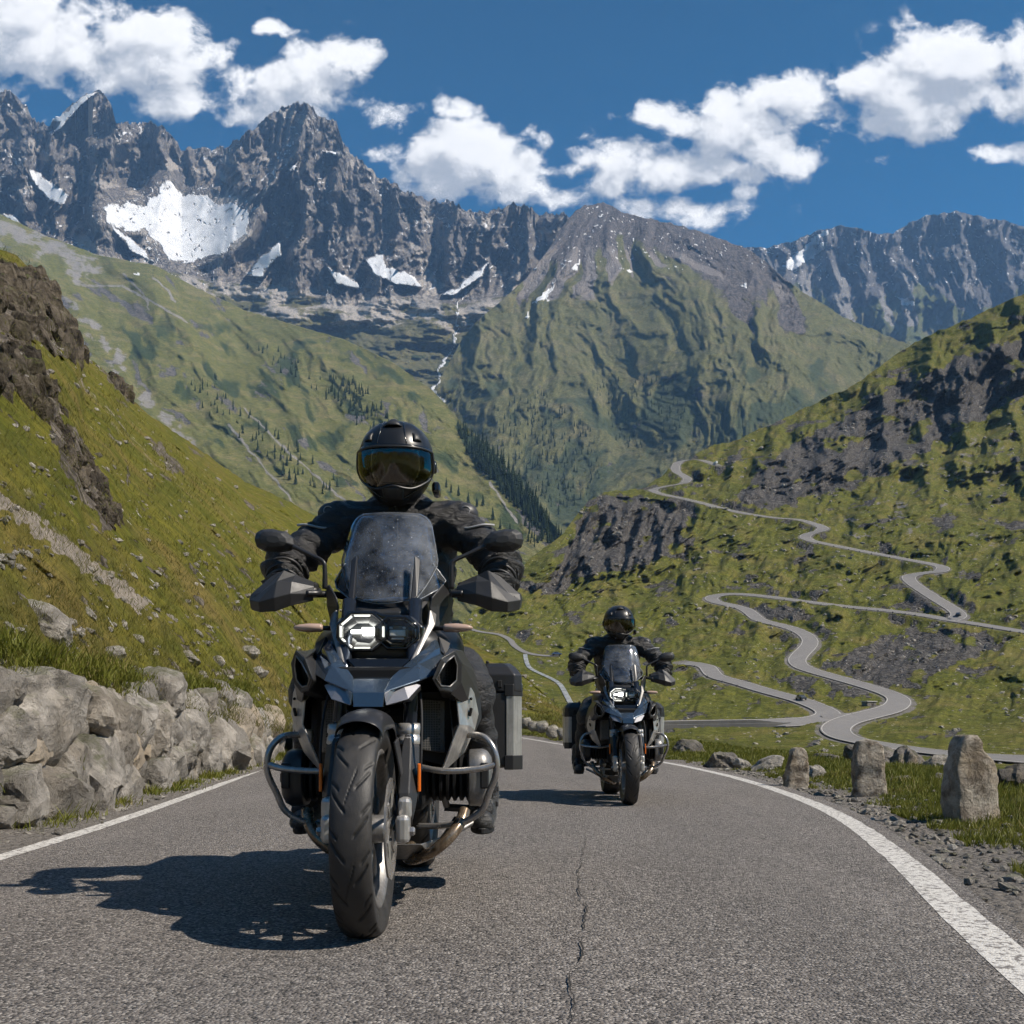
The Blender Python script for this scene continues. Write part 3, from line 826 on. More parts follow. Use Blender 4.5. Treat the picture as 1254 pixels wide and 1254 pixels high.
m_line, nb = new_mat('worn_paint')
pos = nb.pos()
wear = nb.ramp(nb.math('ADD', nb.noise(pos, 26, 6, .75), nb.math('MULTIPLY', nb.voro(pos, 55, 'F1'), -.28)), .235, .365)
c = nb.mix(nb.noise(pos, 40, 4, .6), (0.46, 0.44, 0.41), (0.66, 0.64, 0.60))
nb.set(nb.p.inputs['Base Color'], nb.mix(wear, (0.17, 0.155, 0.145), c))
nb.p.inputs['Roughness'].default_value = .75
nb.set(nb.p.inputs['Normal'], nb.bump(nb.voro(pos, 150, 'F1'), .004, .6))
def line_mesh(name, u, w, i0=0, i1=None, zl=.0022):
    q = cross(u)[i0:i1]
    t = np.gradient(q[:, :2], axis=0)
    t /= np.linalg.norm(t, axis=1, keepdims=True)
    n = np.column_stack([t[:, 1], -t[:, 0]])
    jj = np.column_stack([perlin(q[:, 1] * 6, q[:, 0] * 6, 200), perlin(q[:, 1] * 6, q[:, 0] * 6, 201)]) * .008
    a, b = q.copy(), q.copy()
    a[:, :2] += n * (w / 2 + jj[:, :1])
    b[:, :2] -= n * (w / 2 + jj[:, 1:])
    V = np.array([a, b]); V[..., 2] += zl
    o = mesh_from(name, V.reshape(-1, 3), grid_faces(2, len(q)), m_line, False)
    o['kind'] = 'structure'
    return o
line_mesh('edge_line', 0.0, .11)
line_mesh('edge_line', 1.0, .135)
stn = SL[:, 1] * .5 + SR[:, 1] * .5
for (d0, d1) in ((13.2, 14.0), (15.2, 16.0), (17.4, 18.6), (20.5, 22.5), (25, 28)):
    i0, i1 = int(np.searchsorted(stn, d0)), int(np.searchsorted(stn, d1)) + 1
    if i1 - i0 > 1:
        line_mesh('centre_line', .5, .10, i0, i1, .0155)
# crack along the middle of the road
cp = []
for k in range(210):
    d = 2.0 + k * .022
    cp.append((np.interp(d, [2.0, 2.55, 3.3, 4.2, 5.6, 7.2], [.10, .17, .245, .275, .42, .52]) + .02 * perlin(d * 3.0, 3.3, 210) + .007 * perlin(d * 19, 1.3, 211), d))
cp = np.array(cp)
wd = np.clip(.0045 * (perlin(cp[:, 1] * 5, cp[:, 1] * 0 + .7, 212) + .42), 0, .0026) * (1 - .6 * sstep(cp[:, 1], 4, 7))
V = np.array([np.column_stack([cp[:, 0] - wd, cp[:, 1], cp[:, 1] * 0 + .0165]), np.column_stack([cp[:, 0] + wd, cp[:, 1], cp[:, 1] * 0 + .0165])])
m_crack, nb = new_mat('crack_dirt')
nb.p.inputs['Base Color'].default_value = (.022, .02, .018, 1)
nb.p.inputs['Roughness'].default_value = 1
o = mesh_from('road_crack', V.reshape(-1, 3), grid_faces(2, len(cp)), m_crack, False)
o['kind'] = 'structure'

# ---- grassy verge beyond the right edge, dropping away from the road
def off_right(o):
    q = SL * (-.035) + SR * 1.035
    t = np.gradient(q, axis=0)
    t /= np.linalg.norm(t, axis=1, keepdims=True)
    n = np.column_stack([t[:, 1], -t[:, 0]])
    return q + n * o
OFF = np.array([-.05, .02, .12, .25, .4, .55, .7, .85, 1.0, 1.2, 1.45, 1.7, 2.0, 2.4, 2.9, 3.5, 4.2, 5, 6, 7.5, 9, 11, 13.5, 17, 22])
fine_s = np.linspace(0, len(SL) - 1, 560)
rows = []
for oo in OFF:
    q = off_right(oo)
    q = np.column_stack([np.interp(fine_s, np.arange(len(q)), q[:, 0]), np.interp(fine_s, np.arange(len(q)), q[:, 1])])
    b = sstep(oo, .5, 1.3)
    z = road_z(q[:, 1]) - .03 + .07 * b + b * .07 * fbm(q[:, 0] * 1.4, q[:, 1] * 1.4, 4, seed=220) + .02 * fbm(q[:, 0] * 6, q[:, 1] * 6, 3, seed=221) * (oo > .1)
    z = z - .055 * np.clip(oo - 2.0, 0, None) ** 1.25 * (1 + .5 * fbm(q[:, 0] * .25, q[:, 1] * .25, 3, seed=222)) + .22 * sstep(oo, 2, 5) * fbm(q[:, 0] * .7, q[:, 1] * .7, 4, seed=223)
    rows.append(np.column_stack([q, np.maximum(z, -3.6)]))
VG = np.array(rows)
m_verge, nb = new_mat('verge_ground')
pos = nb.pos()
st_c = nb.voro(pos, 26, 'F1', 'Color')
sepc = nb.node('ShaderNodeSeparateColor'); nb.l.new(st_c, sepc.inputs[0])
grav = nb.mix(sepc.outputs[0], (0.13, 0.118, 0.105), (0.34, 0.315, 0.285))
grav = nb.mix(nb.ramp(nb.voro(pos, 70, 'F1'), .1, .5), grav, (0.17, 0.155, 0.14))
soil = nb.mix(nb.ramp(nb.noise(pos, 2.2, 6, .65), .38, .62), (0.050, 0.062, 0.012), (0.095, 0.095, 0.028))
soil = nb.mix(nb.ramp(nb.noise(pos, 9, 5, .7), .55, .7), soil, (0.10, 0.085, 0.05))
gm = nb.ramp(nb.math('ADD', nb.attr('off'), nb.math('MULTIPLY', nb.math('SUBTRACT', nb.noise(pos, 1.6, 6, .7), .5), .9)), .5, .95)
nb.set(nb.p.inputs['Base Color'], nb.mix(gm, grav, soil))
nb.p.inputs['Roughness'].default_value = 1
nb.p.inputs['Specular IOR Level'].default_value = .1
hh = nb.math('ADD', nb.math('MULTIPLY', nb.voro(pos, 26, 'F1'), -1.0), nb.noise(pos, 30, 6, .7))
nb.set(nb.p.inputs['Normal'], nb.bump(hh, .03, 1.0))
o = mesh_from('verge', VG.reshape(-1, 3), grid_faces(*VG.shape[:2]), m_verge, True, {'off': np.repeat(OFF, VG.shape[1])})
o['kind'] = 'structure'

# ---- near slope on the left
silB = curve([(-420, 30), (-260, 130), (-100, 240), (0, 305), (18, 312), (34, 326), (60, 352), (95, 402), (104, 436), (132, 455), (160, 490), (200, 520), (250, 555), (300, 590), (350, 612), (400, 640), (450, 690), (500, 735), (560, 778), (600, 800), (640, 824), (680, 862), (705, 889), (720, 903), (740, 915)])
botB = curve([(-420, 775), (-200, 790), (0, 835), (100, 850), (200, 866), (330, 896), (450, 912), (560, 914), (720, 916), (740, 920)])
dbB = curve([(-420, 3.5), (-260, 4.2), (0, 6.6), (100, 8.5), (200, 11.3), (270, 14.6), (330, 20), (390, 27), (450, 36), (560, 50), (640, 47), (740, 42)])
dtB = curve([(-420, 42), (0, 62), (100, 76), (250, 105), (400, 130), (480, 125), (560, 105), (640, 82), (740, 52)])
def depB(X, Y, V):
    S, B = silB(X), botB(X)
    v = np.clip((B - Y) / (B - S), 0, 1)
    return 1 / (1 / dbB(X) * (1 - v) + 1 / dtB(X) * v)
def relB(X, Y, V, D):
    W, Z = (X - CX) / F_PX * D, (HY - Y) / F_PX * D
    r = fbm(W * .12, D * .12, 4, seed=230) * .05 * D + fbm(W * .7, D * .5, 5, seed=231) * .35 * np.clip(D / 15, .25, 2)
    al = X * .77 + Y * .64; ac = -X * .64 + Y * .77
    r = r - (ridged(ac / 60, al / 240, 4, seed=232) - .5) * .045 * D
    rk = MB(X, Y)
    return r * (.15 + .85 * sstep(V, 0, .06)) * (.4 + .6 * sstep(V, 1, .95)) - rk * (ridged(X / 26 + Y / 90, Y / 45, 4, seed=233) - .35) * .10 * D
RB = [[(-30, 340), (20, 318), (40, 330), (66, 360), (96, 400), (106, 440), (80, 440), (40, 415), (-30, 400)], [(-30, 400), (40, 420), (62, 470), (84, 510), (64, 515), (30, 480), (-30, 470)],
      [(60, 500), (96, 535), (124, 590), (146, 650), (126, 645), (96, 600), (66, 550)], [(180, 530), (215, 566), (226, 585), (200, 570)], [(150, 560), (166, 590), (160, 592)], [(118, 440), (150, 470), (162, 492), (140, 480)]]
def MB(X, Y):
    wx, wy = X + fbm(X / 16, Y / 16, 4, seed=241) * 10, Y + fbm(X / 16, Y / 16, 4, seed=242) * 10
    r = np.zeros(X.shape)
    for pl in RB[:2]:
        r = np.maximum(r, inpoly(wx, wy, pl).astype(float))
    return r
def mskB(X, Y, V, Pt, n):
    wx, wy = X + fbm(X / 20, Y / 20, 5, seed=243) * 14, Y + fbm(X / 20, Y / 20, 5, seed=244) * 14
    rock = np.zeros(X.shape)
    for pl in RB:
        rock = np.maximum(rock, inpoly(wx, wy, pl) * .9)
    al = X * .77 + Y * .64; ac = -X * .64 + Y * .77
    rock = np.maximum(rock, sstep(fbm(ac / 13, al / 50, 6, gain=.6, seed=245), .20, .42) * .8)
    scr = sstep(polydist(wx, wy, [(-60, 585), (0, 612), (60, 655), (110, 695), (170, 738)]), 13, 5) * .85
    scr = np.maximum(scr, sstep(polydist(wx, wy, [(30, 600), (90, 668), (140, 715)]), 6, 2) * .5)
    scr = np.maximum(scr, sstep(polydist(wx, wy, [(96, 470), (130, 500), (180, 560), (230, 610)]) , 9, 3) * .42)
    shrub = sstep(fbm(ac / 30, al / 60, 5, seed=246), .2, .34) * .5
    brown = sstep(V, .14, .03)
    return {'rock': rock, 'scree': scr, 'shrub': np.maximum(shrub, brown * .35)}
mB = terrain_mat('near_grass_slope', (0.064, 0.072, 0.010), (0.118, 0.110, 0.017), (0.148, 0.110, 0.038), (0.040, 0.034, 0.028), (0.19, 0.165, 0.138), (0.042, 0.050, 0.008), .32, .22, snow=False, streak=(.6, .6, 1), stones=.05, mott=.5)
o, GB = slope_sheet('grass_slope', mB, -420, 740, 2.2, silB, botB, 300, depB, relB, mskB, back_drop=.8,
            jag=lambda xs: -4.0 * (ridged(xs / 26, xs * 0 + 1, 4, seed=69) - .5) * sstep(xs, 500, 200) - 2.0 * fbm(xs / 8, xs * 0, 3, seed=70), rowpow=1.25)

def pick(G, px, py):
    X, Y, Pt, n = G
    j = int(np.argmin(np.abs(X[0] - px)))
    pr = HY - (Pt[:, j, 2] - CAMZ) / Pt[:, j, 1] * F_PX
    i = int(np.argmin(np.abs(pr - py)))
    return Pt[i, j].copy()

# ---- stones
_ico = {}
def ico(sub):
    if sub not in _ico:
        bm = bmesh.new()
        bmesh.ops.create_icosphere(bm, subdivisions=sub, radius=1)
        v = np.array([x.co[:] for x in bm.verts])
        f = np.array([[a.index for a in x.verts] for x in bm.faces])
        bm.free()
        _ico[sub] = (v / np.linalg.norm(v, axis=1, keepdims=True), f)
    return _ico[sub]
def stone(sub, size, seed, nplanes=13, rough=.05, soft=14, box=0.0):
    soft = soft * 2.2 if sub > 2 else soft
    """an angular boulder: rounded convex facets with chipped noise"""
    r_ = np.random.default_rng(seed)
    v, f = ico(sub)
    N = r_.normal(size=(nplanes, 3)); N /= np.linalg.norm(N, axis=1, keepdims=True)
    hgt = r_.uniform(.62, 1.0, nplanes)
    if box:
        B_ = np.array([(1, 0, 0), (-1, 0, 0), (0, 1, 0), (0, -1, 0), (0, 0, 1), (0, 0, -1)], float) + r_.normal(size=(6, 3)) * .14
        B_ /= np.linalg.norm(B_, axis=1, keepdims=True)
        N = np.vstack([N, B_]); hgt = np.concatenate([np.maximum(hgt, .85), np.full(6, box)])
    dt = np.clip(v @ N.T, 1e-3, None) / hgt
    r = 1 / (np.sum(dt ** soft, axis=1) ** (1 / soft))
    if sub > 2:                                        # a second block fused to the first leaves creases and ledges
        for k_ in range(2):
            N2 = r_.normal(size=(7, 3)); N2 /= np.linalg.norm(N2, axis=1, keepdims=True)
            h2 = r_.uniform(.50, .98, 7)
            r2 = 1 / (np.sum((np.clip(v @ N2.T, 1e-3, None) / h2) ** 30, axis=1) ** (1 / 30))
            if box: r2 = np.minimum(r2, 1 / np.max(np.clip(v @ B_.T, 1e-3, None) / (box * 1.10), axis=1))
            r = np.where(k_ == 0, np.maximum(r * .95, np.minimum(r2, r * 1.18)), np.minimum(r, np.maximum(r2, r * .86)))
    r = np.minimum(r, 1.15)
    o = seed * 3.7
    nz = fbm(v[:, 0] * 2.2 + o, v[:, 1] * 2.2 + v[:, 2] * 1.7, 4, seed=250) + .6 * fbm(v[:, 2] * 5.2 + o, v[:, 0] * 5.2 - v[:, 1] * 4, 3, seed=251)
    nz = nz - .55 * (ridged(v[:, 0] * 2.6 + o, v[:, 1] * 2.6 + v[:, 2] * 3.1, 4, seed=252) - .45) * (sub > 2)
    r = r * (1 + rough * nz)
    return v * r[:, None] * np.asarray(size), f
def rotm(rx, ry, rz):
    return np.array(Matrix.Rotation(rz, 3, 'Z') @ Matrix.Rotation(ry, 3, 'Y') @ Matrix.Rotation(rx, 3, 'X'))
def merge(parts):
    vs, fs, o = [], [], 0
    for v, f in parts:
        vs.append(v); fs.append(f + o); o += len(v)
    return np.vstack(vs), np.vstack(fs)
def rock_mat(name, lo, hi, moss=.25, sc=1.0, warm=(0.30, 0.235, 0.15)):
    m, nb = new_mat(name)
    pos = nb.pos()
    n1 = nb.noise(pos, 3.0 * sc, 7, .68, .4)
    c = nb.mix(nb.ramp(n1, .34, .66), lo, hi)
    tn_ = nb.attr('tint')
    c = nb.mix(nb.ramp(tn_, .55, .95), c, nb.mix(n1, tuple(x * .35 for x in hi), tuple(x * .75 for x in hi)))
    c = nb.mix(nb.math('MULTIPLY', nb.ramp(tn_, .40, .05), nb.math('GREATER_THAN', tn_, .001)), c, nb.mix(n1, warm, tuple(min(1, x * 1.5) for x in warm)))
    c = nb.mix(nb.math('MULTIPLY', nb.ramp(nb.noise(pos, 1.3 * sc, 4, .6), .52, .7), .55), c, warm)
    sp = nb.noise(pos, 22 * sc, 5, .7)
    c = nb.mix(nb.math('MULTIPLY', nb.ramp(sp, .58, .72), .7), c, tuple(x * .3 for x in lo))
    c = nb.mix(nb.math('MULTIPLY', nb.ramp(nb.noise(pos, 6 * sc, 6, .7), .60, .72), .6), c, tuple(min(1, x * 1.3) for x in hi))
    up = nb.node('ShaderNodeSeparateXYZ'); nb.l.new(nb.node('ShaderNodeNewGeometry').outputs['Normal'], up.inputs[0])
    ms = nb.math('MULTIPLY', nb.ramp(nb.math('ADD', nb.math('MULTIPLY', up.outputs[2], .35), nb.noise(pos, 4 * sc, 5, .7)), .72, .9), moss)
    c = nb.mix(ms, c, (0.07, 0.08, 0.02))
    nb.set(nb.p.inputs['Base Color'], c)
    nb.p.inputs['Roughness'].default_value = .92
    nb.p.inputs['Specular IOR Level'].default_value = .2
    h = nb.math('ADD', nb.noise(pos, 7 * sc, 8, .7, .5), nb.math('MULTIPLY', nb.ramp(nb.voro(nb.scale(pos, (1, 1, .6)), 3.2 * sc, 'DISTANCE_TO_EDGE'), 0, .10), .05))
    nb.set(nb.p.inputs['Normal'], nb.bump(h, .085 / sc, 1.0))
    return m
m_wall = rock_mat('wall_stone', (0.150, 0.138, 0.120), (0.40, 0.37, 0.33), .5, 1.0, (0.27, 0.225, 0.17))
m_pillar = rock_mat('pillar_stone', (0.13, 0.105, 0.08), (0.46, 0.41, 0.34), .1, 2.2)
m_dark_rock = rock_mat('dark_boulder', (0.085, 0.078, 0.07), (0.22, 0.20, 0.18), .35)
m_cliff = rock_mat('cliff_rock', (0.022, 0.018, 0.014), (0.145, 0.120, 0.092), 1.0, .42, warm=(0.085, 0.075, 0.035))

# ---- dry stone retaining wall
WL = smooth_pl([(-2.6, -1), (-2.6, 1), (-2.68, 3), (-2.78, 4.4), (-2.9, 5.6), (-3.1, 7.2), (-3.5, 10), (-3.95, 13.5), (-4.65, 18.9), (-5.7, 24), (-7.3, 29), (-9.6, 34), (-13, 38)], 20)
wl_s = np.concatenate([[0], np.cumsum(np.linalg.norm(np.diff(WL, axis=0), axis=1))])
def wall_pt(s):
    x = np.interp(s, wl_s, WL[:, 0]); y = np.interp(s, wl_s, WL[:, 1])
    x2 = np.interp(s + .1, wl_s, WL[:, 0]); y2 = np.interp(s + .1, wl_s, WL[:, 1])
    t = np.array([x2 - x, y2 - y]); t /= np.linalg.norm(t) + 1e-9
    return np.array([x, y]), t
def wall_h(d):
    return float(np.interp(d, [0, 5, 8, 12, 20, 34], [1.0, 1.12, 1.12, 1.15, 1.35, 1.2]))
wr = np.random.default_rng(31)
placed = []
for rad_hi, tries in ((.40, 260), (.30, 700), (.21, 1800), (.14, 3500), (.09, 3000)):
    for _ in range(tries):
        s = wr.uniform(0, wl_s[-1])
        d = np.interp(s, wl_s, WL[:, 1])
        hmax = wall_h(d) * (.92 + .16 * math.sin(s * 1.7) * math.sin(s * .63))
        r = rad_hi * wr.uniform(.72, 1.05)
        if s > 22: r *= 1.15
        hh_ = wr.uniform(r * .5, hmax - r * .4)
        ok = True
        for (ps, ph, prr) in placed:
            if abs(ps - s) < 1 and (ps - s) ** 2 / 1.25 + (ph - hh_) ** 2 < ((prr + r) * .665) ** 2:
                ok = False
                break
        if ok:
            placed.append((s, hh_, r))
parts, tints = [], []
for i, (s, hh_, r) in enumerate(placed):
    q, t = wall_pt(s)
    n = np.array([-t[1], t[0]])                       # into the bank
    sub = 4 if (r > .17 and q[1] < 16) else 3
    v, f = stone(sub, (r * 1.30, r * .95, r * 1.10), 1000 + i, 10, .085, 16, box=.82)
    v = v @ rotm(wr.normal() * .16, wr.normal() * .34, wr.normal() * .15).T
    M = np.array([[t[0], n[0], 0], [t[1], n[1], 0], [0, 0, 1]])
    v = v @ M.T
    lean = .30 * hh_
    c3 = np.array([*(q + n * (lean + .10 + wr.normal() * .045)), hh_ + float(road_z(q[1])) - .03])
    parts.append((v + c3, f)); tints.append(np.full(len(v), wr.uniform(.01, 1)))
wv, wf = merge(parts)
def crisp(o, a=24):
    o.data.set_sharp_from_angle(angle=R(a))
wall = empty('stone_wall', (WL[60][0], WL[60][1], 0), 0, 'rough grey dry stone retaining wall of big boulders along the left side of the road', 'wall')
wo = mesh_from('stonework', wv - np.array(wall.location), wf, m_wall, True, {'tint': np.concatenate(tints)}, wall)
crisp(wo)
# earth packed behind the stones
bk = []
for k, s in enumerate(np.linspace(0, wl_s[-1] - .2, 150)):
    q, t = wall_pt(s)
    n = np.array([-t[1], t[0]])
    hm = wall_h(q[1])
    row = []
    for (hf, ex) in ((-.15, .20), (.3, .30), (.65, .38), (.95, .44), (1.06, .75), (1.12, 1.4), (1.22, 2.3)):
        w = .05 * perlin(s * 3, hf * 5, 260)
        row.append((*(q + n * (ex + .30 * hm * min(hf, 1) + w)), hm * hf + float(road_z(q[1])) + .06 * perlin(s * 2, hf * 3, 261) * (hf > .8)))
    bk.append(row)
bk = np.array(bk)
m_earth, nb = new_mat('bank_earth')
pos = nb.pos()
c = nb.mix(nb.ramp(nb.noise(pos, 3, 6, .7), .4, .6), (0.045, 0.036, 0.024), (0.075, 0.078, 0.02))
nb.set(nb.p.inputs['Base Color'], c)
nb.p.inputs['Roughness'].default_value = 1
nb.set(nb.p.inputs['Normal'], nb.bump(nb.noise(pos, 14, 6, .7), .06, 1))
o = mesh_from('earth_bank', bk.reshape(-1, 3), grid_faces(*bk.shape[:2]), m_earth, True)
o['kind'] = 'structure'
# gravel strip at the foot of the wall
fs_ = []
for k, s in enumerate(np.linspace(0, wl_s[-1] - .2, 200)):
    q, t = wall_pt(s)
    n = np.array([-t[1], t[0]])
    fs_.append([(*(q + n * e), float(road_z(q[1])) + zz) for e, zz in ((.3, .05), (.06, .045), (-.1, .03), (-.28, .0), (-.8, -.012))])
fs_ = np.array(fs_)
o = mesh_from('gravel_strip', fs_.reshape(-1, 3), grid_faces(*fs_.shape[:2]), m_verge, True, {'off': np.tile([.9, .62, .35, .1, 0], len(fs_))})
o['kind'] = 'structure'

# ---- loose stones in the gravel
gp = []
gr = np.random.default_rng(44)
for i in range(2600):
    if i % 4 == 0:
        s = gr.uniform(2, 26); q, t = wall_pt(s); n = np.array([-t[1], t[0]]); e = -abs(gr.normal()) * .12
        base = np.array([*(q + n * (e + .02)), float(road_z(q[1])) + .02]); r = gr.uniform(.010, .03)
    else:
        j = int(gr.uniform(0, 1) ** 1.0 * VG.shape[1]); oo = abs(gr.normal()) * .42
        k = int(np.searchsorted(OFF, oo)); k = min(max(k, 1), len(OFF) - 1)
        base = VG[k, j] + np.array([gr.normal() * .06, gr.normal() * .06, .006]); r = gr.uniform(.007, .03) * (1.6 if gr.random() < .06 else 1)
        if base[1] < 1.5 or base[1] > 20: continue
    v, f = stone(1, (r * 1.3, r, r * .7), 5000 + i % 60, 8, .0, 8)
    gp.append((v @ rotm(gr.normal() * .3, gr.normal() * .3, gr.uniform(0, 6)).T + base, f))
v, f = merge(gp)
o = mesh_from('gravel', v, f, m_wall, False)
o['kind'] = 'stuff'

# ---- upright guard stones beside the right edge line
def pillar(name, loc, w, dp, h, seed, top_slope, rz, label):
    bm = bmesh.new()
    bmesh.ops.create_cube(bm, size=1)
    bmesh.ops.subdivide_edges(bm, edges=bm.edges[:], cuts=15, use_grid_fill=True)
    v = np.array([x.co[:] for x in bm.verts]); f = np.array([[a.index for a in x.verts] for x in bm.faces]); bm.free()
    q = v * 2
    rad = (np.abs(q) ** 7).sum(1) ** (1 / 7)
    cube = np.abs(q).max(1)
    q = q * (cube / rad)[:, None]                      # rounded edges
    x, y, z = q[:, 0] * w / 2, q[:, 1] * dp / 2, (q[:, 2] + 1) / 2
    tap = 1 - .16 * z ** 1.5
    zz = z * h + top_slope(q[:, 0]) * sstep(z, .55, 1.0) * h
    nz = fbm(x * 7 + seed, zz * 6 + y * 5, 5, seed=270) * .042 + fbm(x * 20 + seed, zz * 18 + y * 14, 4, seed=271) * .020
    n2 = fbm(y * 7 + seed, zz * 7, 5, seed=272) * .03
    V = np.column_stack([x * tap + nz + .02 * np.sin(zz * 5 + seed), y * tap + n2, zz - .10])
    o = mesh_from(name, V, f, m_pillar, True)
    o.location = loc
    o.rotation_euler = (0, R(1.5), rz)
    tag(o, label, 'guard stone', 'upright guard stones along the right verge')
def on_verge(x, y):
    i = np.argmin(np.hypot(VG[..., 0] - x, VG[..., 1] - y))
    return float(VG.reshape(-1, 3)[i, 2])
def ground_px(px, py):
    d = CAMZ * F_PX / (py - HY)
    return (px - CX) / F_PX * d, d
for (px, py, w, h, seed, sl, rz, lab) in (
    (1190, 1003, .345, .70, 3.1, lambda x: np.where(x < -.1, .02, .02 - .27 * (x + .1)), .18, 'largest upright guard stone with a slanting top, nearest the camera on the right verge'),
    (1064, 972, .315, .64, 8.4, lambda x: .05 - .06 * np.abs(x + .2), -.1, 'middle one of the three upright guard stones, flat topped, on the grass verge'),
    (974, 962, .255, .53, 5.7, lambda x: .06 - .13 * x * x, .1, 'smallest upright guard stone with a rounded top, farthest of the three on the right verge')):
    x, y = ground_px(px, py)
    pillar('guard_stone', (x, y, on_verge(x, y)), w, w * .62, h, seed, sl, rz, lab)

# ---- boulders lying about
def boulder(px, py, d, size, seed, label, mat, group='boulders lying in the grass', sink=.3, z=None, rot=None):
    if d is None:
        p = pick(GB, px, py) + np.array([-.05, .12, -.45]) * size[2] * 1.6
    else:
        p = P(np.array(px, float), np.array(py, float), d)
    v, f = stone(4, size, seed, 14, .07, 15)
    rt = rot if rot else (seed * .3 % .4, seed * .7 % .4, seed % 6.28)
    v = v @ rotm(*rt).T
    o = mesh_from('boulder', v, f, mat, True)
    crisp(o)
    o.location = tuple(p)
    tag(o, label, 'boulder', group)
    return o
boulder(50, 752, None, (.34, .28, .24), 12, 'pale rounded boulder lying in the grass above the left stone wall', m_wall, rot=(.1, .55, .3))
for k_, (px_, py_, s_) in enumerate(((132, 795, .15), (165, 778, .11), (150, 762, .08), (226, 800, .16), (238, 770, .10), (262, 806, .13), (300, 795, .18), (312, 820, .14), (205, 752, .09), (20, 690, .10), (105, 745, .09), (180, 735, .10))):
    boulder(px_, py_, None, (s_ * 1.0 * (1 + px_ / 260), s_ * .7 * (1 + px_ / 260), s_ * .5 * (1 + px_ / 260)), 110 + k_, 'pale stone half buried in the grass just above the left stone wall', m_wall, 'stones half buried above the wall')
boulder(1243, 953, 9.5, (.17, .16, .16), 23, 'dark boulder at the right border behind the tallest guard stone', m_dark_rock)
boulder(1102, 962, 12.0, (.26, .18, .12), 34, 'low flat boulder beside the middle guard stone', m_wall)
boulder(998, 950, 13.2, (.17, .13, .13), 45, 'small pale boulder touching the far guard stone', m_wall)
boulder(1075, 930, 21, (.62, .4, .3), 56, 'grey boulder behind the middle guard stone, leftmost of the rock pile', m_dark_rock)
boulder(1112, 938, 20, (.62, .4, .36), 67, 'largest dark boulder of the rock pile between two guard stones', m_dark_rock)
boulder(1143, 941, 19.5, (.40, .3, .30), 78, 'grey boulder at the right end of the rock pile', m_wall)
boulder(1098, 948, 18, (.30, .25, .2), 89, 'small grey boulder in front of the rock pile', m_wall)
boulder(1150, 962, 11.5, (.16, .14, .16), 91, 'mossy boulder just left of the tallest guard stone', m_dark_rock)
boulder(1046, 928, 22, (.35, .3, .28), 93, 'small dark boulder left of the rock pile', m_dark_rock)
boulder(888, 935, 17.5, (.42, .33, .30), 95, 'brownish boulder in the grass right of the second motorcycle', m_dark_rock)
boulder(940, 940, 16, (.30, .22, .15), 97, 'flat pale boulder in the grass left of the far guard stone', m_wall)
boulder(846, 922, 24, (.5, .4, .36), 99, 'dark boulder on the bank below the bridge', m_dark_rock)
boulder(912, 938, 17, (.20, .16, .12), 101, 'little pale boulder beside the brownish one', m_wall)
boulder(1010, 930, 24, (.30, .22, .2), 103, 'small grey boulder in the rough grass behind the far guard stone', m_dark_rock)
# low guard stones round the outside of the bend
for i, (px, py) in enumerate(((644, 886), (653, 889), (663, 891), (676, 896), (690, 899), (702, 903), (712, 907))):
    d = 40 - i * 1.6
    v, f = stone(3, (.26, .2, .26), 300 + i, 9, .06, 12, box=.8)
    o = mesh_from('guard_stone', v, f, m_wall, True)
    o.location = tuple(P(np.array(float(px)), np.array(float(py)), d))
    tag(o, 'squat pale guard stone round the far bend, left of the second motorcycle', 'guard stone', 'low guard stones round the far bend')
# concrete marker post standing in front of the wall
q = P(np.array(277.), np.array(940.), 16.2)
bm = bmesh.new()
bmesh.ops.create_cube(bm, size=1)
bmesh.ops.scale(bm, vec=(.17, .14, 1.0), verts=bm.verts)
bmesh.ops.translate(bm, vec=(0, 0, .46), verts=bm.verts)
for vv_ in bm.verts:
    if vv_.co.z > .5 and vv_.co.x > 0: vv_.co.z -= .03
bmesh.ops.bevel(bm, geom=bm.edges[:], offset=.018, segments=2, affect='EDGES')
me = bpy.data.meshes.new('marker_post'); bm.to_mesh(me); bm.free()
o = bpy.data.objects.new('marker_post', me); COL.objects.link(o); me.materials.append(m_pillar)
o.location = tuple(q); o.rotation_euler = (0, R(-2), R(14))
tag(o, 'square grey stone marker post standing against the left stone wall', 'marker post')

# ---- crags on the left slope
def crag(name, poly, n, smin, smax, seed, label, group):
    r_ = np.random.default_rng(seed)
    xs_ = [p[0] for p in poly]; ys_ = [p[1] for p in poly]
    ps, cs = [], []
    k = 0
    while k < n:
        px, py = r_.uniform(min(xs_), max(xs_)), r_.uniform(min(ys_), max(ys_))
        if not inpoly(np.array([px]), np.array([py]), poly)[0]:
            continue
        p = pick(GB, px, py)
        s = (smin + (smax - smin) * r_.random() ** 1.6) * p[1] / 65
        v, f = stone(4, (s * .62, s * .62, s * 1.15), seed * 50 + k, 8, .14, 26, box=.76)
        v = v @ rotm(r_.normal() * .3, .15 + r_.normal() * .3, r_.uniform(0, 6.3)).T
        cs.append((p, s * .55)); ps.append((v + p - np.array([0, -.15 * s, .25 * s]), f))
        k += 1
    for l_ in (0,):
        v, f = merge(ps)
        c0 = v.mean(0); c0[2] = v[:, 2].min()
        o = mesh_from(name, v - c0, f, m_cliff, True)
        crisp(o, 18)
        o.location = tuple(c0)
        tag(o, label, 'crag', group)
crag('crag', [(-40, 345), (16, 325), (40, 335), (66, 365), (96, 405), (104, 436), (80, 436), (40, 412), (-40, 395)], 110, .5, 1.7, 3, 'upper dark brown crag of upright rock at the left border below the snowy range', 'rocky crags on the left slope')
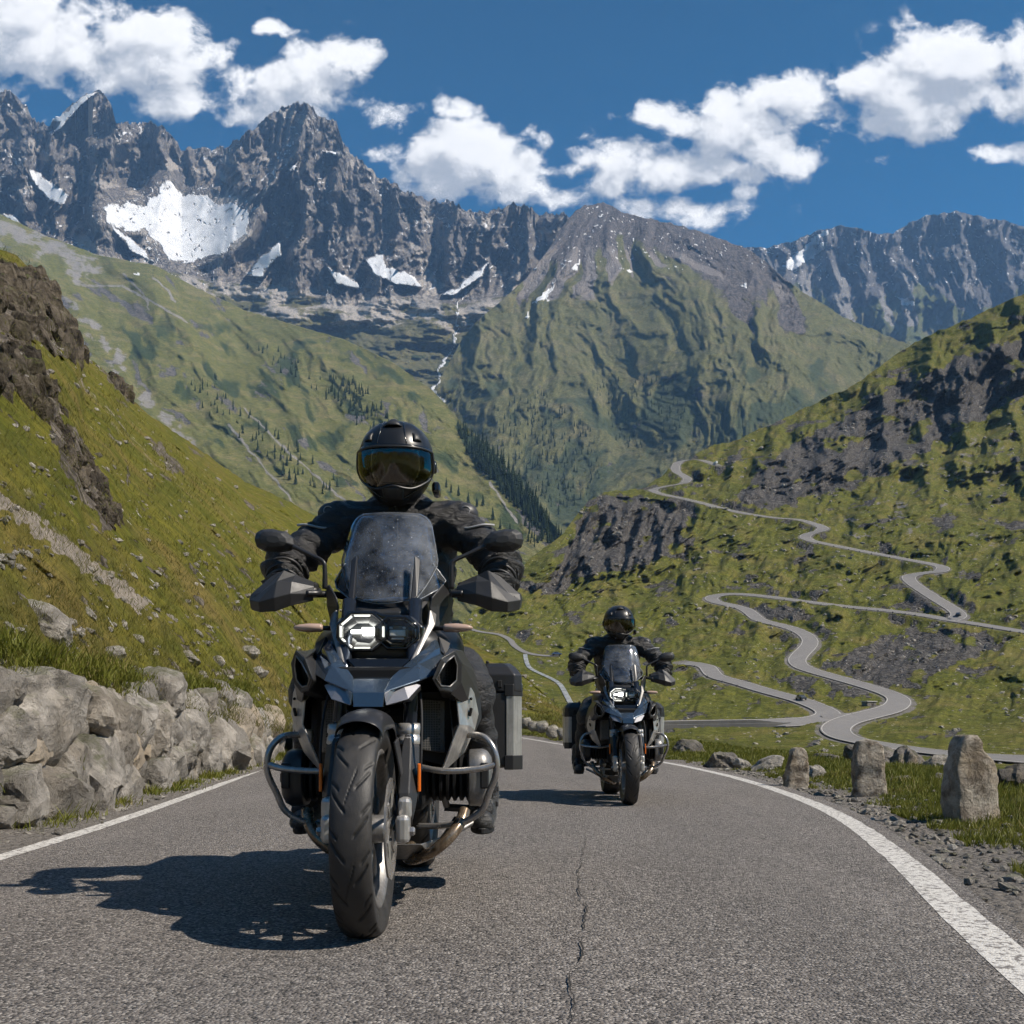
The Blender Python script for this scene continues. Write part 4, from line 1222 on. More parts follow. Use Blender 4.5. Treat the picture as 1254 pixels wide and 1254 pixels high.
crag('crag', [(-40, 420), (30, 425), (60, 470), (80, 505), (60, 510), (20, 480), (-40, 475)], 70, .5, 1.5, 4, 'lower dark crag of broken rock at the left border, under the upper one', 'rocky crags on the left slope')
crag('crag', [(62, 508), (92, 540), (112, 562), (134, 600), (143, 645), (130, 640), (104, 600), (76, 552)], 75, .3, .95, 5, 'narrow rocky rib running down the green left slope', 'rocky crags on the left slope')
crag('crag', [(126, 452), (150, 470), (162, 488), (144, 480)], 18, .4, .9, 6, 'small rocky step on the skyline of the left slope', 'rocky crags on the left slope')

# ---- grass
m_grass, nb = new_mat('grass_blades')
tn = nb.attr('tint')
tt = nb.attr('tip')
c = nb.mix(tn, (0.085, 0.112, 0.010), (0.180, 0.180, 0.026))
c = nb.mix(nb.ramp(tn, .86, .92), c, (0.26, 0.21, 0.085))
c = nb.mix(nb.math('MULTIPLY', tt, .35), c, (0.20, 0.18, 0.045))
nb.set(nb.p.inputs['Base Color'], c)
nb.p.inputs['Roughness'].default_value = .6
nb.p.inputs['Specular IOR Level'].default_value = .25
tr = nb.node('ShaderNodeBsdfTranslucent')
nb.set(tr.inputs['Color'], c)
mx = nb.node('ShaderNodeMixShader'); mx.inputs[0].default_value = .3
nb.l.new(nb.p.outputs[0], mx.inputs[1]); nb.l.new(tr.outputs[0], mx.inputs[2]); nb.l.new(mx.outputs[0], nb.out.inputs[0])
m_grass2 = m_grass.copy(); m_grass2.name = 'hill_grass'
for nd_ in m_grass2.node_tree.nodes:
    if nd_.type == 'MIX' and not nd_.inputs[6].is_linked and nd_.inputs[6].default_value[1] > .11:
        nd_.inputs[6].default_value = (.058, .066, .010, 1); nd_.inputs[7].default_value = (.135, .122, .026, 1)
def grass(name, base, h, w, seed, lean=.5, label=None):
    r_ = np.random.default_rng(seed)
    n = len(base)
    h = np.broadcast_to(h, (n,)) * r_.uniform(.45, 1.2, n)
    w = np.broadcast_to(w, (n,)) * r_.uniform(.7, 1.2, n)
    a = r_.uniform(0, 2 * np.pi, n)
    side = np.column_stack([np.cos(a), np.sin(a), np.zeros(n)])
    b = r_.uniform(0, 2 * np.pi, n)
    ln = lean * r_.uniform(.2, 1.3, n)
    dirv = np.column_stack([np.cos(b) * ln + .15, np.sin(b) * ln, np.ones(n)])
    p1 = base + dirv * (h * .5)[:, None]
    p2 = base + np.column_stack([dirv[:, 0] * 1.9, dirv[:, 1] * 1.9, np.full(n, 1.7)]) * (h * .5)[:, None]
    hw = side * (w / 2)[:, None]
    V = np.stack([base - hw, base + hw, p1 - hw * .75, p1 + hw * .75, p2], 1).reshape(-1, 3)
    i = np.arange(n)[:, None] * 5
    q4 = np.concatenate([i + 0, i + 1, i + 3, i + 2], 1)
    t3 = np.concatenate([i + 2, i + 3, i + 4], 1)
    clump = .5 + .55 * fbm(base[:, 0] * 1.1, base[:, 1] * 1.1, 3, seed=280)
    tint = np.clip(clump + r_.normal(size=n) * .18, 0, 1)
    o = mesh_from(name, V, [q4, t3], m_grass, True, {'tint': np.repeat(tint, 5), 'tip': np.tile([0, 0, .5, .5, 1], n)})
    o['kind'] = 'stuff'
    return o
g_ = np.random.default_rng(90)
# right verge
NB_ = 230000
jj = g_.uniform(0, VG.shape[1] - 1.001, NB_)
oo = .32 + 7.5 * g_.random(NB_) ** 2.1
q = np.column_stack([np.zeros(NB_)] * 3)
kk = np.interp(oo, OFF, np.arange(len(OFF)))
k0 = kk.astype(int); j0 = jj.astype(int); fk = (kk - k0)[:, None]; fj = (jj - j0)[:, None]
k1 = np.minimum(k0 + 1, len(OFF) - 1)
base = (VG[k0, j0] * (1 - fk) + VG[k1, j0] * fk) * (1 - fj) + (VG[k0, j0 + 1] * (1 - fk) + VG[k1, j0 + 1] * fk) * fj
cl = fbm(base[:, 0] * 1.6, base[:, 1] * 1.6, 4, seed=281) + .55 * np.exp(-((base[:, 0] - 3.25) / .5) ** 2 - ((base[:, 1] - 6.6) / 1.3) ** 2)
keep = (base[:, 1] > 2.0) & (base[:, 1] < 40) & (cl + .95 * sstep(oo, .38, .95) + .25 * g_.random(NB_) > .45)
base = base[keep]; cl = cl[keep]; oo = oo[keep]
dd = base[:, 1]
hgt = (.065 + .11 * np.clip(cl + .5, 0, 1)) * (.5 + .5 * sstep(oo, .5, 1.6))
grass('grass', base - np.array([0, 0, .01]), hgt, .0035 + .0006 * dd, 91, .55)
# above and among the wall stones
pts, hs, ws = [], [], []
for i in range(2300):
    s = g_.uniform(.5, 34); qq, t = wall_pt(s); n = np.array([-t[1], t[0]])
    hm = wall_h(qq[1])
    mode = g_.random()
    if mode < .68:
        e, z = .18 + .30 * hm + abs(g_.normal()) * .5 - .15, hm * (.96 + .14 * g_.random())
    elif mode < .82:
        hh_ = g_.uniform(.2, .95) * hm
        e, z = .30 * hh_ + .02, hh_
        if perlin(s * 1.3, hh_ * 2, 282) < .05: continue
    else:
        e, z = -.02 + g_.normal() * .05, .02
        if perlin(s * .9, .3, 283) < -.05: continue
    nb_ = 44
    c3 = np.array([*(qq + n * e), z + float(road_z(qq[1]))])
    pts.append(c3 + g_.normal(size=(nb_, 3)) * np.array([.07, .07, .015])); hs.append(np.full(nb_, g_.uniform(.07, .18) * (.75 if mode > .68 else 1))); ws.append(np.full(nb_, .004 + .0006 * qq[1]))
grass('grass', np.vstack(pts), np.concatenate(hs), np.concatenate(ws), 92, .7)
# tufts over the near slope
XB, YB, PB, nB = GB
NT = 15000
ri = (g_.random(NT) ** 1.5 * (PB.shape[0] - 2)).astype(int); ci = g_.integers(0, PB.shape[1] - 1, NT)
tp = PB[ri, ci]
cm = fbm(tp[:, 0] * .35, tp[:, 1] * .35, 4, seed=284)
ok = (tp[:, 1] < 70) & (cm > -.22)
tp = tp[ok]
nb_ = 12
sc = np.clip(tp[:, 1] / 12, .6, 4.0)
bs = np.repeat(tp, nb_, 0) + g_.normal(size=(len(tp) * nb_, 3)) * np.repeat(sc, nb_)[:, None] * np.array([.10, .10, .02])
og = grass('grass', bs, np.repeat(.08 * sc ** .8, nb_), np.repeat(.006 * sc, nb_), 93, .8)
og.data.materials[0] = m_grass2

# ---- small pale stones strewn over the slopes
sp = []
for (G, n, lo, hi, dmax) in ((GB, 2600, .02, .15, 90), (GC, 2400, .22, 1.0, 700)):
    Xg, Yg, Pg, ng = G
    tries = 0
    while n and tries < 40000:
        tries += 1
        i = int(g_.random() ** 1.0 * (Pg.shape[0] - 2)); j = int(g_.integers(0, Pg.shape[1] - 1))
        p = Pg[i, j]
        if p[1] > dmax or p[1] < 5: continue
        if fbm(np.array([Xg[i, j] / 40]), np.array([Yg[i, j] / 25]), 3, seed=285)[0] < -.02 + .2 * g_.random(): continue
        if G is GC:
            if STATE['d'][i, j] < 5: continue
            s = g_.uniform(lo, hi) ** 1.3 * (.4 + p[1] / 420)
            if p[1] < 60: s *= .35
        else:
            s = (lo + (hi - lo) * g_.random() ** 3) * (.35 + p[1] / 40)
        v, f = stone(1, (s, s * .8, s * .62), 7000 + n % 80, 9, 0, 9)
        sp.append((v @ rotm(0, .3, g_.uniform(0, 6.3)).T + p, f))
        n -= 1
v, f = merge(sp)
o = mesh_from('scattered_stones', v, f, m_wall, False)
o['kind'] = 'stuff'
# ================================================================== SMALL THINGS FAR AWAY
def simple_mat(name, col, rough=.5, metal=0.0, spec=.5, coat=0.0):
    m, nb = new_mat(name)
    nb.p.inputs['Base Color'].default_value = (*col, 1)
    nb.p.inputs['Roughness'].default_value = rough
    nb.p.inputs['Metallic'].default_value = metal
    nb.p.inputs['Specular IOR Level'].default_value = spec
    nb.p.inputs['Coat Weight'].default_value = coat
    return m
def bm_obj(name, bm, mat, parent=None, smooth=False):
    me = bpy.data.meshes.new(name)
    bm.to_mesh(me); bm.free()
    for p_ in me.polygons: p_.use_smooth = smooth
    o = bpy.data.objects.new(name, me); COL.objects.link(o)
    for m_ in (mat if isinstance(mat, (list, tuple)) else [mat]): me.materials.append(m_)
    if parent: o.parent = parent
    return o
def bm_box(bm, c, s, bev=0.0):
    r_ = bmesh.ops.create_cube(bm, size=1)
    bmesh.ops.scale(bm, vec=s, verts=r_['verts'])
    bmesh.ops.translate(bm, vec=c, verts=r_['verts'])
    if bev:
        es = list({e for v in r_['verts'] for e in v.link_edges})
        bmesh.ops.bevel(bm, geom=es, offset=bev, segments=2, affect='EDGES')
# spruces
def spruce_geo(h, seed, tiers=9, n=13):
    r_ = np.random.default_rng(seed)
    vs, fs = [], []
    for t in range(tiers):
        k = t / tiers
        z0, z1 = h * (.10 + .80 * k), h * (.10 + .80 * k + .19)
        rad = h * .19 * (1 - k) ** .85 + h * .012
        o = len(vs)
        vs.append((r_.normal() * .01 * h, r_.normal() * .01 * h, min(z1, h)))
        for i in range(n):
            a = 2 * math.pi * (i + r_.uniform(-.3, .3)) / n
            rr_ = rad * r_.uniform(.55, 1.15) * (1 if i % 2 else .62)
            vs.append((rr_ * math.cos(a), rr_ * math.sin(a), z0 - h * .03 * r_.random() + (0 if i % 2 else h * .03)))
        for i in range(n):
            fs.append((o, o + 1 + i, o + 1 + (i + 1) % n))
    return np.array(vs), np.array(fs)
m_spruce, nb = new_mat('spruce_needles')
nb.set(nb.p.inputs['Base Color'], nb.mix(nb.noise(nb.pos(), .5, 4, .6), (0.012, 0.022, 0.010), (0.035, 0.052, 0.022)))
nb.p.inputs['Roughness'].default_value = .9
nb.p.inputs['Specular IOR Level'].default_value = .1
m_bark = simple_mat('spruce_bark', (.06, .045, .03), .95)
tr_ = np.random.default_rng(55)
def spruce(px, py, h, seed, label):
    p = pick(GD, px, py)
    e = empty('spruce', tuple(p - np.array([0, 0, .4])), 0, label, 'tree', 'single spruces on the slope behind the rider')
    v, f = spruce_geo(h, seed)
    mesh_from('crown', v, f, m_spruce, False, parent=e)
    bm = bmesh.new()
    bmesh.ops.create_cone(bm, segments=7, radius1=h * .022, radius2=h * .008, depth=h * .6, cap_ends=True, matrix=Matrix.Translation((0, 0, h * .3)))
    bm_obj('trunk', bm, m_bark, e)
for i, (px, py, h) in enumerate(((546, 597, 13), (553, 604, 12), (561, 608, 14), (573, 617, 15), (584, 621, 13), (591, 620, 15), (603, 637, 16), (577, 632, 11), (612, 648, 12), (624, 655, 13), (347, 582, 17), (355, 588, 15), (362, 593, 15))):
    side = 'left of the rider, on the pale slope above his shoulder' if px < 400 else 'standing in the scattered rank on the slope right of the helmet'
    spruce(px, py, h, 400 + i, 'dark pointed spruce ' + side)
def wood(name, poly, n, hmin, hmax, seed, G):
    r_ = np.random.default_rng(seed); ps = []; k = 0
    xs_ = [p[0] for p in poly]; ys_ = [p[1] for p in poly]
    while k < n:
        px, py = r_.uniform(min(xs_), max(xs_)), r_.uniform(min(ys_), max(ys_))
        if not inpoly(np.array([px]), np.array([py]), poly)[0]: continue
        v, f = spruce_geo(r_.uniform(hmin, hmax), seed * 100 + k % 40, 6, 9)
        ps.append((v + pick(G, px, py) - np.array([0, 0, .5]), f)); k += 1
    v, f = merge(ps)
    o = mesh_from(name, v, f, m_spruce, False)
    o['kind'] = 'stuff'
wood('spruce_wood', [(556, 520), (580, 530), (600, 548), (640, 594), (676, 642), (664, 652), (630, 622), (600, 590), (575, 562)], 330, 9, 20, 7, GD)
wood('spruce_wood', [(395, 455), (440, 470), (470, 505), (440, 520), (410, 490)], 70, 9, 17, 8, GD)
wood('spruce_wood', [(640, 640), (690, 655), (700, 668), (650, 672)], 60, 7, 13, 9, GD)

wood('spruce_wood', [(232, 470), (262, 462), (330, 520), (420, 590), (400, 610), (320, 560), (250, 505)], 70, 7, 15, 11, GD)
wood('spruce_wood', [(300, 425), (330, 420), (430, 480), (520, 545), (500, 560), (400, 500)], 60, 8, 16, 12, GD)
wood('spruce_wood', [(600, 500), (660, 480), (720, 520), (740, 580), (690, 640), (640, 590), (610, 545)], 230, 9, 19, 13, GE)
wood('spruce_wood', [(730, 470), (800, 460), (850, 500), (820, 550), (760, 560)], 120, 8, 16, 14, GE)

# bridge
m_conc, nb = new_mat('bridge_concrete')
nb.set(nb.p.inputs['Base Color'], nb.mix(nb.noise(nb.pos(), .8, 6, .65), (0.10, 0.095, 0.088), (0.20, 0.19, 0.175)))
nb.p.inputs['Roughness'].default_value = .9
lw = road_w['low']
bi = [i for i in range(len(lw)) if HY - (lw[i, 2] - CAMZ) / lw[i, 1] * F_PX > 884 and lw[i, 0] / lw[i, 1] * F_PX + CX < 962]
bw = lw[bi]
br = empty('road_bridge', tuple(bw[len(bw) // 2]), 0, 'low concrete road bridge with a parapet at the foot of the switchbacks', 'bridge')
def strip(name, w, o0, o1, z0, z1):
    t = np.gradient(w[:, :2], axis=0); t /= np.linalg.norm(t, axis=1, keepdims=True) + 1e-9
    n = np.column_stack([t[:, 1], -t[:, 0]])
    if n[0, 1] > 0: n = -n
    rows = []
    for (oo_, zz_) in ((o0, z0), (o1, z0), (o1, z1), (o0, z1), (o0, z0)):
        fd = 1 - sstep(w[:, 0] / w[:, 1] * F_PX + CX, 915, 960)
        q = np.column_stack([w[:, :2] + n * oo_, w[:, 2] + (zz_ * fd if zz_ < 0 or zz_ > .3 else zz_)])
        rows.append(q - np.array(br.location))
    V = np.array(rows)
    return mesh_from(name, V.reshape(-1, 3), grid_faces(*V.shape[:2]), m_conc, False, parent=br)
strip('deck', bw, 2.6, 3.6, -1.3, .06)
strip('parapet', bw, 3.3, 3.62, .10, .75)
for k in (len(bw) // 5, len(bw) // 2, 4 * len(bw) // 5):
    bm = bmesh.new(); bm_box(bm, (0, 0, 0), (1.2, 1.0, 5), .05)
    o = bm_obj('pier', bm, m_conc, br); o.location = Vector(bw[k]) - br.location + Vector((0, -2.4, -4.1))
# hut at the hairpin
hp = pick(GC, 1068, 866) + np.array([0, 2.0, -.1])
hut = empty('stone_hut', tuple(hp), R(20), 'small stone hut with a flat pale roof inside the lowest hairpin', 'hut')
hut.scale = (.72, .72, .6)
m_white = simple_mat('pale_roof', (.55, .53, .50), .8)
m_hutw = rock_mat('hut_stone', (0.12, 0.11, 0.10), (0.25, 0.23, 0.21), 0, 1)
bm = bmesh.new(); bm_box(bm, (0, 0, .9), (3.4, 2.6, 2.4), .05); bm_obj('wall', bm, m_hutw, hut)
bm = bmesh.new(); bm_box(bm, (0, 0, 2.25), (3.9, 3.1, .28), .06); bm_obj('roof', bm, m_white, hut)
bm = bmesh.new(); bm_box(bm, (.3, -1.32, .7), (.8, .08, 1.6)); bm_obj('door', bm, simple_mat('hut_door', (.05, .04, .03), .7), hut)
# cars
m_glass_d = simple_mat('car_glass', (.01, .012, .015), .08)
m_tyre_s = simple_mat('car_tyre', (.012, .012, .012), .8)
def car(px, py, road, col, label, van=False, sc=.85):
    w = road_w[road]
    i = int(np.argmin(np.hypot(w[:, 0] / w[:, 1] * F_PX + CX - px, HY - (w[:, 2] - CAMZ) / w[:, 1] * F_PX - py)))
    i = min(max(i, 1), len(w) - 2)
    t = w[i + 1] - w[i - 1]
    e = empty('car', (w[i][0], w[i][1], w[i][2] + .14), math.atan2(t[1], t[0]), label, 'van' if van else 'car', 'vehicles on the switchbacks')
    if van: e.name = 'van'
    e.scale = (sc,) * 3
    pr = [(-2.1, .35), (-2.15, .75), (-2.0, .95), (-1.55, 1.0), (-1.05, 1.42), (.35, 1.46), (1.0, 1.02), (1.9, .88), (2.12, .65), (2.1, .35)]
    if van: pr = [(-2.4, .35), (-2.45, 1.0), (-2.4, 2.05), (-2.2, 2.15), (1.1, 2.15), (1.75, 1.3), (2.3, 1.1), (2.45, .7), (2.4, .35)]
    bm = bmesh.new()
    A = [bm.verts.new((x, -.82, z)) for x, z in pr]; B_ = [bm.verts.new((x, .82, z)) for x, z in pr]
    bm.faces.new(A); bm.faces.new(B_[::-1])
    for k in range(len(pr)):
        bm.faces.new((A[k], B_[k], B_[(k + 1) % len(pr)], A[(k + 1) % len(pr)]))
    bmesh.ops.recalc_face_normals(bm, faces=bm.faces[:])
    bmesh.ops.bevel(bm, geom=bm.edges[:], offset=.08, segments=2, affect='EDGES')
    bm_obj('body', bm, simple_mat('car_paint', col, .3, coat=.6), e, False)
    bm = bmesh.new()
    if van: bm_box(bm, (.7, 0, 1.62), (1.0, 1.68, .5), .04)
    else: bm_box(bm, (-.3, 0, 1.22), (1.5, 1.68, .3), .05)
    bm_obj('window', bm, m_glass_d, e)
    for sx in (-1.3, 1.35):
        for sy in (-.78, .78):
            bm = bmesh.new()
            bmesh.ops.create_cone(bm, segments=18, radius1=.33, radius2=.33, depth=.2, cap_ends=True, matrix=Matrix.Translation((sx, sy, .33)) @ Matrix.Rotation(R(90), 4, 'X'))
            bm_obj('wheel', bm, m_tyre_s, e)
car(1176, 757, 'main', (.03, .04, .06), 'dark car rounding the right hand bend high on the switchbacks')
car(981, 857, 'low', (.05, .055, .06), 'dark grey car on the lowest branch of the switchback road')
car(876, 570, 'main', (.7, .7, .7), 'white van on the topmost stretch of the switchback road', True)
car(683, 803, 'valley', (.06, .10, .20), 'blue car on the valley track left of the second rider', sc=.8)
# kerb stones along the switchbacks
m_post = simple_mat('kerb_stone', (.10, .095, .09), .9)
kr = 0
for (road, x0, x1, n) in (('main', 900, 1150, 17), ('main', 1000, 1100, 6), ('low', 835, 940, 6), ('right', 1180, 1254, 4)):
    w = road_w[road]; px = w[:, 0] / w[:, 1] * F_PX + CX; py = HY - (w[:, 2] - CAMZ) / w[:, 1] * F_PX
    for k in range(n):
        tx = x0 + (x1 - x0) * (k + .5) / n
        cand = np.nonzero((py > 722) & (py < 775))[0] if road == 'main' and n == 17 else (np.nonzero((py > 655) & (py < 690))[0] if road == 'main' else np.arange(len(w)))
        i = cand[int(np.argmin(np.abs(px[cand] - tx)))]
        v, f = stone(2, (.40, .34, .75), 600 + kr, 8, .04, 12, box=.8)
        o = mesh_from('kerb_stone', v, f, m_post, True)
        j_ = min(max(i, 1), len(w) - 2); t_2 = w[j_ + 1][:2] - w[j_ - 1][:2]; n_2 = np.array([t_2[1], -t_2[0]]); n_2 /= np.linalg.norm(n_2) + 1e-9
        n_2 = n_2 if n_2[1] < 0 else -n_2
        o.location = (w[i][0] + n_2[0] * 3.0, w[i][1] + n_2[1] * 3.0, w[i][2] + TILT * n_2[1] * 3.0 - .2)
        tag(o, 'tiny dark kerb stone along the outer edge of a far switchback', 'kerb stone', 'kerb stones along the switchbacks')
        kr += 1
# mountain torrent in the high valley
def pickE(px, py):
    return None
# ================================================================== MOTORCYCLES
BX, BD = -0.44, 3.0
def L(px, py, y):
    """a point seen at a bearing from the camera, y metres behind the front axle, in the motorcycle's own axes"""
    d = BD + y
    return ((px - CX) / F_PX * d - BX, y, CAMZ + (HY - py) / F_PX * d)
M_black = simple_mat('satin_black', (.022, .022, .024), .36)
M_matte = simple_mat('matte_black', (.016, .016, .017), .62, spec=.3)
M_void = simple_mat('engine_black', (.006, .006, .0065), .6, spec=.3)
M_gloss = simple_mat('gloss_black', (.008, .008, .009), .12, coat=.5)
def flake(name, base, rough, metal, spec=.5):
    m, nb = new_mat(name)
    n = nb.noise(nb.obj(), 900, 2, .5)
    nb.set(nb.p.inputs['Base Color'], nb.mix(nb.ramp(n, .4, .7), base, tuple(min(1, c * 1.5) for c in base)))
    nb.set(nb.p.inputs['Roughness'], nb.math('ADD', nb.math('MULTIPLY', nb.noise(nb.obj(), 30, 5, .6), .16), rough))
    nb.p.inputs['Metallic'].default_value = metal
    nb.p.inputs['Coat Weight'].default_value = .6
    nb.p.inputs['Coat Roughness'].default_value = .08
    return m
M_paint = flake('storm_blue_paint', (.056, .080, .112), .10, .55)
M_paint2 = flake('grey_metallic', (.22, .22, .235), .25, .6)
def brushed(name, lo, hi, rough):
    m, nb = new_mat(name)
    n = nb.noise(nb.scale(nb.obj(), (90, 90, 6)), 1.0, 5, .7)
    g = nb.noise(nb.obj(), 14, 6, .7)
    nb.set(nb.p.inputs['Base Color'], nb.mix(nb.ramp(nb.math('ADD', nb.math('MULTIPLY', n, .5), nb.math('MULTIPLY', g, .5)), .35, .65), lo, hi))
    nb.set(nb.p.inputs['Roughness'], nb.math('ADD', nb.math('MULTIPLY', g, .25), rough - .12))
    nb.p.inputs['Metallic'].default_value = .65
    return m
M_alu = brushed('cast_aluminium', (.36, .35, .335), (.55, .535, .51), .38)
M_alud = brushed('dull_aluminium', (.17, .165, .16), (.30, .29, .28), .42)
M_steel = brushed('stainless_tube', (.30, .285, .27), (.44, .42, .40), .24)
M_bronze = brushed('heat_tinted_steel', (.16, .115, .075), (.34, .27, .20), .26)
M_stanch = simple_mat('fork_tube', (.035, .045, .065), .18, .6)
M_orange = simple_mat('orange_reflector', (.75, .16, .015), .25)
M_amber = simple_mat('blinker_lens', (.42, .30, .24), .12, coat=.5)
M_plast, nb = new_mat('textured_plastic')
nb.p.inputs['Base Color'].default_value = (.024, .024, .025, 1)
nb.set(nb.p.inputs['Roughness'], nb.math('ADD', nb.math('MULTIPLY', nb.noise(nb.obj(), 25, 5, .7), .3), .32))
nb.set(nb.p.inputs['Normal'], nb.bump(nb.noise(nb.obj(), 700, 2, .6), .0006, .6))
# tyre rubber
M_tyre, nb = new_mat('tyre_rubber')
g = nb.attr('groove')
dust = nb.ramp(nb.noise(nb.obj(), 16, 6, .7), .35, .7)
c = nb.mix(nb.math('MULTIPLY', dust, .6), (.020, .019, .0185), (.046, .042, .038))
nb.set(nb.p.inputs['Base Color'], nb.mix(g, c, (.008, .008, .008)))
nb.set(nb.p.inputs['Roughness'], nb.math('ADD', nb.math('MULTIPLY', dust, .2), .5))
nb.set(nb.p.inputs['Normal'], nb.bump(nb.noise(nb.obj(), 260, 4, .7), .0012, .7))
# honeycomb
M_mesh, nb = new_mat('honeycomb_grille')
e = nb.voro(nb.scale(nb.obj(), (1, .2, 1)), 120, 'DISTANCE_TO_EDGE', rnd=.12)
k = nb.ramp(e, .08, .16)
nb.set(nb.p.inputs['Base Color'], nb.mix(k, (.085, .08, .075), (.004, .004, .004)))
nb.p.inputs['Roughness'].default_value = .45
nb.set(nb.p.inputs['Normal'], nb.bump(k, .004, -1.0))
# clear windscreen, dusty with flies
def clear_mat(name, tint, dust_amt, dust_col, spots=True):
    m, nb = new_mat(name)
    nb.p.inputs['Base Color'].default_value = (.02, .02, .02, 1)
    nb.p.inputs['Roughness'].default_value = .06
    tr = nb.node('ShaderNodeBsdfTransparent'); tr.inputs['Color'].default_value = (*tint, 1)
    gl = nb.node('ShaderNodeBsdfGlossy'); gl.inputs['Roughness'].default_value = .04
    df = nb.node('ShaderNodeBsdfDiffuse'); df.inputs['Color'].default_value = (*dust_col, 1)
    fr = nb.node('ShaderNodeFresnel'); fr.inputs['IOR'].default_value = 1.45
    m1 = nb.node('ShaderNodeMixShader')
    nb.l.new(fr.outputs[0], m1.inputs[0]); nb.l.new(tr.outputs[0], m1.inputs[1]); nb.l.new(gl.outputs[0], m1.inputs[2])
    a = nb.math('MULTIPLY', nb.ramp(nb.noise(nb.obj(), 9, 6, .7), .25, .8), dust_amt)
    if spots:
        v = nb.voro(nb.obj(), 75, 'F1'); vc = nb.voro(nb.obj(), 75, 'F1', 'Color')
        sp = nb.node('ShaderNodeSeparateColor'); nb.l.new(vc, sp.inputs[0])
        spot = nb.math('MULTIPLY', nb.ramp(v, .12, .24, 1, 0), nb.math('GREATER_THAN', sp.outputs[0], .86))
        v2 = nb.voro(nb.obj(), 170, 'F1'); vc2 = nb.voro(nb.obj(), 170, 'F1', 'Color')
        sp2 = nb.node('ShaderNodeSeparateColor'); nb.l.new(vc2, sp2.inputs[0])
        spot2 = nb.math('MULTIPLY', nb.ramp(v2, .12, .26, 1, 0), nb.math('GREATER_THAN', sp2.outputs[0], .86))
        a = nb.math('ADD', a, nb.math('MULTIPLY', nb.math('MAXIMUM', spot, spot2), .38), clamp=True)
    m2 = nb.node('ShaderNodeMixShader')
    nb.l.new(a, m2.inputs[0]); nb.l.new(m1.outputs[0], m2.inputs[1]); nb.l.new(df.outputs[0], m2.inputs[2])
    nb.l.new(m2.outputs[0], nb.out.inputs[0])
    return m
M_screen = clear_mat('windscreen', (.78, .80, .83), .22, (.46, .49, .54))
M_clear = clear_mat('clear_deflector', (.66, .70, .74), .12, (.5, .53, .57))
M_lens = clear_mat('headlight_lens', (.86, .88, .88), .03, (.5, .5, .5), False)
def emis(name, col, st):
    m, nb = new_mat(name)
    nb.p.inputs['Base Color'].default_value = (.8, .8, .8, 1)
    nb.p.inputs['Emission Color'].default_value = (*col, 1)
    nb.p.inputs['Emission Strength'].default_value = st
    return m
M_beam = emis('low_beam', (1, .98, .93), 9.0)
M_drl = emis('running_light', (1, .96, .86), 1.3)
M_reflect = simple_mat('reflector_bowl', (.10, .10, .097), .25, .7)
M_pipe = simple_mat('unlit_light_pipe', (.78, .78, .76), .3)

def mod_bevel(o, w=.003, seg=2, ang=30):
    b = o.modifiers.new('bevel', 'BEVEL'); b.width = w; b.segments = seg; b.limit_method = 'ANGLE'; b.angle_limit = R(ang); b.harden_normals = False
def mod_solid(o, t, off=-1):
    s = o.modifiers.new('thickness', 'SOLIDIFY'); s.thickness = t; s.offset = off
def mod_sub(o, n=1):
    s = o.modifiers.new('smooth', 'SUBSURF'); s.levels = n; s.render_levels = n
def fix(o):
    bm = bmesh.new(); bm.from_mesh(o.data)
    bmesh.ops.remove_doubles(bm, verts=bm.verts[:], dist=1e-5)
    bmesh.ops.recalc_face_normals(bm, faces=bm.faces[:])
    bm.to_mesh(o.data); bm.free()
def poly(name, verts, faces, mat, parent, smooth=False, thick=None, bev=None, sub=0, off=-1):
    me = bpy.data.meshes.new(name)
    me.from_pydata([tuple(map(float, v)) for v in verts], [], [tuple(f) for f in faces])
    o = bpy.data.objects.new(name, me); COL.objects.link(o)
    me.materials.append(mat); o.parent = parent
    fix(o)
    for p_ in me.polygons: p_.use_smooth = smooth
    if thick: mod_solid(o, thick, off)
    if sub: mod_sub(o, sub)
    if bev: mod_bevel(o, bev)
    return o
def MX(pts, s):
    return [(s * p[0], p[1], p[2]) for p in pts]
def loft(name, rings, mat, parent, smooth=True, cap=True, sub=0, bev=None):
    n = len(rings[0])
    vs = [p for r_ in rings for p in r_]
    fs = []
    for k in range(len(rings) - 1):
        for i in range(n):
            fs.append((k * n + i, k * n + (i + 1) % n, (k + 1) * n + (i + 1) % n, (k + 1) * n + i))
    if cap:
        fs.append(tuple(range(n))); fs.append(tuple(range((len(rings) - 1) * n, len(rings) * n)))
    return poly(name, vs, fs, mat, parent, smooth, None, bev, sub)
def tube_geo(pts, r, n=12, sm=8, closed=False):
    p = smooth_pl3(pts, sm) if sm else np.array(pts, float)
    rr_ = np.interp(np.linspace(0, 1, len(p)), np.linspace(0, 1, len(np.atleast_1d(r))), np.atleast_1d(r)) if np.ndim(r) else np.full(len(p), r)
    t = np.gradient(p, axis=0); t /= np.linalg.norm(t, axis=1, keepdims=True) + 1e-12
    up = np.array([0, 0, 1.0]) if abs(t[0][2]) < .9 else np.array([1.0, 0, 0])
    u = np.cross(t[0], up); u /= np.linalg.norm(u)
    rings = []
    for i in range(len(p)):
        u = u - t[i] * np.dot(u, t[i]); u /= np.linalg.norm(u)
        v = np.cross(t[i], u)
        a = np.linspace(0, 2 * np.pi, n, endpoint=False)
        rings.append(p[i] + rr_[i] * (np.cos(a)[:, None] * u + np.sin(a)[:, None] * v))
    return rings
def smooth_pl3(pts, n):
    return smooth_pl(pts, n)
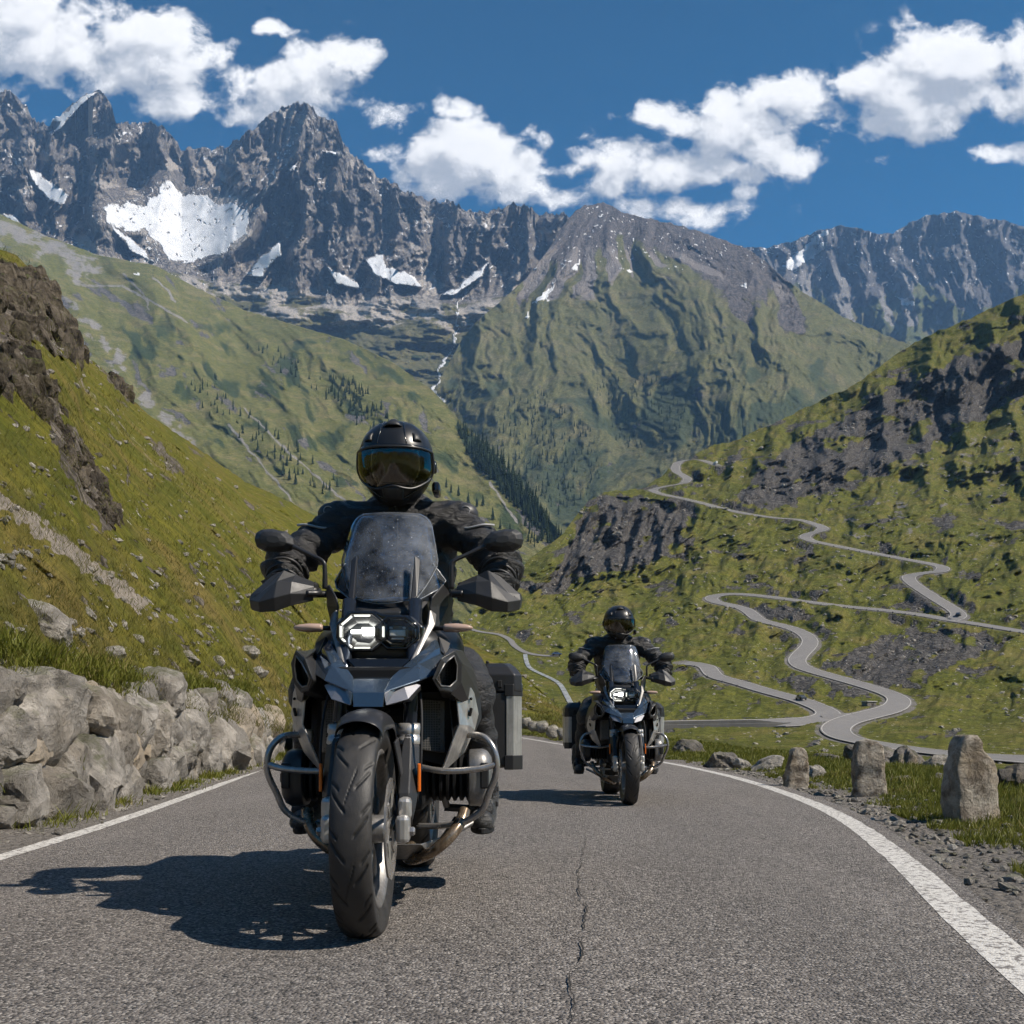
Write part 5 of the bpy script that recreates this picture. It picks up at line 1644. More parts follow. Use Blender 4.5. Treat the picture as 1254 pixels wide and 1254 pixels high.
def geo_rings(rings):
    n = len(rings[0]); V = np.vstack(rings); fs = []
    for k in range(len(rings) - 1):
        for i in range(n):
            fs.append((k * n + i, k * n + (i + 1) % n, (k + 1) * n + (i + 1) % n, (k + 1) * n + i))
    fs.append(tuple(range(n))[::-1]); fs.append(tuple(range((len(rings) - 1) * n, len(rings) * n)))
    return V, fs
def tubes(name, specs, mat, parent, n=12):
    vs, fs = [], []
    for sp_ in specs:
        pts, r = sp_[0], sp_[1]
        V, F = geo_rings(tube_geo(pts, r, n, sp_[2] if len(sp_) > 2 else 8))
        o = len(vs); vs += [tuple(v) for v in V]; fs += [tuple(i + o for i in f) for f in F]
    o = poly(name, vs, fs, mat, parent, True)
    return o
def lathe_x(name, prof, cx, cy, cz, mat, parent, n=48, smooth=True, bev=None):
    """prof: (x, radius) about an axis along x"""
    rings = [[(cx + x, cy + r_ * math.cos(a), cz + r_ * math.sin(a)) for a in np.linspace(0, 2 * np.pi, n, endpoint=False)] for x, r_ in prof]
    return loft(name, rings, mat, parent, smooth, True, 0, bev)
def boxes(name, lst, mat, parent, bev=.004):
    bm = bmesh.new()
    for b in lst:
        c, s = b[0], b[1]
        r_ = bmesh.ops.create_cube(bm, size=1)
        M_ = Matrix.Translation(c) @ (b[2] if len(b) > 2 else Matrix()) @ Matrix.Diagonal((*s, 1))
        bmesh.ops.transform(bm, matrix=M_, verts=r_['verts'])
    o = bm_obj(name, bm, mat, parent)
    mod_bevel(o, bev)
    return o

def tyre(name, R0, W, rimr, cy, parent, seed, ng=22):
    nu, nw = 528, 57
    ng = 15
    th = np.linspace(0, 2 * np.pi, nu, endpoint=False)
    w = np.linspace(-1, 1, nw)
    prof_r = np.where(np.abs(w) < .72, R0 - .5 * W * .62 * (1 - np.sqrt(np.clip(1 - (np.abs(w) / .80) ** 2.3, 0, 1))), 0)
    edge_r = R0 - .5 * W * .62 * (1 - math.sqrt(max(0, 1 - (.72 / .80) ** 2.3)))
    prof_r = np.where(np.abs(w) >= .72, edge_r + (rimr - edge_r) * ((np.abs(w) - .72) / .28) ** 1.1, prof_r)
    prof_x = np.where(np.abs(w) < .72, W * .5 * (np.abs(w) / .72) ** .93, W * .5 * (1 + .04 * np.sin(np.pi * (np.abs(w) - .72) / .28)) - .12 * W * ((np.abs(w) - .72) / .28) ** 2) * np.sign(w)
    TH, WW = np.meshgrid(th, w, indexing='ij')
    u = TH / (2 * np.pi) * ng
    a = np.abs(WW)
    s = np.where(WW > 0, 0.0, .5)
    ph = (u + s + .9 * a ** 1.35 * 1.0) % 1.0
    g1 = sstep(np.abs(ph - .5), .060, .035) * sstep(a, .10, .18) * sstep(a, .66, .58)
    ph2 = (u + s + .45 + .75 * (a - .3)) % 1.0
    g2 = sstep(np.abs(ph2 - .5), .050, .030) * sstep(a, .36, .42) * sstep(a, .71, .66)
    ph3 = (u * .5 + .3 + 1.2 * WW) % 1.0
    g3 = sstep(np.abs(ph3 - .5), .022, .012) * sstep(a, .20, .12)
    g = np.clip(g1 + g2 + g3, 0, 1)
    rr_ = prof_r[None] - g * .0045
    V = np.stack([np.broadcast_to(prof_x[None], TH.shape), cy + rr_ * np.cos(TH), R0 + rr_ * np.sin(TH)], -1)
    i = np.arange(nu * nw).reshape(nu, nw)
    ii = np.vstack([i, i[:1]])
    f = np.stack([ii[:-1, :-1], ii[:-1, 1:], ii[1:, 1:], ii[1:, :-1]], -1).reshape(-1, 4)
    return mesh_from(name, V.reshape(-1, 3), f, M_tyre, True, {'groove': g.ravel()}, parent)
def wheel(name, R0, W, rimr, cy, root, ns, discs):
    # rim with cast spokes is the part itself, tyre and discs hang under it
    n = 64
    prof = [(-W * .40, rimr + .006), (-W * .42, rimr - .006), (-W * .36, rimr - .014), (-W * .15, rimr - .030), (W * .15, rimr - .030), (W * .36, rimr - .014), (W * .42, rimr - .006), (W * .40, rimr + .006), (0, rimr - .012), (-W * .40, rimr + .006)]
    a = np.linspace(0, 2 * np.pi, n, endpoint=False)
    vs, fs = [], []
    for x, r_ in prof:
        for t in a: vs.append((x, cy + r_ * math.cos(t), R0 + r_ * math.sin(t)))
    for k in range(len(prof) - 1):
        for i in range(n): fs.append((k * n + i, k * n + (i + 1) % n, (k + 1) * n + (i + 1) % n, (k + 1) * n + i))
    for k in range(ns):
        t = 2 * math.pi * k / ns + .2
        V, F = geo_rings(tube_geo([(.0, cy + .03 * math.cos(t), R0 + .03 * math.sin(t)), (.012, cy + .5 * rimr * math.cos(t + .10), R0 + .5 * rimr * math.sin(t + .10)), (.0, cy + (rimr - .022) * math.cos(t + .16), R0 + (rimr - .022) * math.sin(t + .16))], [.017, .011, .014], 8, 4))
        o = len(vs); vs += [tuple(v) for v in V]; fs += [tuple(i + o for i in f) for f in F]
    wh = poly(name, vs, fs, M_alud, root, True)
    tyre('tyre', R0, W, rimr, cy, wh, 1)
    lathe_x('hub', [(-.075, .02), (-.07, .032), (-.05, .042), (.05, .042), (.07, .032), (.075, .02)], 0, cy, R0, M_alud, wh, 24)
    for s in discs:
        nn = 72
        vs, fs = [], []
        for x, r_ in ((s * .072, .152), (s * .078, .152), (s * .078, .112), (s * .072, .112), (s * .072, .152)):
            for t in np.linspace(0, 2 * np.pi, nn, endpoint=False): vs.append((x, cy + r_ * (1 + .012 * math.cos(t * 12)) * math.cos(t), R0 + r_ * (1 + .012 * math.cos(t * 12)) * math.sin(t)))
        for k in range(4):
            for i in range(nn): fs.append((k * nn + i, k * nn + (i + 1) % nn, (k + 1) * nn + (i + 1) % nn, (k + 1) * nn + i))
        for k in range(6):
            t = 2 * math.pi * k / 6
            V, F = geo_rings(tube_geo([(s * .07, cy + .04 * math.cos(t), R0 + .04 * math.sin(t)), (s * .075, cy + .12 * math.cos(t + .3), R0 + .12 * math.sin(t + .3))], .007, 6, 0))
            o = len(vs); vs += [tuple(v) for v in V]; fs += [tuple(i + o for i in f) for f in F]
        poly('brake_disc', vs, fs, M_steel, wh, False)
    return wh

def make_motorcycle():
    root = empty('motorcycle', (0, 0, 0))
    # ---- wheels
    wheel('front_wheel', .325, .114, .235, 0.0, root, 10, (-1, 1))
    wheel('rear_wheel', .335, .172, .225, 1.53, root, 10, (1,))
    # ---- fork
    def fz(z):                                        # rake of the fork
        return (z - .325) * .46 - .005
    for s in (-1, 1):
        x = s * .112
        leg = tubes('fork_leg', [([(x, fz(.56) + .05, .56), (x, fz(1.06) + .05, 1.06)], .0235, 0)], M_stanch, root, 20)
        tubes('lower_tube', [([(x, fz(.335) + .035, .335), (x, fz(.585) + .05, .585)], [.024, .029], 2)], M_black, leg, 20)
        yc = fz(.61) + .05
        lathe = [[(x + r_ * math.cos(a), fz(z) + .05 + r_ * math.sin(a), z) for a in np.linspace(0, 2 * np.pi, 28, endpoint=False)] for z, r_ in ((.575, .031), (.58, .037), (.600, .037), (.603, .034), (.612, .034), (.615, .038), (.640, .0375), (.645, .031))]
        loft('collar', lathe, M_alu, leg, True)
        # faceted guard in front of the lower tube
        g = []
        for z, w0, w1, yo in ((.615, .014, .026, -.012), (.57, .026, .036, -.024), (.50, .030, .038, -.030), (.43, .030, .038, -.030), (.385, .022, .032, -.02), (.345, .012, .024, -.008)):
            yy = fz(z) + .03
            g.append([(x - s * w0, yy + .02, z), (x - s * w0 * .6, yy + yo, z), (x + s * w0 * .45, yy + yo, z), (x + s * w1, yy + .012, z), (x + s * w1 * .8, yy + .05, z), (x - s * w0, yy + .05, z)])
        loft('fork_guard', g, M_plast, leg, False, True, 0, .003)
        # axle clamp
        boxes('axle_clamp', [((x, -.002, .325), (.042, .062, .085)), ((x + s * .004, .015, .385), (.040, .050, .07))], M_alu, leg, .014)
        lathe_x('axle_nut', [(0, .015), (s * .012, .015), (s * .016, .011)], x + s * .02, -.004, .318, M_steel, leg, 6, False)
        boxes('reflector', [((x + s * .040, fz(.48) + .02, .475), (.010, .022, .088))], M_orange, leg, .003)
        # brake caliper behind the disc
        boxes('brake_caliper', [((s * .088, .135, .36), (.044, .075, .13), Matrix.Rotation(R(-20), 4, 'X'))], M_black, leg, .012)
        # brake hose
        tubes('brake_hose', [([(x + s * .03, .12, .40), (x + s * .045, .10, .55), (x + s * .03, .20, .75), (s * .06, .40, .84)], .0045)], M_matte, leg, 8)
    # ---- front mudguard hugging the tyre
    rows = []
    for k in range(23):
        a = R(62 + k * 5.2)
        rr_ = .352 + .004 * math.sin(k)
        wd = .078 - .012 * abs(k - 9) / 12
        cyv, czv = rr_ * -math.cos(a), .325 + rr_ * math.sin(a)
        row = []
        for u, dr in ((-1, -.050), (-1.0, -.018), (-.72, .002), (-.3, .012), (0, .014), (.3, .012), (.72, .002), (1.0, -.018), (1, -.050)):
            row.append((u * wd, cyv * (1 + dr / rr_), .325 + (czv - .325) * (1 + dr / rr_)))
        rows.append(row)
    vs = [p for r_ in rows for p in r_]
    fs = [(k * 9 + i, k * 9 + i + 1, (k + 1) * 9 + i + 1, (k + 1) * 9 + i) for k in range(22) for i in range(8)]
    mg = poly('front_mudguard', vs, fs, M_black, root, True, .004, None, 1)
    for s in (-1, 1):
        poly('mudguard_stay', [(s * .080, .10, .60), (s * .084, -.02, .585), (s * .098, .03, .48), (s * .098, .12, .50)], [(0, 1, 2, 3)], M_black, mg, False, .006, .002)
    # ---- fork bridge and steering head
    boxes('fork_bridge', [((0, .22, .80), (.30, .10, .05)), ], M_void, root, .012)
    # spring and clutter behind the wheel
    coil = [(.035 * math.cos(t), .27 + .035 * math.sin(t), .58 + .0042 * t) for t in np.linspace(0, 2 * math.pi * 6, 110)]
    tubes('shock_spring', [(coil, .006, 0)], M_void, root, 8)
    boxes('oil_cooler', [((0, .30, .61), (.15, .03, .07))], M_alud, root, .004)
    # ---- beak
    C0 = [(0, .055, .742), (0, .07, .762), (0, .16, .815)]
    def beak_side(s):
        t1 = L(515.5, 839, .14); t2 = L(500, 856, .08); t3 = L(473, 864, .05); t4 = L(470, 849, .05); t5 = L(492, 831, .12); t6 = L(476, 846, .06)
        v = MX([t5, t1, t2, t3, t4, t6, (t1[0] * .98, t1[1] + .05, t1[2] - .012), (t2[0], t2[1] + .09, t2[2] - .005), (t3[0], t3[1] + .10, t3[2] + .005)], s)
        poly('beak_tip', v, [(0, 5, 3, 2), (0, 2, 1), (5, 4, 3), (1, 2, 7, 6), (2, 3, 8, 7)], M_paint2, beak, False, .005, .0025)
        # upper plate, from the V along the headlight out to the shoulder
        e1 = L(469, 848, .05); e2 = L(479, 829, .135); d_ = L(503, 808, .22); c_ = L(525, 790, .33); b_ = L(533, 777, .40); a_ = L(552, 790, .42); a2 = L(549, 799, .38); f1 = L(536, 825, .22); f2 = L(514, 833, .13); m1 = L(512, 813, .19); m2 = L(533, 795, .31)
        v = MX([e1, e2, d_, c_, b_, a_, a2, f1, f2, m1, m2], s)
        poly('nose_panel', v, [(0, 1, 9), (1, 2, 9), (2, 3, 10, 9), (3, 4, 5, 10), (10, 5, 6), (9, 10, 6, 7), (9, 7, 8), (0, 9, 8)], M_paint, beak, False, .006, .0025)
        # dark blue slot in the shoulder
        poly('panel_inlay', MX([L(535, 782, .385), L(549, 790, .40), L(544, 806, .35), L(538, 800, .34)], s), [(0, 1, 2, 3)], M_black, beak, False, .012, .001, 0, 1)
    # centre of the beak: a dished deck between the two sides
    w1, w2 = L(471, 848, .05), L(479, 829, .135)
    dv = [(-w1[0], w1[1], w1[2]), (w1[0], w1[1], w1[2]), (w2[0], w2[1], w2[2] - .006), (-w2[0], w2[1], w2[2] - .006), (w1[0] * .92, w1[1] - .005, w1[2] - .045), (-w1[0] * .92, w1[1] - .005, w1[2] - .045), (w1[0] * .9, w1[1] + .12, w1[2] - .05), (-w1[0] * .9, w1[1] + .12, w1[2] - .05),
          (w2[0] * .95, .24, w2[2] + .012), (-w2[0] * .95, .24, w2[2] + .012)]
    beak = poly('beak', dv, [(0, 1, 2, 3), (0, 5, 4, 1), (5, 7, 6, 4), (3, 2, 8, 9)], M_paint, root, False, .005, .003)
    beak_side(1); beak_side(-1)
    # black pan between beak and headlight
    poly('nose_pan', [L(424, 806, .26), L(504, 806, .26), L(482, 832, .17), L(440, 832, .17), L(436, 818, .24), L(490, 818, .24)], [(0, 1, 5, 4), (4, 5, 2, 3)], M_gloss, root, False, .01, .003)
    # ---- headlight
    yh = .335
    hz, hc = .948, 0.0
    def octo(cx, cz, w, h, k, y, n=1):
        return [(cx + dx * w, y, cz + dz * h) for dx, dz in ((-1, -1 + k), (-1, 1 - k), (-1 + k * .9, 1), (1 - k * .9, 1), (1, 1 - k), (1, -1 + k), (1 - k * .9, -1), (-1 + k * .9, -1))]
    Lc, Rc = (-.056, .948, .078, .060, .62), (.060, .944, .068, .050, .62)
    # housing
    hs = []
    for y, sc in ((.318, .95), (.325, 1.0), (.36, 1.04), (.44, 1.0)):
        hs.append([(x * sc, y, .945 + (z - .945) * sc) for x, z in ((-.146, .930), (-.144, .975), (-.108, 1.020), (-.02, 1.022), (.01, 1.010), (.105, 1.006), (.146, .968), (.142, .915), (.112, .880), (.03, .872), (-.06, .872), (-.112, .880))])
    hl = loft('headlight', hs, M_gloss, root, False, True, 0, .006)
    for (cx, cz, w, h, k), lit in ((Lc, True), (Rc, False)):
        outer = octo(cx, cz, w, h, k, .290); inner = octo(cx, cz, w * .84, h * .82, k, .292); deep = octo(cx, cz, w * .55, h * .5, k, .314)
        bowl = poly('reflector', octo(cx, cz, w * .97, h * .97, k, .296) + octo(cx, cz, w * .80, h * .78, k, .300) + deep, [(i, (i + 1) % 8, 8 + (i + 1) % 8, 8 + i) for i in range(8)] + [(8 + i, 8 + (i + 1) % 8, 16 + (i + 1) % 8, 16 + i) for i in range(8)] + [tuple(range(16, 24))], M_reflect, hl, False)
        # light pipe ring: four strokes on the lit side
        segs = ((1, 2), (2, 3), (6, 7), (0, 1), (7, 0), (4, 5)) if lit else ((2, 3), (3, 4), (4, 5), (5, 6), (6, 7))
        sp_ = []
        for a, b in segs:
            A = np.array(octo(cx, cz, w * .90, h * .90, k, .294)[a]); B_ = np.array(octo(cx, cz, w * .90, h * .90, k, .294)[b])
            sp_.append(([A + (B_ - A) * .08, A + (B_ - A) * .92], .0036 if lit else .0026, 0))
        tubes('running_light', sp_, M_drl if lit else M_pipe, hl, 8)
        # projector
        if lit:
            boxes('low_beam', [((cx + .004, .306, cz + .001), (.085, .010, .011)), ((cx + .020, .306, cz + .012), (.045, .010, .006)), ((cx + .020, .306, cz - .009), (.040, .010, .005))], M_beam, hl, .004)
        else:
            boxes('projector', [((cx, .306, cz), (.055, .012, .022)), ((cx, .308, cz - .018), (.045, .010, .008)), ((cx - .022, .308, cz + .018), (.012, .01, .008)), ((cx + .022, .308, cz + .018), (.012, .01, .008))], M_pipe, hl, .006)
        ring_ = octo(cx, cz, w * 1.02, h * 1.02, k, .29)
        tubes('bezel', [(ring_ + ring_[:1], .006, 0)], M_gloss, hl, 8)
        poly('bezel_wall', octo(cx, cz, w * 1.02, h * 1.02, k, .288) + octo(cx, cz, w * 1.06, h * 1.06, k, .322), [(i, (i + 1) % 8, 8 + (i + 1) % 8, 8 + i) for i in range(8)], M_gloss, hl)
        poly('lens', [(p[0], p[1] - .010, p[2]) for p in octo(cx, cz, w * .86, h * .86, k, .288)] + octo(cx, cz, w * 1.0, h * 1.0, k, .288), [tuple(range(8))] + [(i, (i + 1) % 8, 8 + (i + 1) % 8, 8 + i) for i in range(8)], M_lens, hl, True)
    # ---- struts each side of the headlight
    for s in (-1, 1):
        p = [L(527, 746, .40), L(535, 752, .42), L(534, 764, .38), L(510, 806, .25), L(502, 810, .235), L(524, 764, .36)]
        poly('headlight_strut', MX(p, s), [(0, 1, 2, 5), (5, 2, 3, 4)], M_alud, root, False, .014, .004)
        # black cockpit side panels from the strut up to the deflector
        p = [L(527, 744, .42), L(548, 722, .50), L(549, 742, .52), L(535, 772, .44), L(530, 732, .42), L(543, 716, .47), L(556, 735, .62), L(548, 775, .60)]
        poly('cockpit_side', MX(p, s), [(0, 1, 2, 3), (0, 4, 5, 1), (1, 5, 6, 2), (2, 6, 7, 3)], M_plast, root, False, .008, .004)
    # cockpit housing and instrument back
    hs = []
    for y, w, z0, z1 in ((.375, .085, .97, 1.025), (.42, .13, .96, 1.045), (.50, .15, .95, 1.10), (.58, .15, .96, 1.13), (.66, .11, .99, 1.11)):
        hs.append([(-w, y, z0 + .02), (-w * .95, y, z1 - .03), (-w * .7, y, z1), (w * .7, y, z1), (w * .95, y, z1 - .03), (w, y, z0 + .02), (w * .7, y, z0), (-w * .7, y, z0)])
    loft('cockpit', hs, M_plast, root, False, True, 0, .006)
    boxes('instrument_panel', [((0, .60, 1.165), (.16, .02, .09), Matrix.Rotation(R(-28), 4, 'X'))], M_gloss, root, .008)
    # ---- windscreen
    prof = [(628, .62, .104), (631, .615, .125), (635, .61, .137), (641, .60, .146), (655, .575, .155), (672, .54, .166), (682, .52, .172), (690, .505, .170), (703, .475, .155), (716, .445, .137), (730, .415, .113), (735, .40, .075), (739, .395, .02)]
    def screen_row(py, y, hw):
        z = L(480, py, y)[2]
        return [(hw * u, y + .095 * (abs(hw * u) / .15) ** 1.8 * .55, z) for u in np.linspace(-1, 1, 17)]
    rows = [screen_row(py, y, hw) for py, y, hw in prof]
    vs = [p for r_ in rows for p in r_]
    fs = [(k * 17 + i, k * 17 + i + 1, (k + 1) * 17 + i + 1, (k + 1) * 17 + i) for k in range(len(rows) - 1) for i in range(16)]
    ws = poly('windscreen', vs, fs, M_screen, root, True, .004)
    rim = [r_[0] for r_ in rows] + [p for p in rows[-1][1:]] + [r_[-1] for r_ in rows[::-1][1:]] + rows[0][::-1][1:]
    tubes('screen_edge', [(rim, .0026, 0)], simple_mat('polished_edge', (.30, .32, .35), .2), ws, 6)
    for s in (-1, 1):
        a, b, c_, d_ = L(503, 736, .37), L(511, 730, .385), L(515, 686, .475), L(508, 682, .475)
        poly('screen_strut', MX([a, b, c_, (d_[0] + .004, d_[1], d_[2] + .006), d_], s), [(0, 1, 2, 3, 4)], M_black, root, False, .012, .003)
        a = [L(530, 690, .56), L(546, 711, .60), L(540, 720, .55), L(509, 737, .43), L(518, 722, .47), L(527, 705, .53)]
        df = poly('wind_deflector', MX(a, s), [(0, 1, 2, 5), (5, 2, 3, 4)], M_clear, root, False, .003)
        q = MX([a[0], a[1], a[2], a[3]], s)
        tubes('deflector_edge', [(q, .0022, 0)], bpy.data.materials['polished_edge'], df, 6)
    # ---- air intakes
    for s in (-1, 1):
        o_ = [L(540, 806, .15), L(557, 796, .20), L(566, 812, .23), L(565, 836, .25), L(554, 848, .23), L(538, 846, .18), L(529, 832, .14)]
        i_ = [L(545, 812, .16), L(556, 803, .20), L(560, 815, .22), L(559, 833, .235), L(551, 841, .22), L(540, 840, .18), L(534, 831, .15)]
        bk_ = [(p[0] * .96, p[1] + .10, p[2]) for p in i_]
        side = [(p[0] * .96, p[1] + .34, .84 + (p[2] - .84) * 1.25) for p in o_]
        n = 7
        it = poly('air_intake', MX(o_ + i_ + bk_ + side, s), [(k, (k + 1) % n, n + (k + 1) % n, n + k) for k in range(n)] + [(n + k, n + (k + 1) % n, 2 * n + (k + 1) % n, 2 * n + k) for k in range(n)] + [(k, (k + 1) % n, 3 * n + (k + 1) % n, 3 * n + k) for k in range(n)], M_plast, root, False, None, .004)
        poly('intake_mesh', MX([(p[0] * .985, p[1] + .06, p[2]) for p in i_], s), [tuple(range(7))], M_mesh, it, False)
        tubes('intake_lip', [(MX(i_ + i_[:1], s), .003, 0)], M_alud, it, 6)
    for s in (-1, 1):                                   # black shoulder carrying the intake back into the tank
        p = [L(540, 806, .16), L(557, 796, .21), L(566, 812, .24), L(565, 836, .26), L(581, 822, .50), L(588, 852, .56), L(567, 797, .44), L(577, 868, .45), L(551, 793, .42), L(552, 850, .25)]
        poly('shoulder_panel', MX(p, s), [(1, 2, 4, 6), (2, 3, 5, 4), (0, 1, 6, 8), (3, 9, 7, 5)], M_black, root, False, .006, .006)
    # ---- tank with black shoulders
    secs = []
    for y, w, zc, h in ((.30, .12, .90, .07), (.38, .215, .885, .095), (.48, .265, .88, .12), (.60, .275, .90, .15), (.74, .25, .93, .17), (.88, .19, .92, .15), (1.0, .13, .88, .10)):
        secs.append([(w * math.copysign(abs(math.cos(a)) ** .75, math.cos(a)), y, zc + h * math.copysign(abs(math.sin(a)) ** .8, math.sin(a))) for a in np.linspace(0, 2 * np.pi, 24, endpoint=False)])
    loft('fuel_tank', secs, M_black, root, True, True, 1)
    for s in (-1, 1):
        p = [L(553, 796, .42), L(566, 800, .46), L(580, 822, .55), L(588, 850, .60), L(590, 880, .60), L(581, 900, .56), L(575, 866, .48), L(569, 838, .42)]
        q = [(v[0] * .9, v[1] + .16, v[2]) for v in p]
        n = len(p)
        poly('tank_side', MX(p + q, s), [tuple(range(n))] + [(k, (k + 1) % n, n + (k + 1) % n, n + k) for k in range(n)], M_plast, root, True, None, .008, 0)
    # ---- radiators and their silver guards
    for s in (-1, 1):
        p = [L(514, 855, .37), L(545, 858, .40), L(545, 922, .40), L(514, 918, .36)]
        rad = poly('radiator', MX(p, s), [(0, 1, 2, 3)], M_mesh, root, False, .03, .003)
        p = [L(512, 848, .38), L(550, 846, .41), L(556, 940, .44), L(512, 930, .40)]
        q = [(v[0], v[1] + .10, v[2]) for v in p]
        poly('radiator_shroud', MX(p + q, s), [(0, 1, 2, 3), (0, 1, 5, 4), (1, 2, 6, 5), (2, 3, 7, 6)], M_void, rad, False, .004, .003)
        g = [L(555, 853, .36), L(575.5, 842, .40), L(579.5, 849, .42), L(584.5, 874, .45), L(580, 893, .45), L(567, 921, .43), L(543, 943, .38), L(541, 940, .37), L(552, 909, .345), L(561, 887, .345), L(558, 858, .345), L(571, 862, .39), L(573, 888, .40), L(558, 921, .395)]
        poly('radiator_guard', MX(g, s), [(0, 1, 2, 11, 10), (2, 3, 4, 12, 11), (10, 11, 12, 9), (9, 12, 13, 8), (4, 5, 13, 12), (5, 6, 13), (6, 7, 8, 13)], M_alu, root, False, .007, .003)
        gp_ = L(572, 872, .40)
        boxes('guard_slot', [((s * (gp_[0] + .012), gp_[1] - .012, gp_[2]), (.011, .010, .030), Matrix.Rotation(R(s * 12), 4, 'Y'))], M_void, rad, .004)
        boxes('guard_hole', [((s * (gp_[0] + .014), gp_[1] - .012, gp_[2] + .045), (.010, .010, .010))], M_void, rad, .004)
        lathe_x('guard_bolt', [(0, .006), (s * .006, .006), (s * .008, .003)], s * (L(578, 853, .43)[0] - .012), .41, L(575, 855, .42)[2], M_steel, root, 10)
    # ---- engine
    boxes('engine_block', [((0, .62, .52), (.28, .46, .36)), ((0, .95, .50), (.24, .36, .30)), ((0, .60, .82), (.32, .26, .22)), ((.20, .66, .69), (.15, .30, .32)), ((-.20, .66, .69), (.15, .30, .32)), ((0, 1.0, .78), (.20, .6, .16))], M_void, root, .03)
    for s in (-1, 1):
        cy, cz = .545, .455
        # finned barrel
        sp_ = []
        rings = []
        for k in range(17):
            x = .13 + .012 * k
            rr_ = .083 if k % 2 else .066
            for xx in (x - .0045, x + .0045) if k % 2 else (x,):
                rings.append([(s * xx, cy + rr_ * .95 * math.copysign(abs(math.cos(a)) ** .7, math.cos(a)), cz + rr_ * math.copysign(abs(math.sin(a)) ** .7, math.sin(a))) for a in np.linspace(0, 2 * np.pi, 32, endpoint=False)])
        cyl = loft('cylinder', rings, M_void, root, False)
        rings = []
        for x, rr_ in ((.285, .085), (.29, .098), (.335, .100), (.352, .092), (.366, .072), (.371, .045)):
            rings.append([(s * x, cy + rr_ * .98 * math.copysign(abs(math.cos(a)) ** .62, math.cos(a)), cz + rr_ * 1.02 * math.copysign(abs(math.sin(a)) ** .62, math.sin(a))) for a in np.linspace(0, 2 * np.pi, 40, endpoint=False)])
        hd = loft('head_cover', rings, M_alud if s > 0 else M_black, cyl, True)
        mod_bevel(hd, .003, 2, 35)
        boxes('cover_trim', [((s * .37, cy, cz), (.012, .10, .035)), ((s * .345, cy - .099, cz + .01), (.03, .010, .09))], M_black, cyl, .006)
        for k in range(4):
            a = R(45 + 90 * k)
            lathe_x('cover_bolt', [(0, .008), (s * .008, .008), (s * .010, .004)], s * .348, cy + .076 * math.cos(a), cz + .076 * math.sin(a), M_steel, cyl, 8)
        # intake stub and plug lead
        tubes('plug_lead', [([(s * .12, .44, .52), (s * .19, .43, .55), (s * .26, .45, .53)], .009)], M_matte, cyl, 10)
        # crash bar
        top = (s * .255, .44, .600)
        loop = [top, (s * .30, .41, .607), (s * .345, .385, .598), (s * .376, .37, .562), (s * .388, .365, .515), (s * .385, .37, .470), (s * .360, .39, .405), (s * .335, .41, .345), (s * .27, .43, .305), (s * .19, .46, .290), (s * .11, .50, .285)]
        cb = tubes('crash_bar', [(loop, .0112), ([(s * .386, .367, .507), (s * .33, .36, .492), (s * .22, .36, .484), (s * .15, .38, .492), (s * .11, .42, .50)], .0112)], M_steel, root, 14)
        boxes('bar_clamp', [((s * .262, .432, .602), (.032, .036, .050))], M_alu, cb, .008)
        # exhaust header sweeping back under the engine
        hp_ = [(s * .275, .48, .345), (s * .262, .44, .305), (s * .225, .40, .255), (s * .165, .41, .205), (s * .10, .50, .170), (s * .06, .62, .160), (s * .05, .85, .175)]
        ex = tubes('exhaust_pipe', [(hp_, .0205)], M_bronze, root, 16)
        tubes('shift_linkage', [([(s * .24, .62, .30), (s * .20, .58, .24), (s * .15, .60, .18), (s * .11, .70, .16)], .014), ([(s * .30, .80, .275), (s * .22, .72, .235), (s * .16, .70, .20)], .010)], M_alud, root, 10)
        # foot pegs
        fp = tubes('foot_peg', [([(s * .17, .98, .315), (s * .32, .99, .305)], .016, 0)], M_black, root, 10)
        tubes('peg_bracket', [([(s * .15, .90, .45), (s * .18, .97, .32)], .014, 0)], M_alud, fp, 8)
    # sump guard
    poly('sump_guard', [(-.13, .40, .235), (.13, .40, .235), (.16, .52, .170), (-.16, .52, .170), (.15, .95, .165), (-.15, .95, .165), (.19, .60, .24), (-.19, .60, .24)], [(0, 1, 2, 3), (3, 2, 4, 5), (1, 6, 2), (0, 3, 7)], M_alud, root, False, .005, .003)
    # ---- handlebar, grips, levers
    bar = tubes('handlebar', [([(-.455, .585, 1.098), (-.30, .565, 1.108), (-.20, .60, 1.112), (-.12, .64, 1.10), (0, .65, 1.10), (.12, .64, 1.10), (.20, .60, 1.112), (.30, .565, 1.108), (.455, .585, 1.098)], .0125)], M_black, root, 12)
    for s in (-1, 1):
        tubes('grip', [([(s * .315, .549, 1.116), (s * .45, .584, 1.099)], .0175, 0)], M_matte, bar, 14)
        boxes('switch_block', [((s * .275, .535, 1.122), (.055, .045, .05))], M_matte, bar, .01)
        tubes('lever', [([(s * .25, .50, 1.115), (s * .31, .470, 1.108), (s * .42, .492, 1.094)], [.008, .007, .008], 4)], M_alud, bar, 8)
        # hand guard: wide faceted shell in front of the hand
        A = [L(559, 718, .46), L(583, 712, .42), L(601, 712, .41), L(622, 726, .43), L(637, 728, .46), L(638, 727, .53)]
        B_ = [L(559, 727, .455), L(583, 727, .40), L(602, 732, .385), L(622, 737, .40), L(638, 735, .45), L(640, 733, .54)]
        Cc = [L(560, 736, .46), L(584, 742, .42), L(602, 749, .405), L(622, 750, .415), L(636, 747, .46), L(638, 744, .54)]
        T = [L(566, 712, .53), L(585, 704, .50), L(597, 698, .47), L(612, 705, .47), L(624, 718, .48), L(628, 722, .55)]
        rows_ = [T, A, B_, Cc]
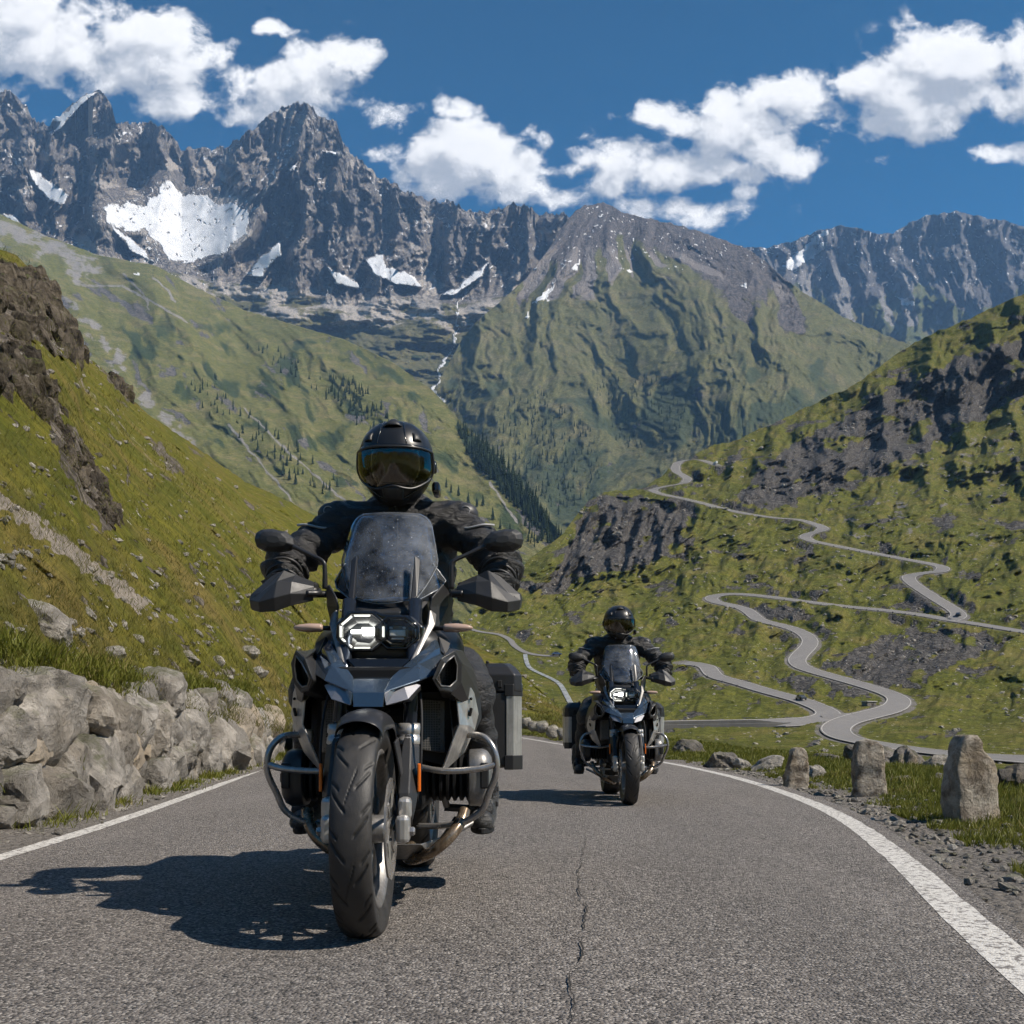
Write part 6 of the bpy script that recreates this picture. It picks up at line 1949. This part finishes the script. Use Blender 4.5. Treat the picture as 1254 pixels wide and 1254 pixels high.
        vs = [p for r_ in rows_ for p in r_]
        fs = [(k * 6 + i, k * 6 + i + 1, (k + 1) * 6 + i + 1, (k + 1) * 6 + i) for k in range(3) for i in range(5)]
        hg = poly('hand_guard', MX(vs, s), fs, M_plast, root, False, .006, .004)
        tubes('guard_arm', [([(s * .455, .585, 1.098), (s * .468, .53, 1.085), (s * .44, .44, 1.085)], .009)], M_black, hg, 8)
        tubes('guard_mount', [([(s * .25, .54, 1.12), (s * .235, .47, 1.10), (s * .27, .44, 1.095)], .011)], M_black, hg, 8)
        # mirror
        cx, cy, cz = s * .405, .56, 1.298
        rings = []
        outl = [(-.072, -.018), (-.066, .010), (-.040, .034), (.010, .046), (.052, .044), (.072, .030), (.078, .006), (.070, -.020), (.040, -.036), (-.010, -.040), (-.05, -.034)]
        for y, sc in ((-.036, .30), (-.030, .66), (-.008, .95), (.010, 1.0), (.016, .97)):
            rings.append([(cx + s * a * sc, cy + y, cz + b * sc * .98 + s * 0) for a, b in outl])
        mir = loft('mirror', rings, M_plast, root, False, True, 0, .004)
        poly('mirror_glass', [(cx + s * a * .9, cy + .0175, cz + b * .88) for a, b in outl], [tuple(range(11))], simple_mat('mirror_glass', (.8, .8, .8), .03, 1.0) if 'mirror_glass' not in bpy.data.materials else bpy.data.materials['mirror_glass'], mir)
        tubes('mirror_stalk', [([(s * .225, .54, 1.125), (s * .225, .535, 1.19), (s * .232, .535, 1.222), (s * .28, .545, 1.248), (s * .345, .555, 1.280)], [.010, .008, .0075, .0075, .009])], M_black, mir, 10)
        # indicator
        y_ = .40
        st = tubes('turn_signal', [([(s * .165, .42, .972), (s * .235, .40, .972)], .0085, 0)], M_black, root, 10)
        rings = []
        for x, rr_ in ((.205, .010), (.212, .015), (.25, .0165), (.285, .013), (.302, .007), (.306, .003)):
            rings.append([(s * x, .40 + rr_ * 1.3 * math.cos(a), .972 + rr_ * .95 * math.sin(a)) for a in np.linspace(0, 2 * np.pi, 16, endpoint=False)])
        loft('blinker_lens', rings, M_amber, st, True)
    # ---- seat, tail, frame
    secs = []
    for y, w, z0, z1 in ((.92, .10, .80, .86), (1.02, .15, .80, .875), (1.2, .17, .80, .865), (1.38, .16, .82, .89), (1.42, .15, .84, .94), (1.62, .14, .86, .95), (1.80, .10, .88, .94)):
        secs.append([(-w, y, z0), (-w, y, z1 - .03), (-w * .7, y, z1), (w * .7, y, z1), (w, y, z1 - .03), (w, y, z0)])
    loft('seat', secs, M_matte, root, True, True, 1)
    tubes('rear_frame', [([(s * .12, .95, .62), (s * .15, 1.3, .80), (s * .16, 1.75, .86)], .014) for s in (-1, 1)] + [([(s * .12, 1.0, .5), (s * .16, 1.5, .78)], .012) for s in (-1, 1)], M_black, root, 8)
    tubes('swing_arm', [([(.10, 1.0, .42), (.14, 1.3, .38), (.115, 1.53, .335)], [.045, .04, .035])], M_black, root, 12)
    tubes('silencer', [([(-.12, 1.05, .30), (-.20, 1.25, .42), (-.24, 1.45, .52), (-.25, 1.75, .58)], [.03, .04, .055, .058])], M_alud, root, 18)
    poly('rear_mudguard', [(-.10, 1.25, .74), (.10, 1.25, .74), (.10, 1.62, .80), (-.10, 1.62, .80), (.09, 1.95, .66), (-.09, 1.95, .66)], [(0, 1, 2, 3), (3, 2, 4, 5)], M_matte, root, False, .006)
    # ---- panniers
    for s in (-1, 1):
        x0, x1, ya, yb, za, zb = .285, .478, 1.15, 1.62, .465, .895
        def box_ring(z, e, c=.03):
            a, b, y0, y1 = x0 + e, x1 - e, ya + e, yb - e
            return [(a, y0 + c * .3, z), (a + c * .3, y0, z), (b - c, y0, z), (b, y0 + c, z), (b, y1 - c, z), (b - c, y1, z), (a + c * .3, y1, z), (a, y1 - c * .3, z)]
        pn = loft('pannier', [MX(box_ring(z, e), s) for z, e in ((za, .012), (za + .012, 0), (.78, 0))], M_plast, root, False, True, 0, .004)
        loft('lid', [MX(box_ring(z, e), s) for z, e in ((.784, -.004), (.80, -.004), (.855, -.002), (.888, .022), (.905, .045))], M_black, pn, False, True, 0, .005)
        # aluminium outer skin wrapping the front corner
        bw_ = []
        for (x, y) in ((x1 - .062, ya - .003), (x1 - .031, ya - .003), (x1 + .003, ya + .031), (x1 + .003, yb - .03)):
            bw_.append([(s * x, y, .515), (s * x, y, .775)])
        vs = [p for c_ in bw_ for p in c_]
        poly('side_panel', vs, [(2 * k, 2 * k + 1, 2 * k + 3, 2 * k + 2) for k in range(3)], M_alu, pn, False, .003, .0015)
        for (zz, h_) in ((.488, .06), (.79, .05)):
            c_ = [(s * (x1 - .07), ya - .006, zz - h_ / 2), (s * (x1 - .033), ya - .008, zz - h_ / 2), (s * (x1 + .007), ya + .032, zz - h_ / 2), (s * (x1 + .007), ya + .10, zz - h_ / 2)]
            d_ = [(a, b, c2 + h_) for a, b, c2 in c_]
            poly('corner_guard', c_ + d_, [(k, k + 1, 5 + k, 4 + k) for k in range(3)], M_black, pn, False, .006, .003)
        boxes('latch', [((s * (x0 + .06), ya - .008, .80), (.03, .014, .07)), ((s * (x1 - .09), ya - .006, .815), (.02, .012, .03))], M_matte, pn, .003)
        tubes('carry_handle', [([(s * (x0 + .03), ya - .004, .72), (s * (x0 + .03), ya - .022, .735), (s * (x0 + .03), ya - .022, .83), (s * (x0 + .03), ya - .004, .845)], .005, 3)], M_matte, pn, 8)
        tubes('lid_strap', [([(s * (x0 + .05), ya + .02, .908), (s * (x0 + .05), ya + .12, .915), (s * (x0 + .05), ya + .3, .908)], .006, 3)], M_matte, pn, 6)
    # badges are left plain; small bolts on the beak
    return root
# ================================================================== RIDERS
def surface_nets(f, origin, h):
    """smooth closed surface of f < 0 on a regular grid"""
    nx, ny, nz = f.shape
    s = f < 0
    c = np.zeros((nx - 1, ny - 1, nz - 1), int)
    pos_ = np.zeros((nx - 1, ny - 1, nz - 1, 3))
    cnt = np.zeros((nx - 1, ny - 1, nz - 1))
    cor = [(a, b, d) for a in (0, 1) for b in (0, 1) for d in (0, 1)]
    sl = lambda o: (slice(o[0], nx - 1 + o[0]), slice(o[1], ny - 1 + o[1]), slice(o[2], nz - 1 + o[2]))
    for a in cor:
        for ax in range(3):
            if a[ax] == 0:
                b = list(a); b[ax] = 1
                fa, fb = f[sl(a)], f[sl(b)]
                cr = (fa < 0) != (fb < 0)
                t = np.where(cr, fa / np.where(fa - fb == 0, 1e-9, fa - fb), 0)
                for k in range(3):
                    pos_[..., k] += np.where(cr, a[k] + (t if k == ax else 0), 0)
                cnt += cr
    act = cnt > 0
    idx = -np.ones(act.shape, int)
    idx[act] = np.arange(act.sum())
    ijk = np.argwhere(act)
    V = origin + h * (ijk + pos_[act] / cnt[act][:, None])
    Fs = []
    for ax in range(3):
        o1 = [0, 0, 0]; o1[ax] = 1
        fa = f[:nx - o1[0], :ny - o1[1], :nz - o1[2]]; fb = f[o1[0]:, o1[1]:, o1[2]:]
        cr = (fa < 0) != (fb < 0)
        e = np.argwhere(cr)
        u, v = [(1, 2), (2, 0), (0, 1)][ax]
        ok = (e[:, u] > 0) & (e[:, v] > 0) & (e[:, u] < f.shape[u] - 1) & (e[:, v] < f.shape[v] - 1)
        e = e[ok]
        def at(du, dv):
            q = e.copy(); q[:, u] += du; q[:, v] += dv
            return idx[q[:, 0], q[:, 1], q[:, 2]]
        quad = np.stack([at(-1, -1), at(0, -1), at(0, 0), at(-1, 0)], 1)
        flip = ~(fa[e[:, 0], e[:, 1], e[:, 2]] < 0)
        quad[flip] = quad[flip][:, ::-1]
        Fs.append(quad[(quad >= 0).all(1)])
    return V, np.vstack(Fs)
def smin(a, b, k):
    h = np.clip(.5 + .5 * (b - a) / k, 0, 1)
    return b + (a - b) * h - k * h * (1 - h)
class SDF:
    def __init__(self, lo, hi, h):
        self.h = h; self.o = np.array(lo, float)
        n = [int((b - a) / h) + 2 for a, b in zip(lo, hi)]
        g = np.meshgrid(*[self.o[i] + h * np.arange(n[i]) for i in range(3)], indexing='ij')
        self.X, self.Y, self.Z = g
        self.f = np.full(g[0].shape, 1e3)
    def cap(self, a, b, ra, rb, k=.03, sx=1.0):
        a, b = np.array(a, float), np.array(b, float)
        d = b - a
        L2 = d @ d + 1e-12
        t = np.clip(((self.X - a[0]) * d[0] + (self.Y - a[1]) * d[1] + (self.Z - a[2]) * d[2]) / L2, 0, 1)
        q = np.sqrt(((self.X - a[0] - t * d[0]) / sx) ** 2 + (self.Y - a[1] - t * d[1]) ** 2 + (self.Z - a[2] - t * d[2]) ** 2) - (ra + (rb - ra) * t)
        self.f = smin(self.f, q, k)
        return self
    def ell(self, c, r, k=.04):
        q = np.sqrt(((self.X - c[0]) / r[0]) ** 2 + ((self.Y - c[1]) / r[1]) ** 2 + ((self.Z - c[2]) / r[2]) ** 2)
        q = (q - 1) * min(r)
        self.f = smin(self.f, q, k)
        return self
    def chain(self, pts, rs, k=.03):
        for i in range(len(pts) - 1):
            self.cap(pts[i], pts[i + 1], rs[i], rs[i + 1], k)
        return self
    def noise(self, amp, fr, seed, st=(1, 1, 1)):
        m = np.abs(self.f) < .06
        x, y, z = self.X[m] * fr * st[0], self.Y[m] * fr * st[1], self.Z[m] * fr * st[2]
        self.f[m] += amp * (fbm(x + .6 * y, z, 3, seed=seed) + fbm(y + .5 * z, x, 3, seed=seed + 4))
        return self
    def mesh(self, name, mat, parent):
        V, F = surface_nets(self.f, self.o, self.h)
        return mesh_from(name, V, F[:, ::-1], mat, True, None, parent)
def cloth(name, col, rough, fr, bump, sheen=.15):
    m, nb = new_mat(name)
    n = nb.noise(nb.obj(), 26, 6, .7)
    nb.set(nb.p.inputs['Base Color'], nb.mix(nb.ramp(n, .35, .7), col, tuple(c * 1.9 for c in col)))
    nb.p.inputs['Roughness'].default_value = rough
    nb.p.inputs['Specular IOR Level'].default_value = .55
    nb.p.inputs['Sheen Weight'].default_value = sheen
    h = nb.math('ADD', nb.noise(nb.scale(nb.obj(), (1, 1, 2.2)), 22, 6, .62, .8), nb.math('MULTIPLY', nb.noise(nb.obj(), fr, 2, .6), .12))
    nb.set(nb.p.inputs['Normal'], nb.bump(h, bump, 1.0))
    return m
M_jacket = cloth('jacket_fabric', (.015, .0145, .015), .38, 900, .016, 0)
M_pants = cloth('trouser_fabric', (.0115, .0112, .0118), .5, 900, .014, 0)
M_glove = cloth('glove_leather', (.009, .009, .0095), .42, 500, .006)
M_boot = cloth('boot_leather', (.010, .010, .010), .45, 400, .008)
M_panel = simple_mat('jacket_armour', (.035, .034, .035), .45)
M_trim = simple_mat('reflective_piping', (.32, .32, .33), .4)
M_skin, nb = new_mat('skin')
nb.p.inputs['Base Color'].default_value = (.42, .24, .17, 1)
nb.p.inputs['Roughness'].default_value = .5
M_helm, nb = new_mat('helmet_shell')
nb.p.inputs['Base Color'].default_value = (.011, .0115, .013, 1)
nb.set(nb.p.inputs['Roughness'], nb.math('ADD', nb.math('MULTIPLY', nb.noise(nb.obj(), 30, 5, .7), .14), .27))
M_visor, nb = new_mat('tinted_visor')
tr = nb.node('ShaderNodeBsdfTransparent'); tr.inputs['Color'].default_value = (.55, .53, .50, 1)
gl = nb.node('ShaderNodeBsdfGlossy'); gl.inputs['Roughness'].default_value = .02; gl.inputs['Color'].default_value = (.95, .93, .88, 1)
fr = nb.node('ShaderNodeFresnel'); fr.inputs['IOR'].default_value = 1.55
mx = nb.node('ShaderNodeMixShader'); nb.set(mx.inputs[0], nb.math('ADD', fr.outputs[0], .02))
nb.l.new(tr.outputs[0], mx.inputs[1]); nb.l.new(gl.outputs[0], mx.inputs[2]); nb.l.new(mx.outputs[0], nb.out.inputs[0])

def make_rider():
    root = empty('person', (0, 0, 0))
    SH, EL, WR = (.205, .875, 1.435), (.395, .70, 1.235), (.375, .600, 1.140)
    HIP, KN, AN = (.11, 1.17, .90), (.285, .73, .765), (.305, .985, .36)
    HC = np.array([0, .80, 1.632])
    PIT = R(11)
    # body: one continuous figure (head with a face, neck, trunk, limbs) inside the clothes
    b = SDF((-.50, .45, .22), (.50, 1.45, 1.86), .0125)
    b.ell(HC + (0, .01, .035), (.078, .098, .105), .03).ell(HC + (0, -.02, -.045), (.062, .075, .075), .03)
    b.cap(HC + (0, -.088, .012), HC + (0, -.108, -.022), .010, .015, .012)                      # nose
    b.cap(HC + (-.022, -.086, -.055), HC + (.022, -.086, -.055), .009, .009, .008)              # mouth
    for s in (-1, 1):
        b.cap(HC + (s * .018, -.090, .028), HC + (s * .048, -.080, .030), .009, .008, .012)     # brow
        b.ell(HC + (s * .082, .02, -.01), (.012, .022, .034), .01)                             # ear
        b.cap((s * .02, .93, 1.40), (s * SH[0], SH[1], SH[2]), .07, .055, .05)
        b.chain([(s * SH[0], SH[1], SH[2]), (s * EL[0], EL[1], EL[2]), (s * WR[0], WR[1], WR[2])], [.050, .042, .030], .02)
        b.chain([(s * WR[0], WR[1], WR[2]), (s * .375, .545, 1.12)], [.028, .034], .02)
        b.chain([(s * HIP[0], HIP[1], HIP[2]), (s * KN[0] - .05 * (s < 0), KN[1], KN[2]), (s * AN[0] - .05 * (s < 0), AN[1], AN[2]), (s * .335 - .05 * (s < 0), .87, .315)], [.080, .055, .040, .035], .03)
    b.cap((0, .90, 1.44), HC + (0, .02, -.05), .055, .055, .04)
    b.ell((0, .95, 1.28), (.16, .11, .20), .06).ell((0, 1.06, 1.05), (.14, .11, .20), .06).ell((0, 1.16, .93), (.16, .13, .11), .06)
    body = b.mesh('body', M_skin, root)
    me = body.data
    me.materials.append(M_pants)
    for p_ in me.polygons:
        if p_.center[2] < 1.50: p_.material_index = 1
    # jacket
    j = SDF((-.53, .50, .84), (.53, 1.38, 1.60), .0095)
    j.ell((0, .96, 1.28), (.215, .150, .24), .08).ell((0, 1.06, 1.06), (.185, .155, .21), .08).ell((0, 1.15, .93), (.19, .16, .10), .06)
    j.cap((0, .885, 1.47), (0, .875, 1.545), .088, .072, .05)
    for s in (-1, 1):
        j.cap((s * .06, .90, 1.445), (s * .205, .88, 1.425), .085, .084, .05)
        j.ell((s * .232, .872, 1.43), (.072, .075, .068), .025)
        j.chain([(s * .225, .875, 1.42), (s * .325, .79, 1.325), (s * EL[0], EL[1], EL[2]), (s * .402, .655, 1.190), (s * .383, .612, 1.150)], [.080, .071, .066, .062, .052], .028)
        j.ell((s * .408, .69, 1.235), (.055, .060, .060), .03)
        j.cap((s * .385, .605, 1.148), (s * .380, .592, 1.140), .057, .057, .008)
    # creases gathering at the elbows and waist
    m = np.abs(j.f) < .05
    ax = np.abs(j.X[m])
    t = (j.Z[m] * .8 + j.Y[m] * .5 - ax * .25)
    amp = .0095 * np.exp(-((j.Z[m] - 1.20) / .11) ** 2) * (ax > .27) + .0055 * np.exp(-((j.Z[m] - 1.05) / .12) ** 2) + .0048
    j.f[m] += amp * np.sin(t * 105 + 3.0 * fbm(ax * 9, j.Z[m] * 9 + j.Y[m] * 7, 3, seed=301)) + .011 * fbm(ax * 14 + j.Y[m] * 9, j.Z[m] * 14, 4, seed=302)
    jk = j.mesh('jacket', M_jacket, root)
    for s in (-1, 1):
        # shoulder cup, piping and cuff straps
        v, f = ico(3)
        c_ = v * np.array([.056, .054, .046])
        keep_v = c_ + np.array([s * .255, .848, 1.456])
        o = mesh_from('shoulder_cup', keep_v, f, M_panel, True, None, jk)
        ring = [(s * .262 + .017 * math.cos(a), .797 + .004 * abs(math.cos(a)), 1.462 + .015 * math.sin(a)) for a in np.linspace(0, 2 * np.pi, 25)]
        tubes('shoulder_badge', [(ring, .0022, 0)], M_trim, o, 6)
        tubes('piping', [([(s * .225, .783, 1.395), (s * .275, .755, 1.385), (s * .330, .745, 1.395), (s * .372, .775, 1.40)], .005, 4)], M_trim, jk, 6)
        for k, dz in enumerate((0, .018, .036)):
            c0 = np.array([s * (.388 + .004 * k), .612 + .018 * k, 1.153 + .022 * k])
            ax_ = np.array([s * .08, .55, .45]); ax_ /= np.linalg.norm(ax_)
            u_ = np.cross(ax_, (0, 0, 1)); u_ /= np.linalg.norm(u_); v_ = np.cross(ax_, u_)
            ring = [tuple(c0 + (.0585 + .003 * k) * (math.cos(a) * u_ + math.sin(a) * v_)) for a in np.linspace(0, 2 * np.pi, 25)]
            tubes('cuff_strap', [(ring, .0055, 0)], M_panel, jk, 6)
    # front zip and collar flap
    tubes('zip', [([(0, .800, 1.50), (0, .802, 1.40), (0, .806, 1.28), (0, .87, 1.10)], .006, 4)], M_panel, jk, 6)
    # trousers
    t_ = SDF((-.46, .58, .30), (.46, 1.40, 1.02), .011)
    t_.ell((0, 1.17, .92), (.195, .165, .11), .06)
    for s in (-1, 1):
        o_ = .02 if s < 0 else .0
        t_.chain([(s * .115, 1.16, .90), (s * (.235 + o_ * .4), .93, .84), (s * (KN[0] + o_), KN[1], KN[2]), (s * (.305 + o_), .845, .58), (s * (.320 + o_), .965, .385)], [.105, .098, .080, .068, .062], .05)
        t_.ell((s * (.288 + o_), .675, .755), (.062, .050, .072), .03)
    m = np.abs(t_.f) < .05
    t_.f[m] += .0032 * np.sin((t_.Z[m] * .9 - t_.Y[m] * .5) * 78 + 4 * fbm(t_.X[m] * 9, t_.Z[m] * 8, 3, seed=303)) + .004 * fbm(t_.Y[m] * 12 + t_.X[m] * 7, t_.Z[m] * 12, 4, seed=304)
    t_.mesh('trousers', M_pants, root)
    # boots
    for s in (-1, 1):
        bt = SDF((-.10, .70, .20), (.10, 1.14, .50), .0075)
        bt.chain([(0, .985, .46), (0, .985, .36), (0, .975, .315)], [.060, .056, .055], .03)
        bt.chain([(0, 1.02, .285), (0, .92, .283), (0, .825, .270)], [.046, .046, .038], .03)
        bt.ell((0, .815, .268), (.046, .052, .034), .03)
        bt.f = np.maximum(bt.f, .245 - bt.Z)
        bt.noise(.004, 14, 305)
        bo = bt.mesh('boot', M_boot, root)
        bo.location = (s * (.335 + (.03 if s < 0 else -.01)), 0, 0)
        rings = []
        for z, e in ((.228, .0), (.232, .004), (.248, .005), (.252, .001)):
            rings.append([((.043 + e) * math.cos(a) * (1.0 if math.sin(a) < 0 else .88), .915 + (.148 + e) * math.sin(a), z) for a in np.linspace(0, 2 * np.pi, 36, endpoint=False)])
        loft('sole', rings, M_matte, bo, False)
        boxes('buckle', [((s * .055, .97, .33), (.012, .04, .022)), ((s * .056, .975, .39), (.012, .04, .022))], M_panel, bo, .004)
    # gloves, five fingers closed round the grip
    for s in (-1, 1):
        g = SDF((.27, .455, 1.03), (.47, .66, 1.20), .0042)
        gx = np.array([.135, .035, -.017]); gx /= np.linalg.norm(gx)
        c0 = np.array([.378, .566, 1.108])
        g.chain([(.384, .612, 1.150), (.380, .590, 1.142), c0 + (0, .018, .030)], [.047, .042, .034], .02)
        g.cap(c0 - gx * .034 + (0, .012, .026), c0 + gx * .036 + (0, .014, .024), .026, .024, .018)
        for k, (off, ln, rr_) in enumerate(((-.040, .92, .0108), (-.014, 1.05, .0115), (.012, 1.0, .0110), (.036, .82, .0098))):
            b0 = c0 + gx * off
            th = np.array([115, 150, 195, 235, 275]) * (1 if k != 0 else .97)
            rad = .0185 + rr_ * .85
            if k == 0:      # first finger rests on the lever
                pts = [b0 + (0, -.004, .034), b0 + (-.004, -.034, .026), b0 + (-.008, -.058, .008), b0 + (-.008, -.066, -.012)]
            else:
                pts = [b0 + np.array([0, -rad * -math.cos(R(a)) * 1.05, rad * math.sin(R(a)) * 1.05 + .003]) for a in th]
                pts = [pts[0], pts[1], pts[2], pts[3], pts[4]] if ln > .9 else pts[:4]
            g.chain(pts, [rr_ * 1.12] + [rr_] * (len(pts) - 2) + [rr_ * .88], .0035)
        g.chain([c0 - gx * .030 + (0, .020, .010), c0 - gx * .060 + (0, .012, -.006), c0 - gx * .066 + (0, -.012, -.016)], [.015, .0125, .0105], .006)
        g.noise(.0012, 40, 307)
        V, F = surface_nets(g.f, g.o, g.h)
        V[:, 0] *= s
        F = F[:, ::-1] if s > 0 else F
        gl_ = mesh_from('glove', V, F, M_glove, True, None, root)
        bm = bmesh.new()
        for off in (-.036, -.012, .012, .034):
            k = c0 + gx * off + np.array([0, .0, .048])
            bmesh.ops.create_uvsphere(bm, u_segments=12, v_segments=8, radius=.0115, matrix=Matrix.Translation((s * k[0], k[1], k[2])) @ Matrix.Diagonal((1, 1.25, .6, 1)))
        bm_obj('knuckle_guard', bm, M_panel, gl_, True)
    # ---- helmet
    def hel(az, el, push=0.0):
        """az from straight ahead (towards -y), el up"""
        x = math.sin(az) * math.cos(el); y = -math.cos(az) * math.cos(el); z = math.sin(el)
        rx, ry = .143, .168
        rz = .163 if z > 0 else .168
        r_ = 1 / ((abs(x) / rx) ** 2.25 + (abs(y) / ry) ** 2.25 + (abs(z) / rz) ** 2.25) ** (1 / 2.25)
        if z < -.15:
            k = min(1, (-z - .15) / .75)
            tx = 1 - .30 * k ** 1.2
            x *= tx
            if y < 0: y *= 1 + .06 * k
        p = np.array([x, y, z]) * (r_ + push)
        c_, s_ = math.cos(PIT), math.sin(PIT)
        return HC + np.array([p[0], p[1] * c_ + p[2] * -s_, p[1] * s_ + p[2] * c_])
    na, els = 96, [-58, -54, -50, -46, -42, -38, -34, -30, -26.5, -23, -19, -15, -11, -7, -3, 1, 5, 9, 13, 16.5, 20, 24, 28, 33, 38, 44, 50, 56, 62, 68, 74, 80, 85]
    def low_edge(azd):
        a = abs(azd)
        return -29 + 4.0 * math.exp(-(azd / 15) ** 2) + 13 * max(0, (a - 30) / 45) ** 1.5
    def port(azd, eld, m=0):
        return abs(azd) < 70 + m and low_edge(azd) - m < eld < 17 + m - 3 * (abs(azd) / 70) ** 2
    vs, fs = [], []
    for e_ in els:
        for k in range(na):
            vs.append(hel(2 * math.pi * k / na, R(e_)))
    top = len(vs); vs.append(hel(0, R(90)))
    for i in range(len(els) - 1):
        for k in range(na):
            azd = (k + .5) * 360 / na
            azd = azd - 360 if azd > 180 else azd
            if port(azd, .5 * (els[i] + els[i + 1])): continue
            fs.append((i * na + k, i * na + (k + 1) % na, (i + 1) * na + (k + 1) % na, (i + 1) * na + k))
    l_ = len(els) - 1
    for k in range(na): fs.append((l_ * na + k, l_ * na + (k + 1) % na, top))
    hm = poly('helmet', vs, fs, M_helm, root, True, .012)
    # liner, dark
    vs2 = [HC + (v - HC) * .90 for v in [np.array(q) for q in vs]]
    poly('liner', vs2, fs, M_matte, hm, True)
    # visor
    nu, nv = 49, 15
    vs, fs = [], []
    for j_ in range(nv):
        for i in range(nu):
            azd = -73 + 146 * i / (nu - 1)
            lo, hi = low_edge(azd) - 2.5, 19.5 - 3 * (abs(azd) / 70) ** 2
            vs.append(hel(R(azd), R(lo + (hi - lo) * j_ / (nv - 1)), .0035))
    fs = [(j_ * nu + i, j_ * nu + i + 1, (j_ + 1) * nu + i + 1, (j_ + 1) * nu + i) for j_ in range(nv - 1) for i in range(nu - 1)]
    vi = poly('visor', vs, fs, M_visor, hm, True, .0022)
    edge = [vs[i] for i in range(nu)] + [vs[j_ * nu + nu - 1] for j_ in range(1, nv)] + [vs[(nv - 1) * nu + i] for i in range(nu - 2, -1, -1)] + [vs[j_ * nu] for j_ in range(nv - 2, -1, -1)]
    tubes('visor_seal', [([tuple(q) for q in edge], .0048, 0)], M_black, hm, 8)
    # brow ridge, vents, pivots, chin piece
    tubes('brow_trim', [([tuple(hel(R(a), R(21.5 - 3 * (abs(a) / 70) ** 2), .002)) for a in range(-66, 67, 6)], .004, 0)], M_gloss, hm, 8)
    def patch(name, a0, a1, e0, e1, h_, mat, n=7, taper=.6):
        vs, fs = [], []
        for j_ in range(n):
            for i in range(n):
                u, v = i / (n - 1), j_ / (n - 1)
                w = 1 - (1 - taper) * v
                azd = (a0 + a1) / 2 + (a1 - a0) * (u - .5) * w
                hh_ = h_ * (1 - (2 * u - 1) ** 4) * math.sin(math.pi * min(1, v * .75 + .25)) ** .6
                vs.append(hel(R(azd), R(e0 + (e1 - e0) * v), .001 + hh_))
        fs = [(j_ * n + i, j_ * n + i + 1, (j_ + 1) * n + i + 1, (j_ + 1) * n + i) for j_ in range(n - 1) for i in range(n - 1)]
        return poly(name, vs, fs, mat, hm, True, .004)
    patch('top_vent', -19, 19, 50, 74, .013, M_plast)
    for s in (-1, 1):
        patch('side_vent', s * 38 - 8, s * 38 + 8, 28, 40, .008, M_plast)
        lathe_x('visor_pivot', [(0, .024), (s * .008, .024), (s * .012, .018)], s * .140, HC[1] + .005, HC[2] - .005, M_gloss, hm, 24)
        tubes('shell_seam', [([tuple(hel(R(s * a), R(e_), .0008)) for a, e_ in ((20, 24), (20, 40), (24, 56), (38, 70))], .0022, 6)], M_gloss, hm, 6)
        tubes('chin_trim', [([tuple(hel(R(s * a), R(e_), .0015)) for a, e_ in ((16, -47), (34, -40), (54, -27), (74, -12), (86, 0))], .003, 5)], M_gloss, hm, 6)
    patch('chin_vent', -20, 20, -46, -29, .008, M_plast, 9, .85)
    patch('chin_curtain', -34, 34, -57, -46, .004, M_matte, 7, 1.0)
    # intercom on the side of the shell
    boxes('intercom', [((.150, HC[1] + .03, HC[2] - .085), (.030, .10, .045))], M_gloss, hm, .012)
    return root

bike = make_motorcycle()
bike.location = (BX, BD, 0)
tag(bike, 'nearer adventure touring motorcycle with lit headlight, silver crash bars and steel blue beak', 'motorcycle', 'touring motorcycles')
man = make_rider()
man.location = (BX, BD, 0)
tag(man, 'rider in matte black full face helmet and black jacket on the nearer motorcycle', 'person', 'motorcycle riders')
S2 = .975
X2, D2 = (770 - CX) / F_PX * 8.25, 8.25
bike2 = copy_tree(bike)
bike2.location = (X2, D2, .006); bike2.scale = (S2, S2, S2)
tag(bike2, 'smaller looking motorcycle farther down the road, behind and right of the first', 'motorcycle', 'touring motorcycles')
man2 = copy_tree(man)
man2.location = (X2, D2, .006); man2.scale = (S2, S2, S2)
tag(man2, 'second rider in black helmet, farther down the road behind the first motorcycle', 'person', 'motorcycle riders')
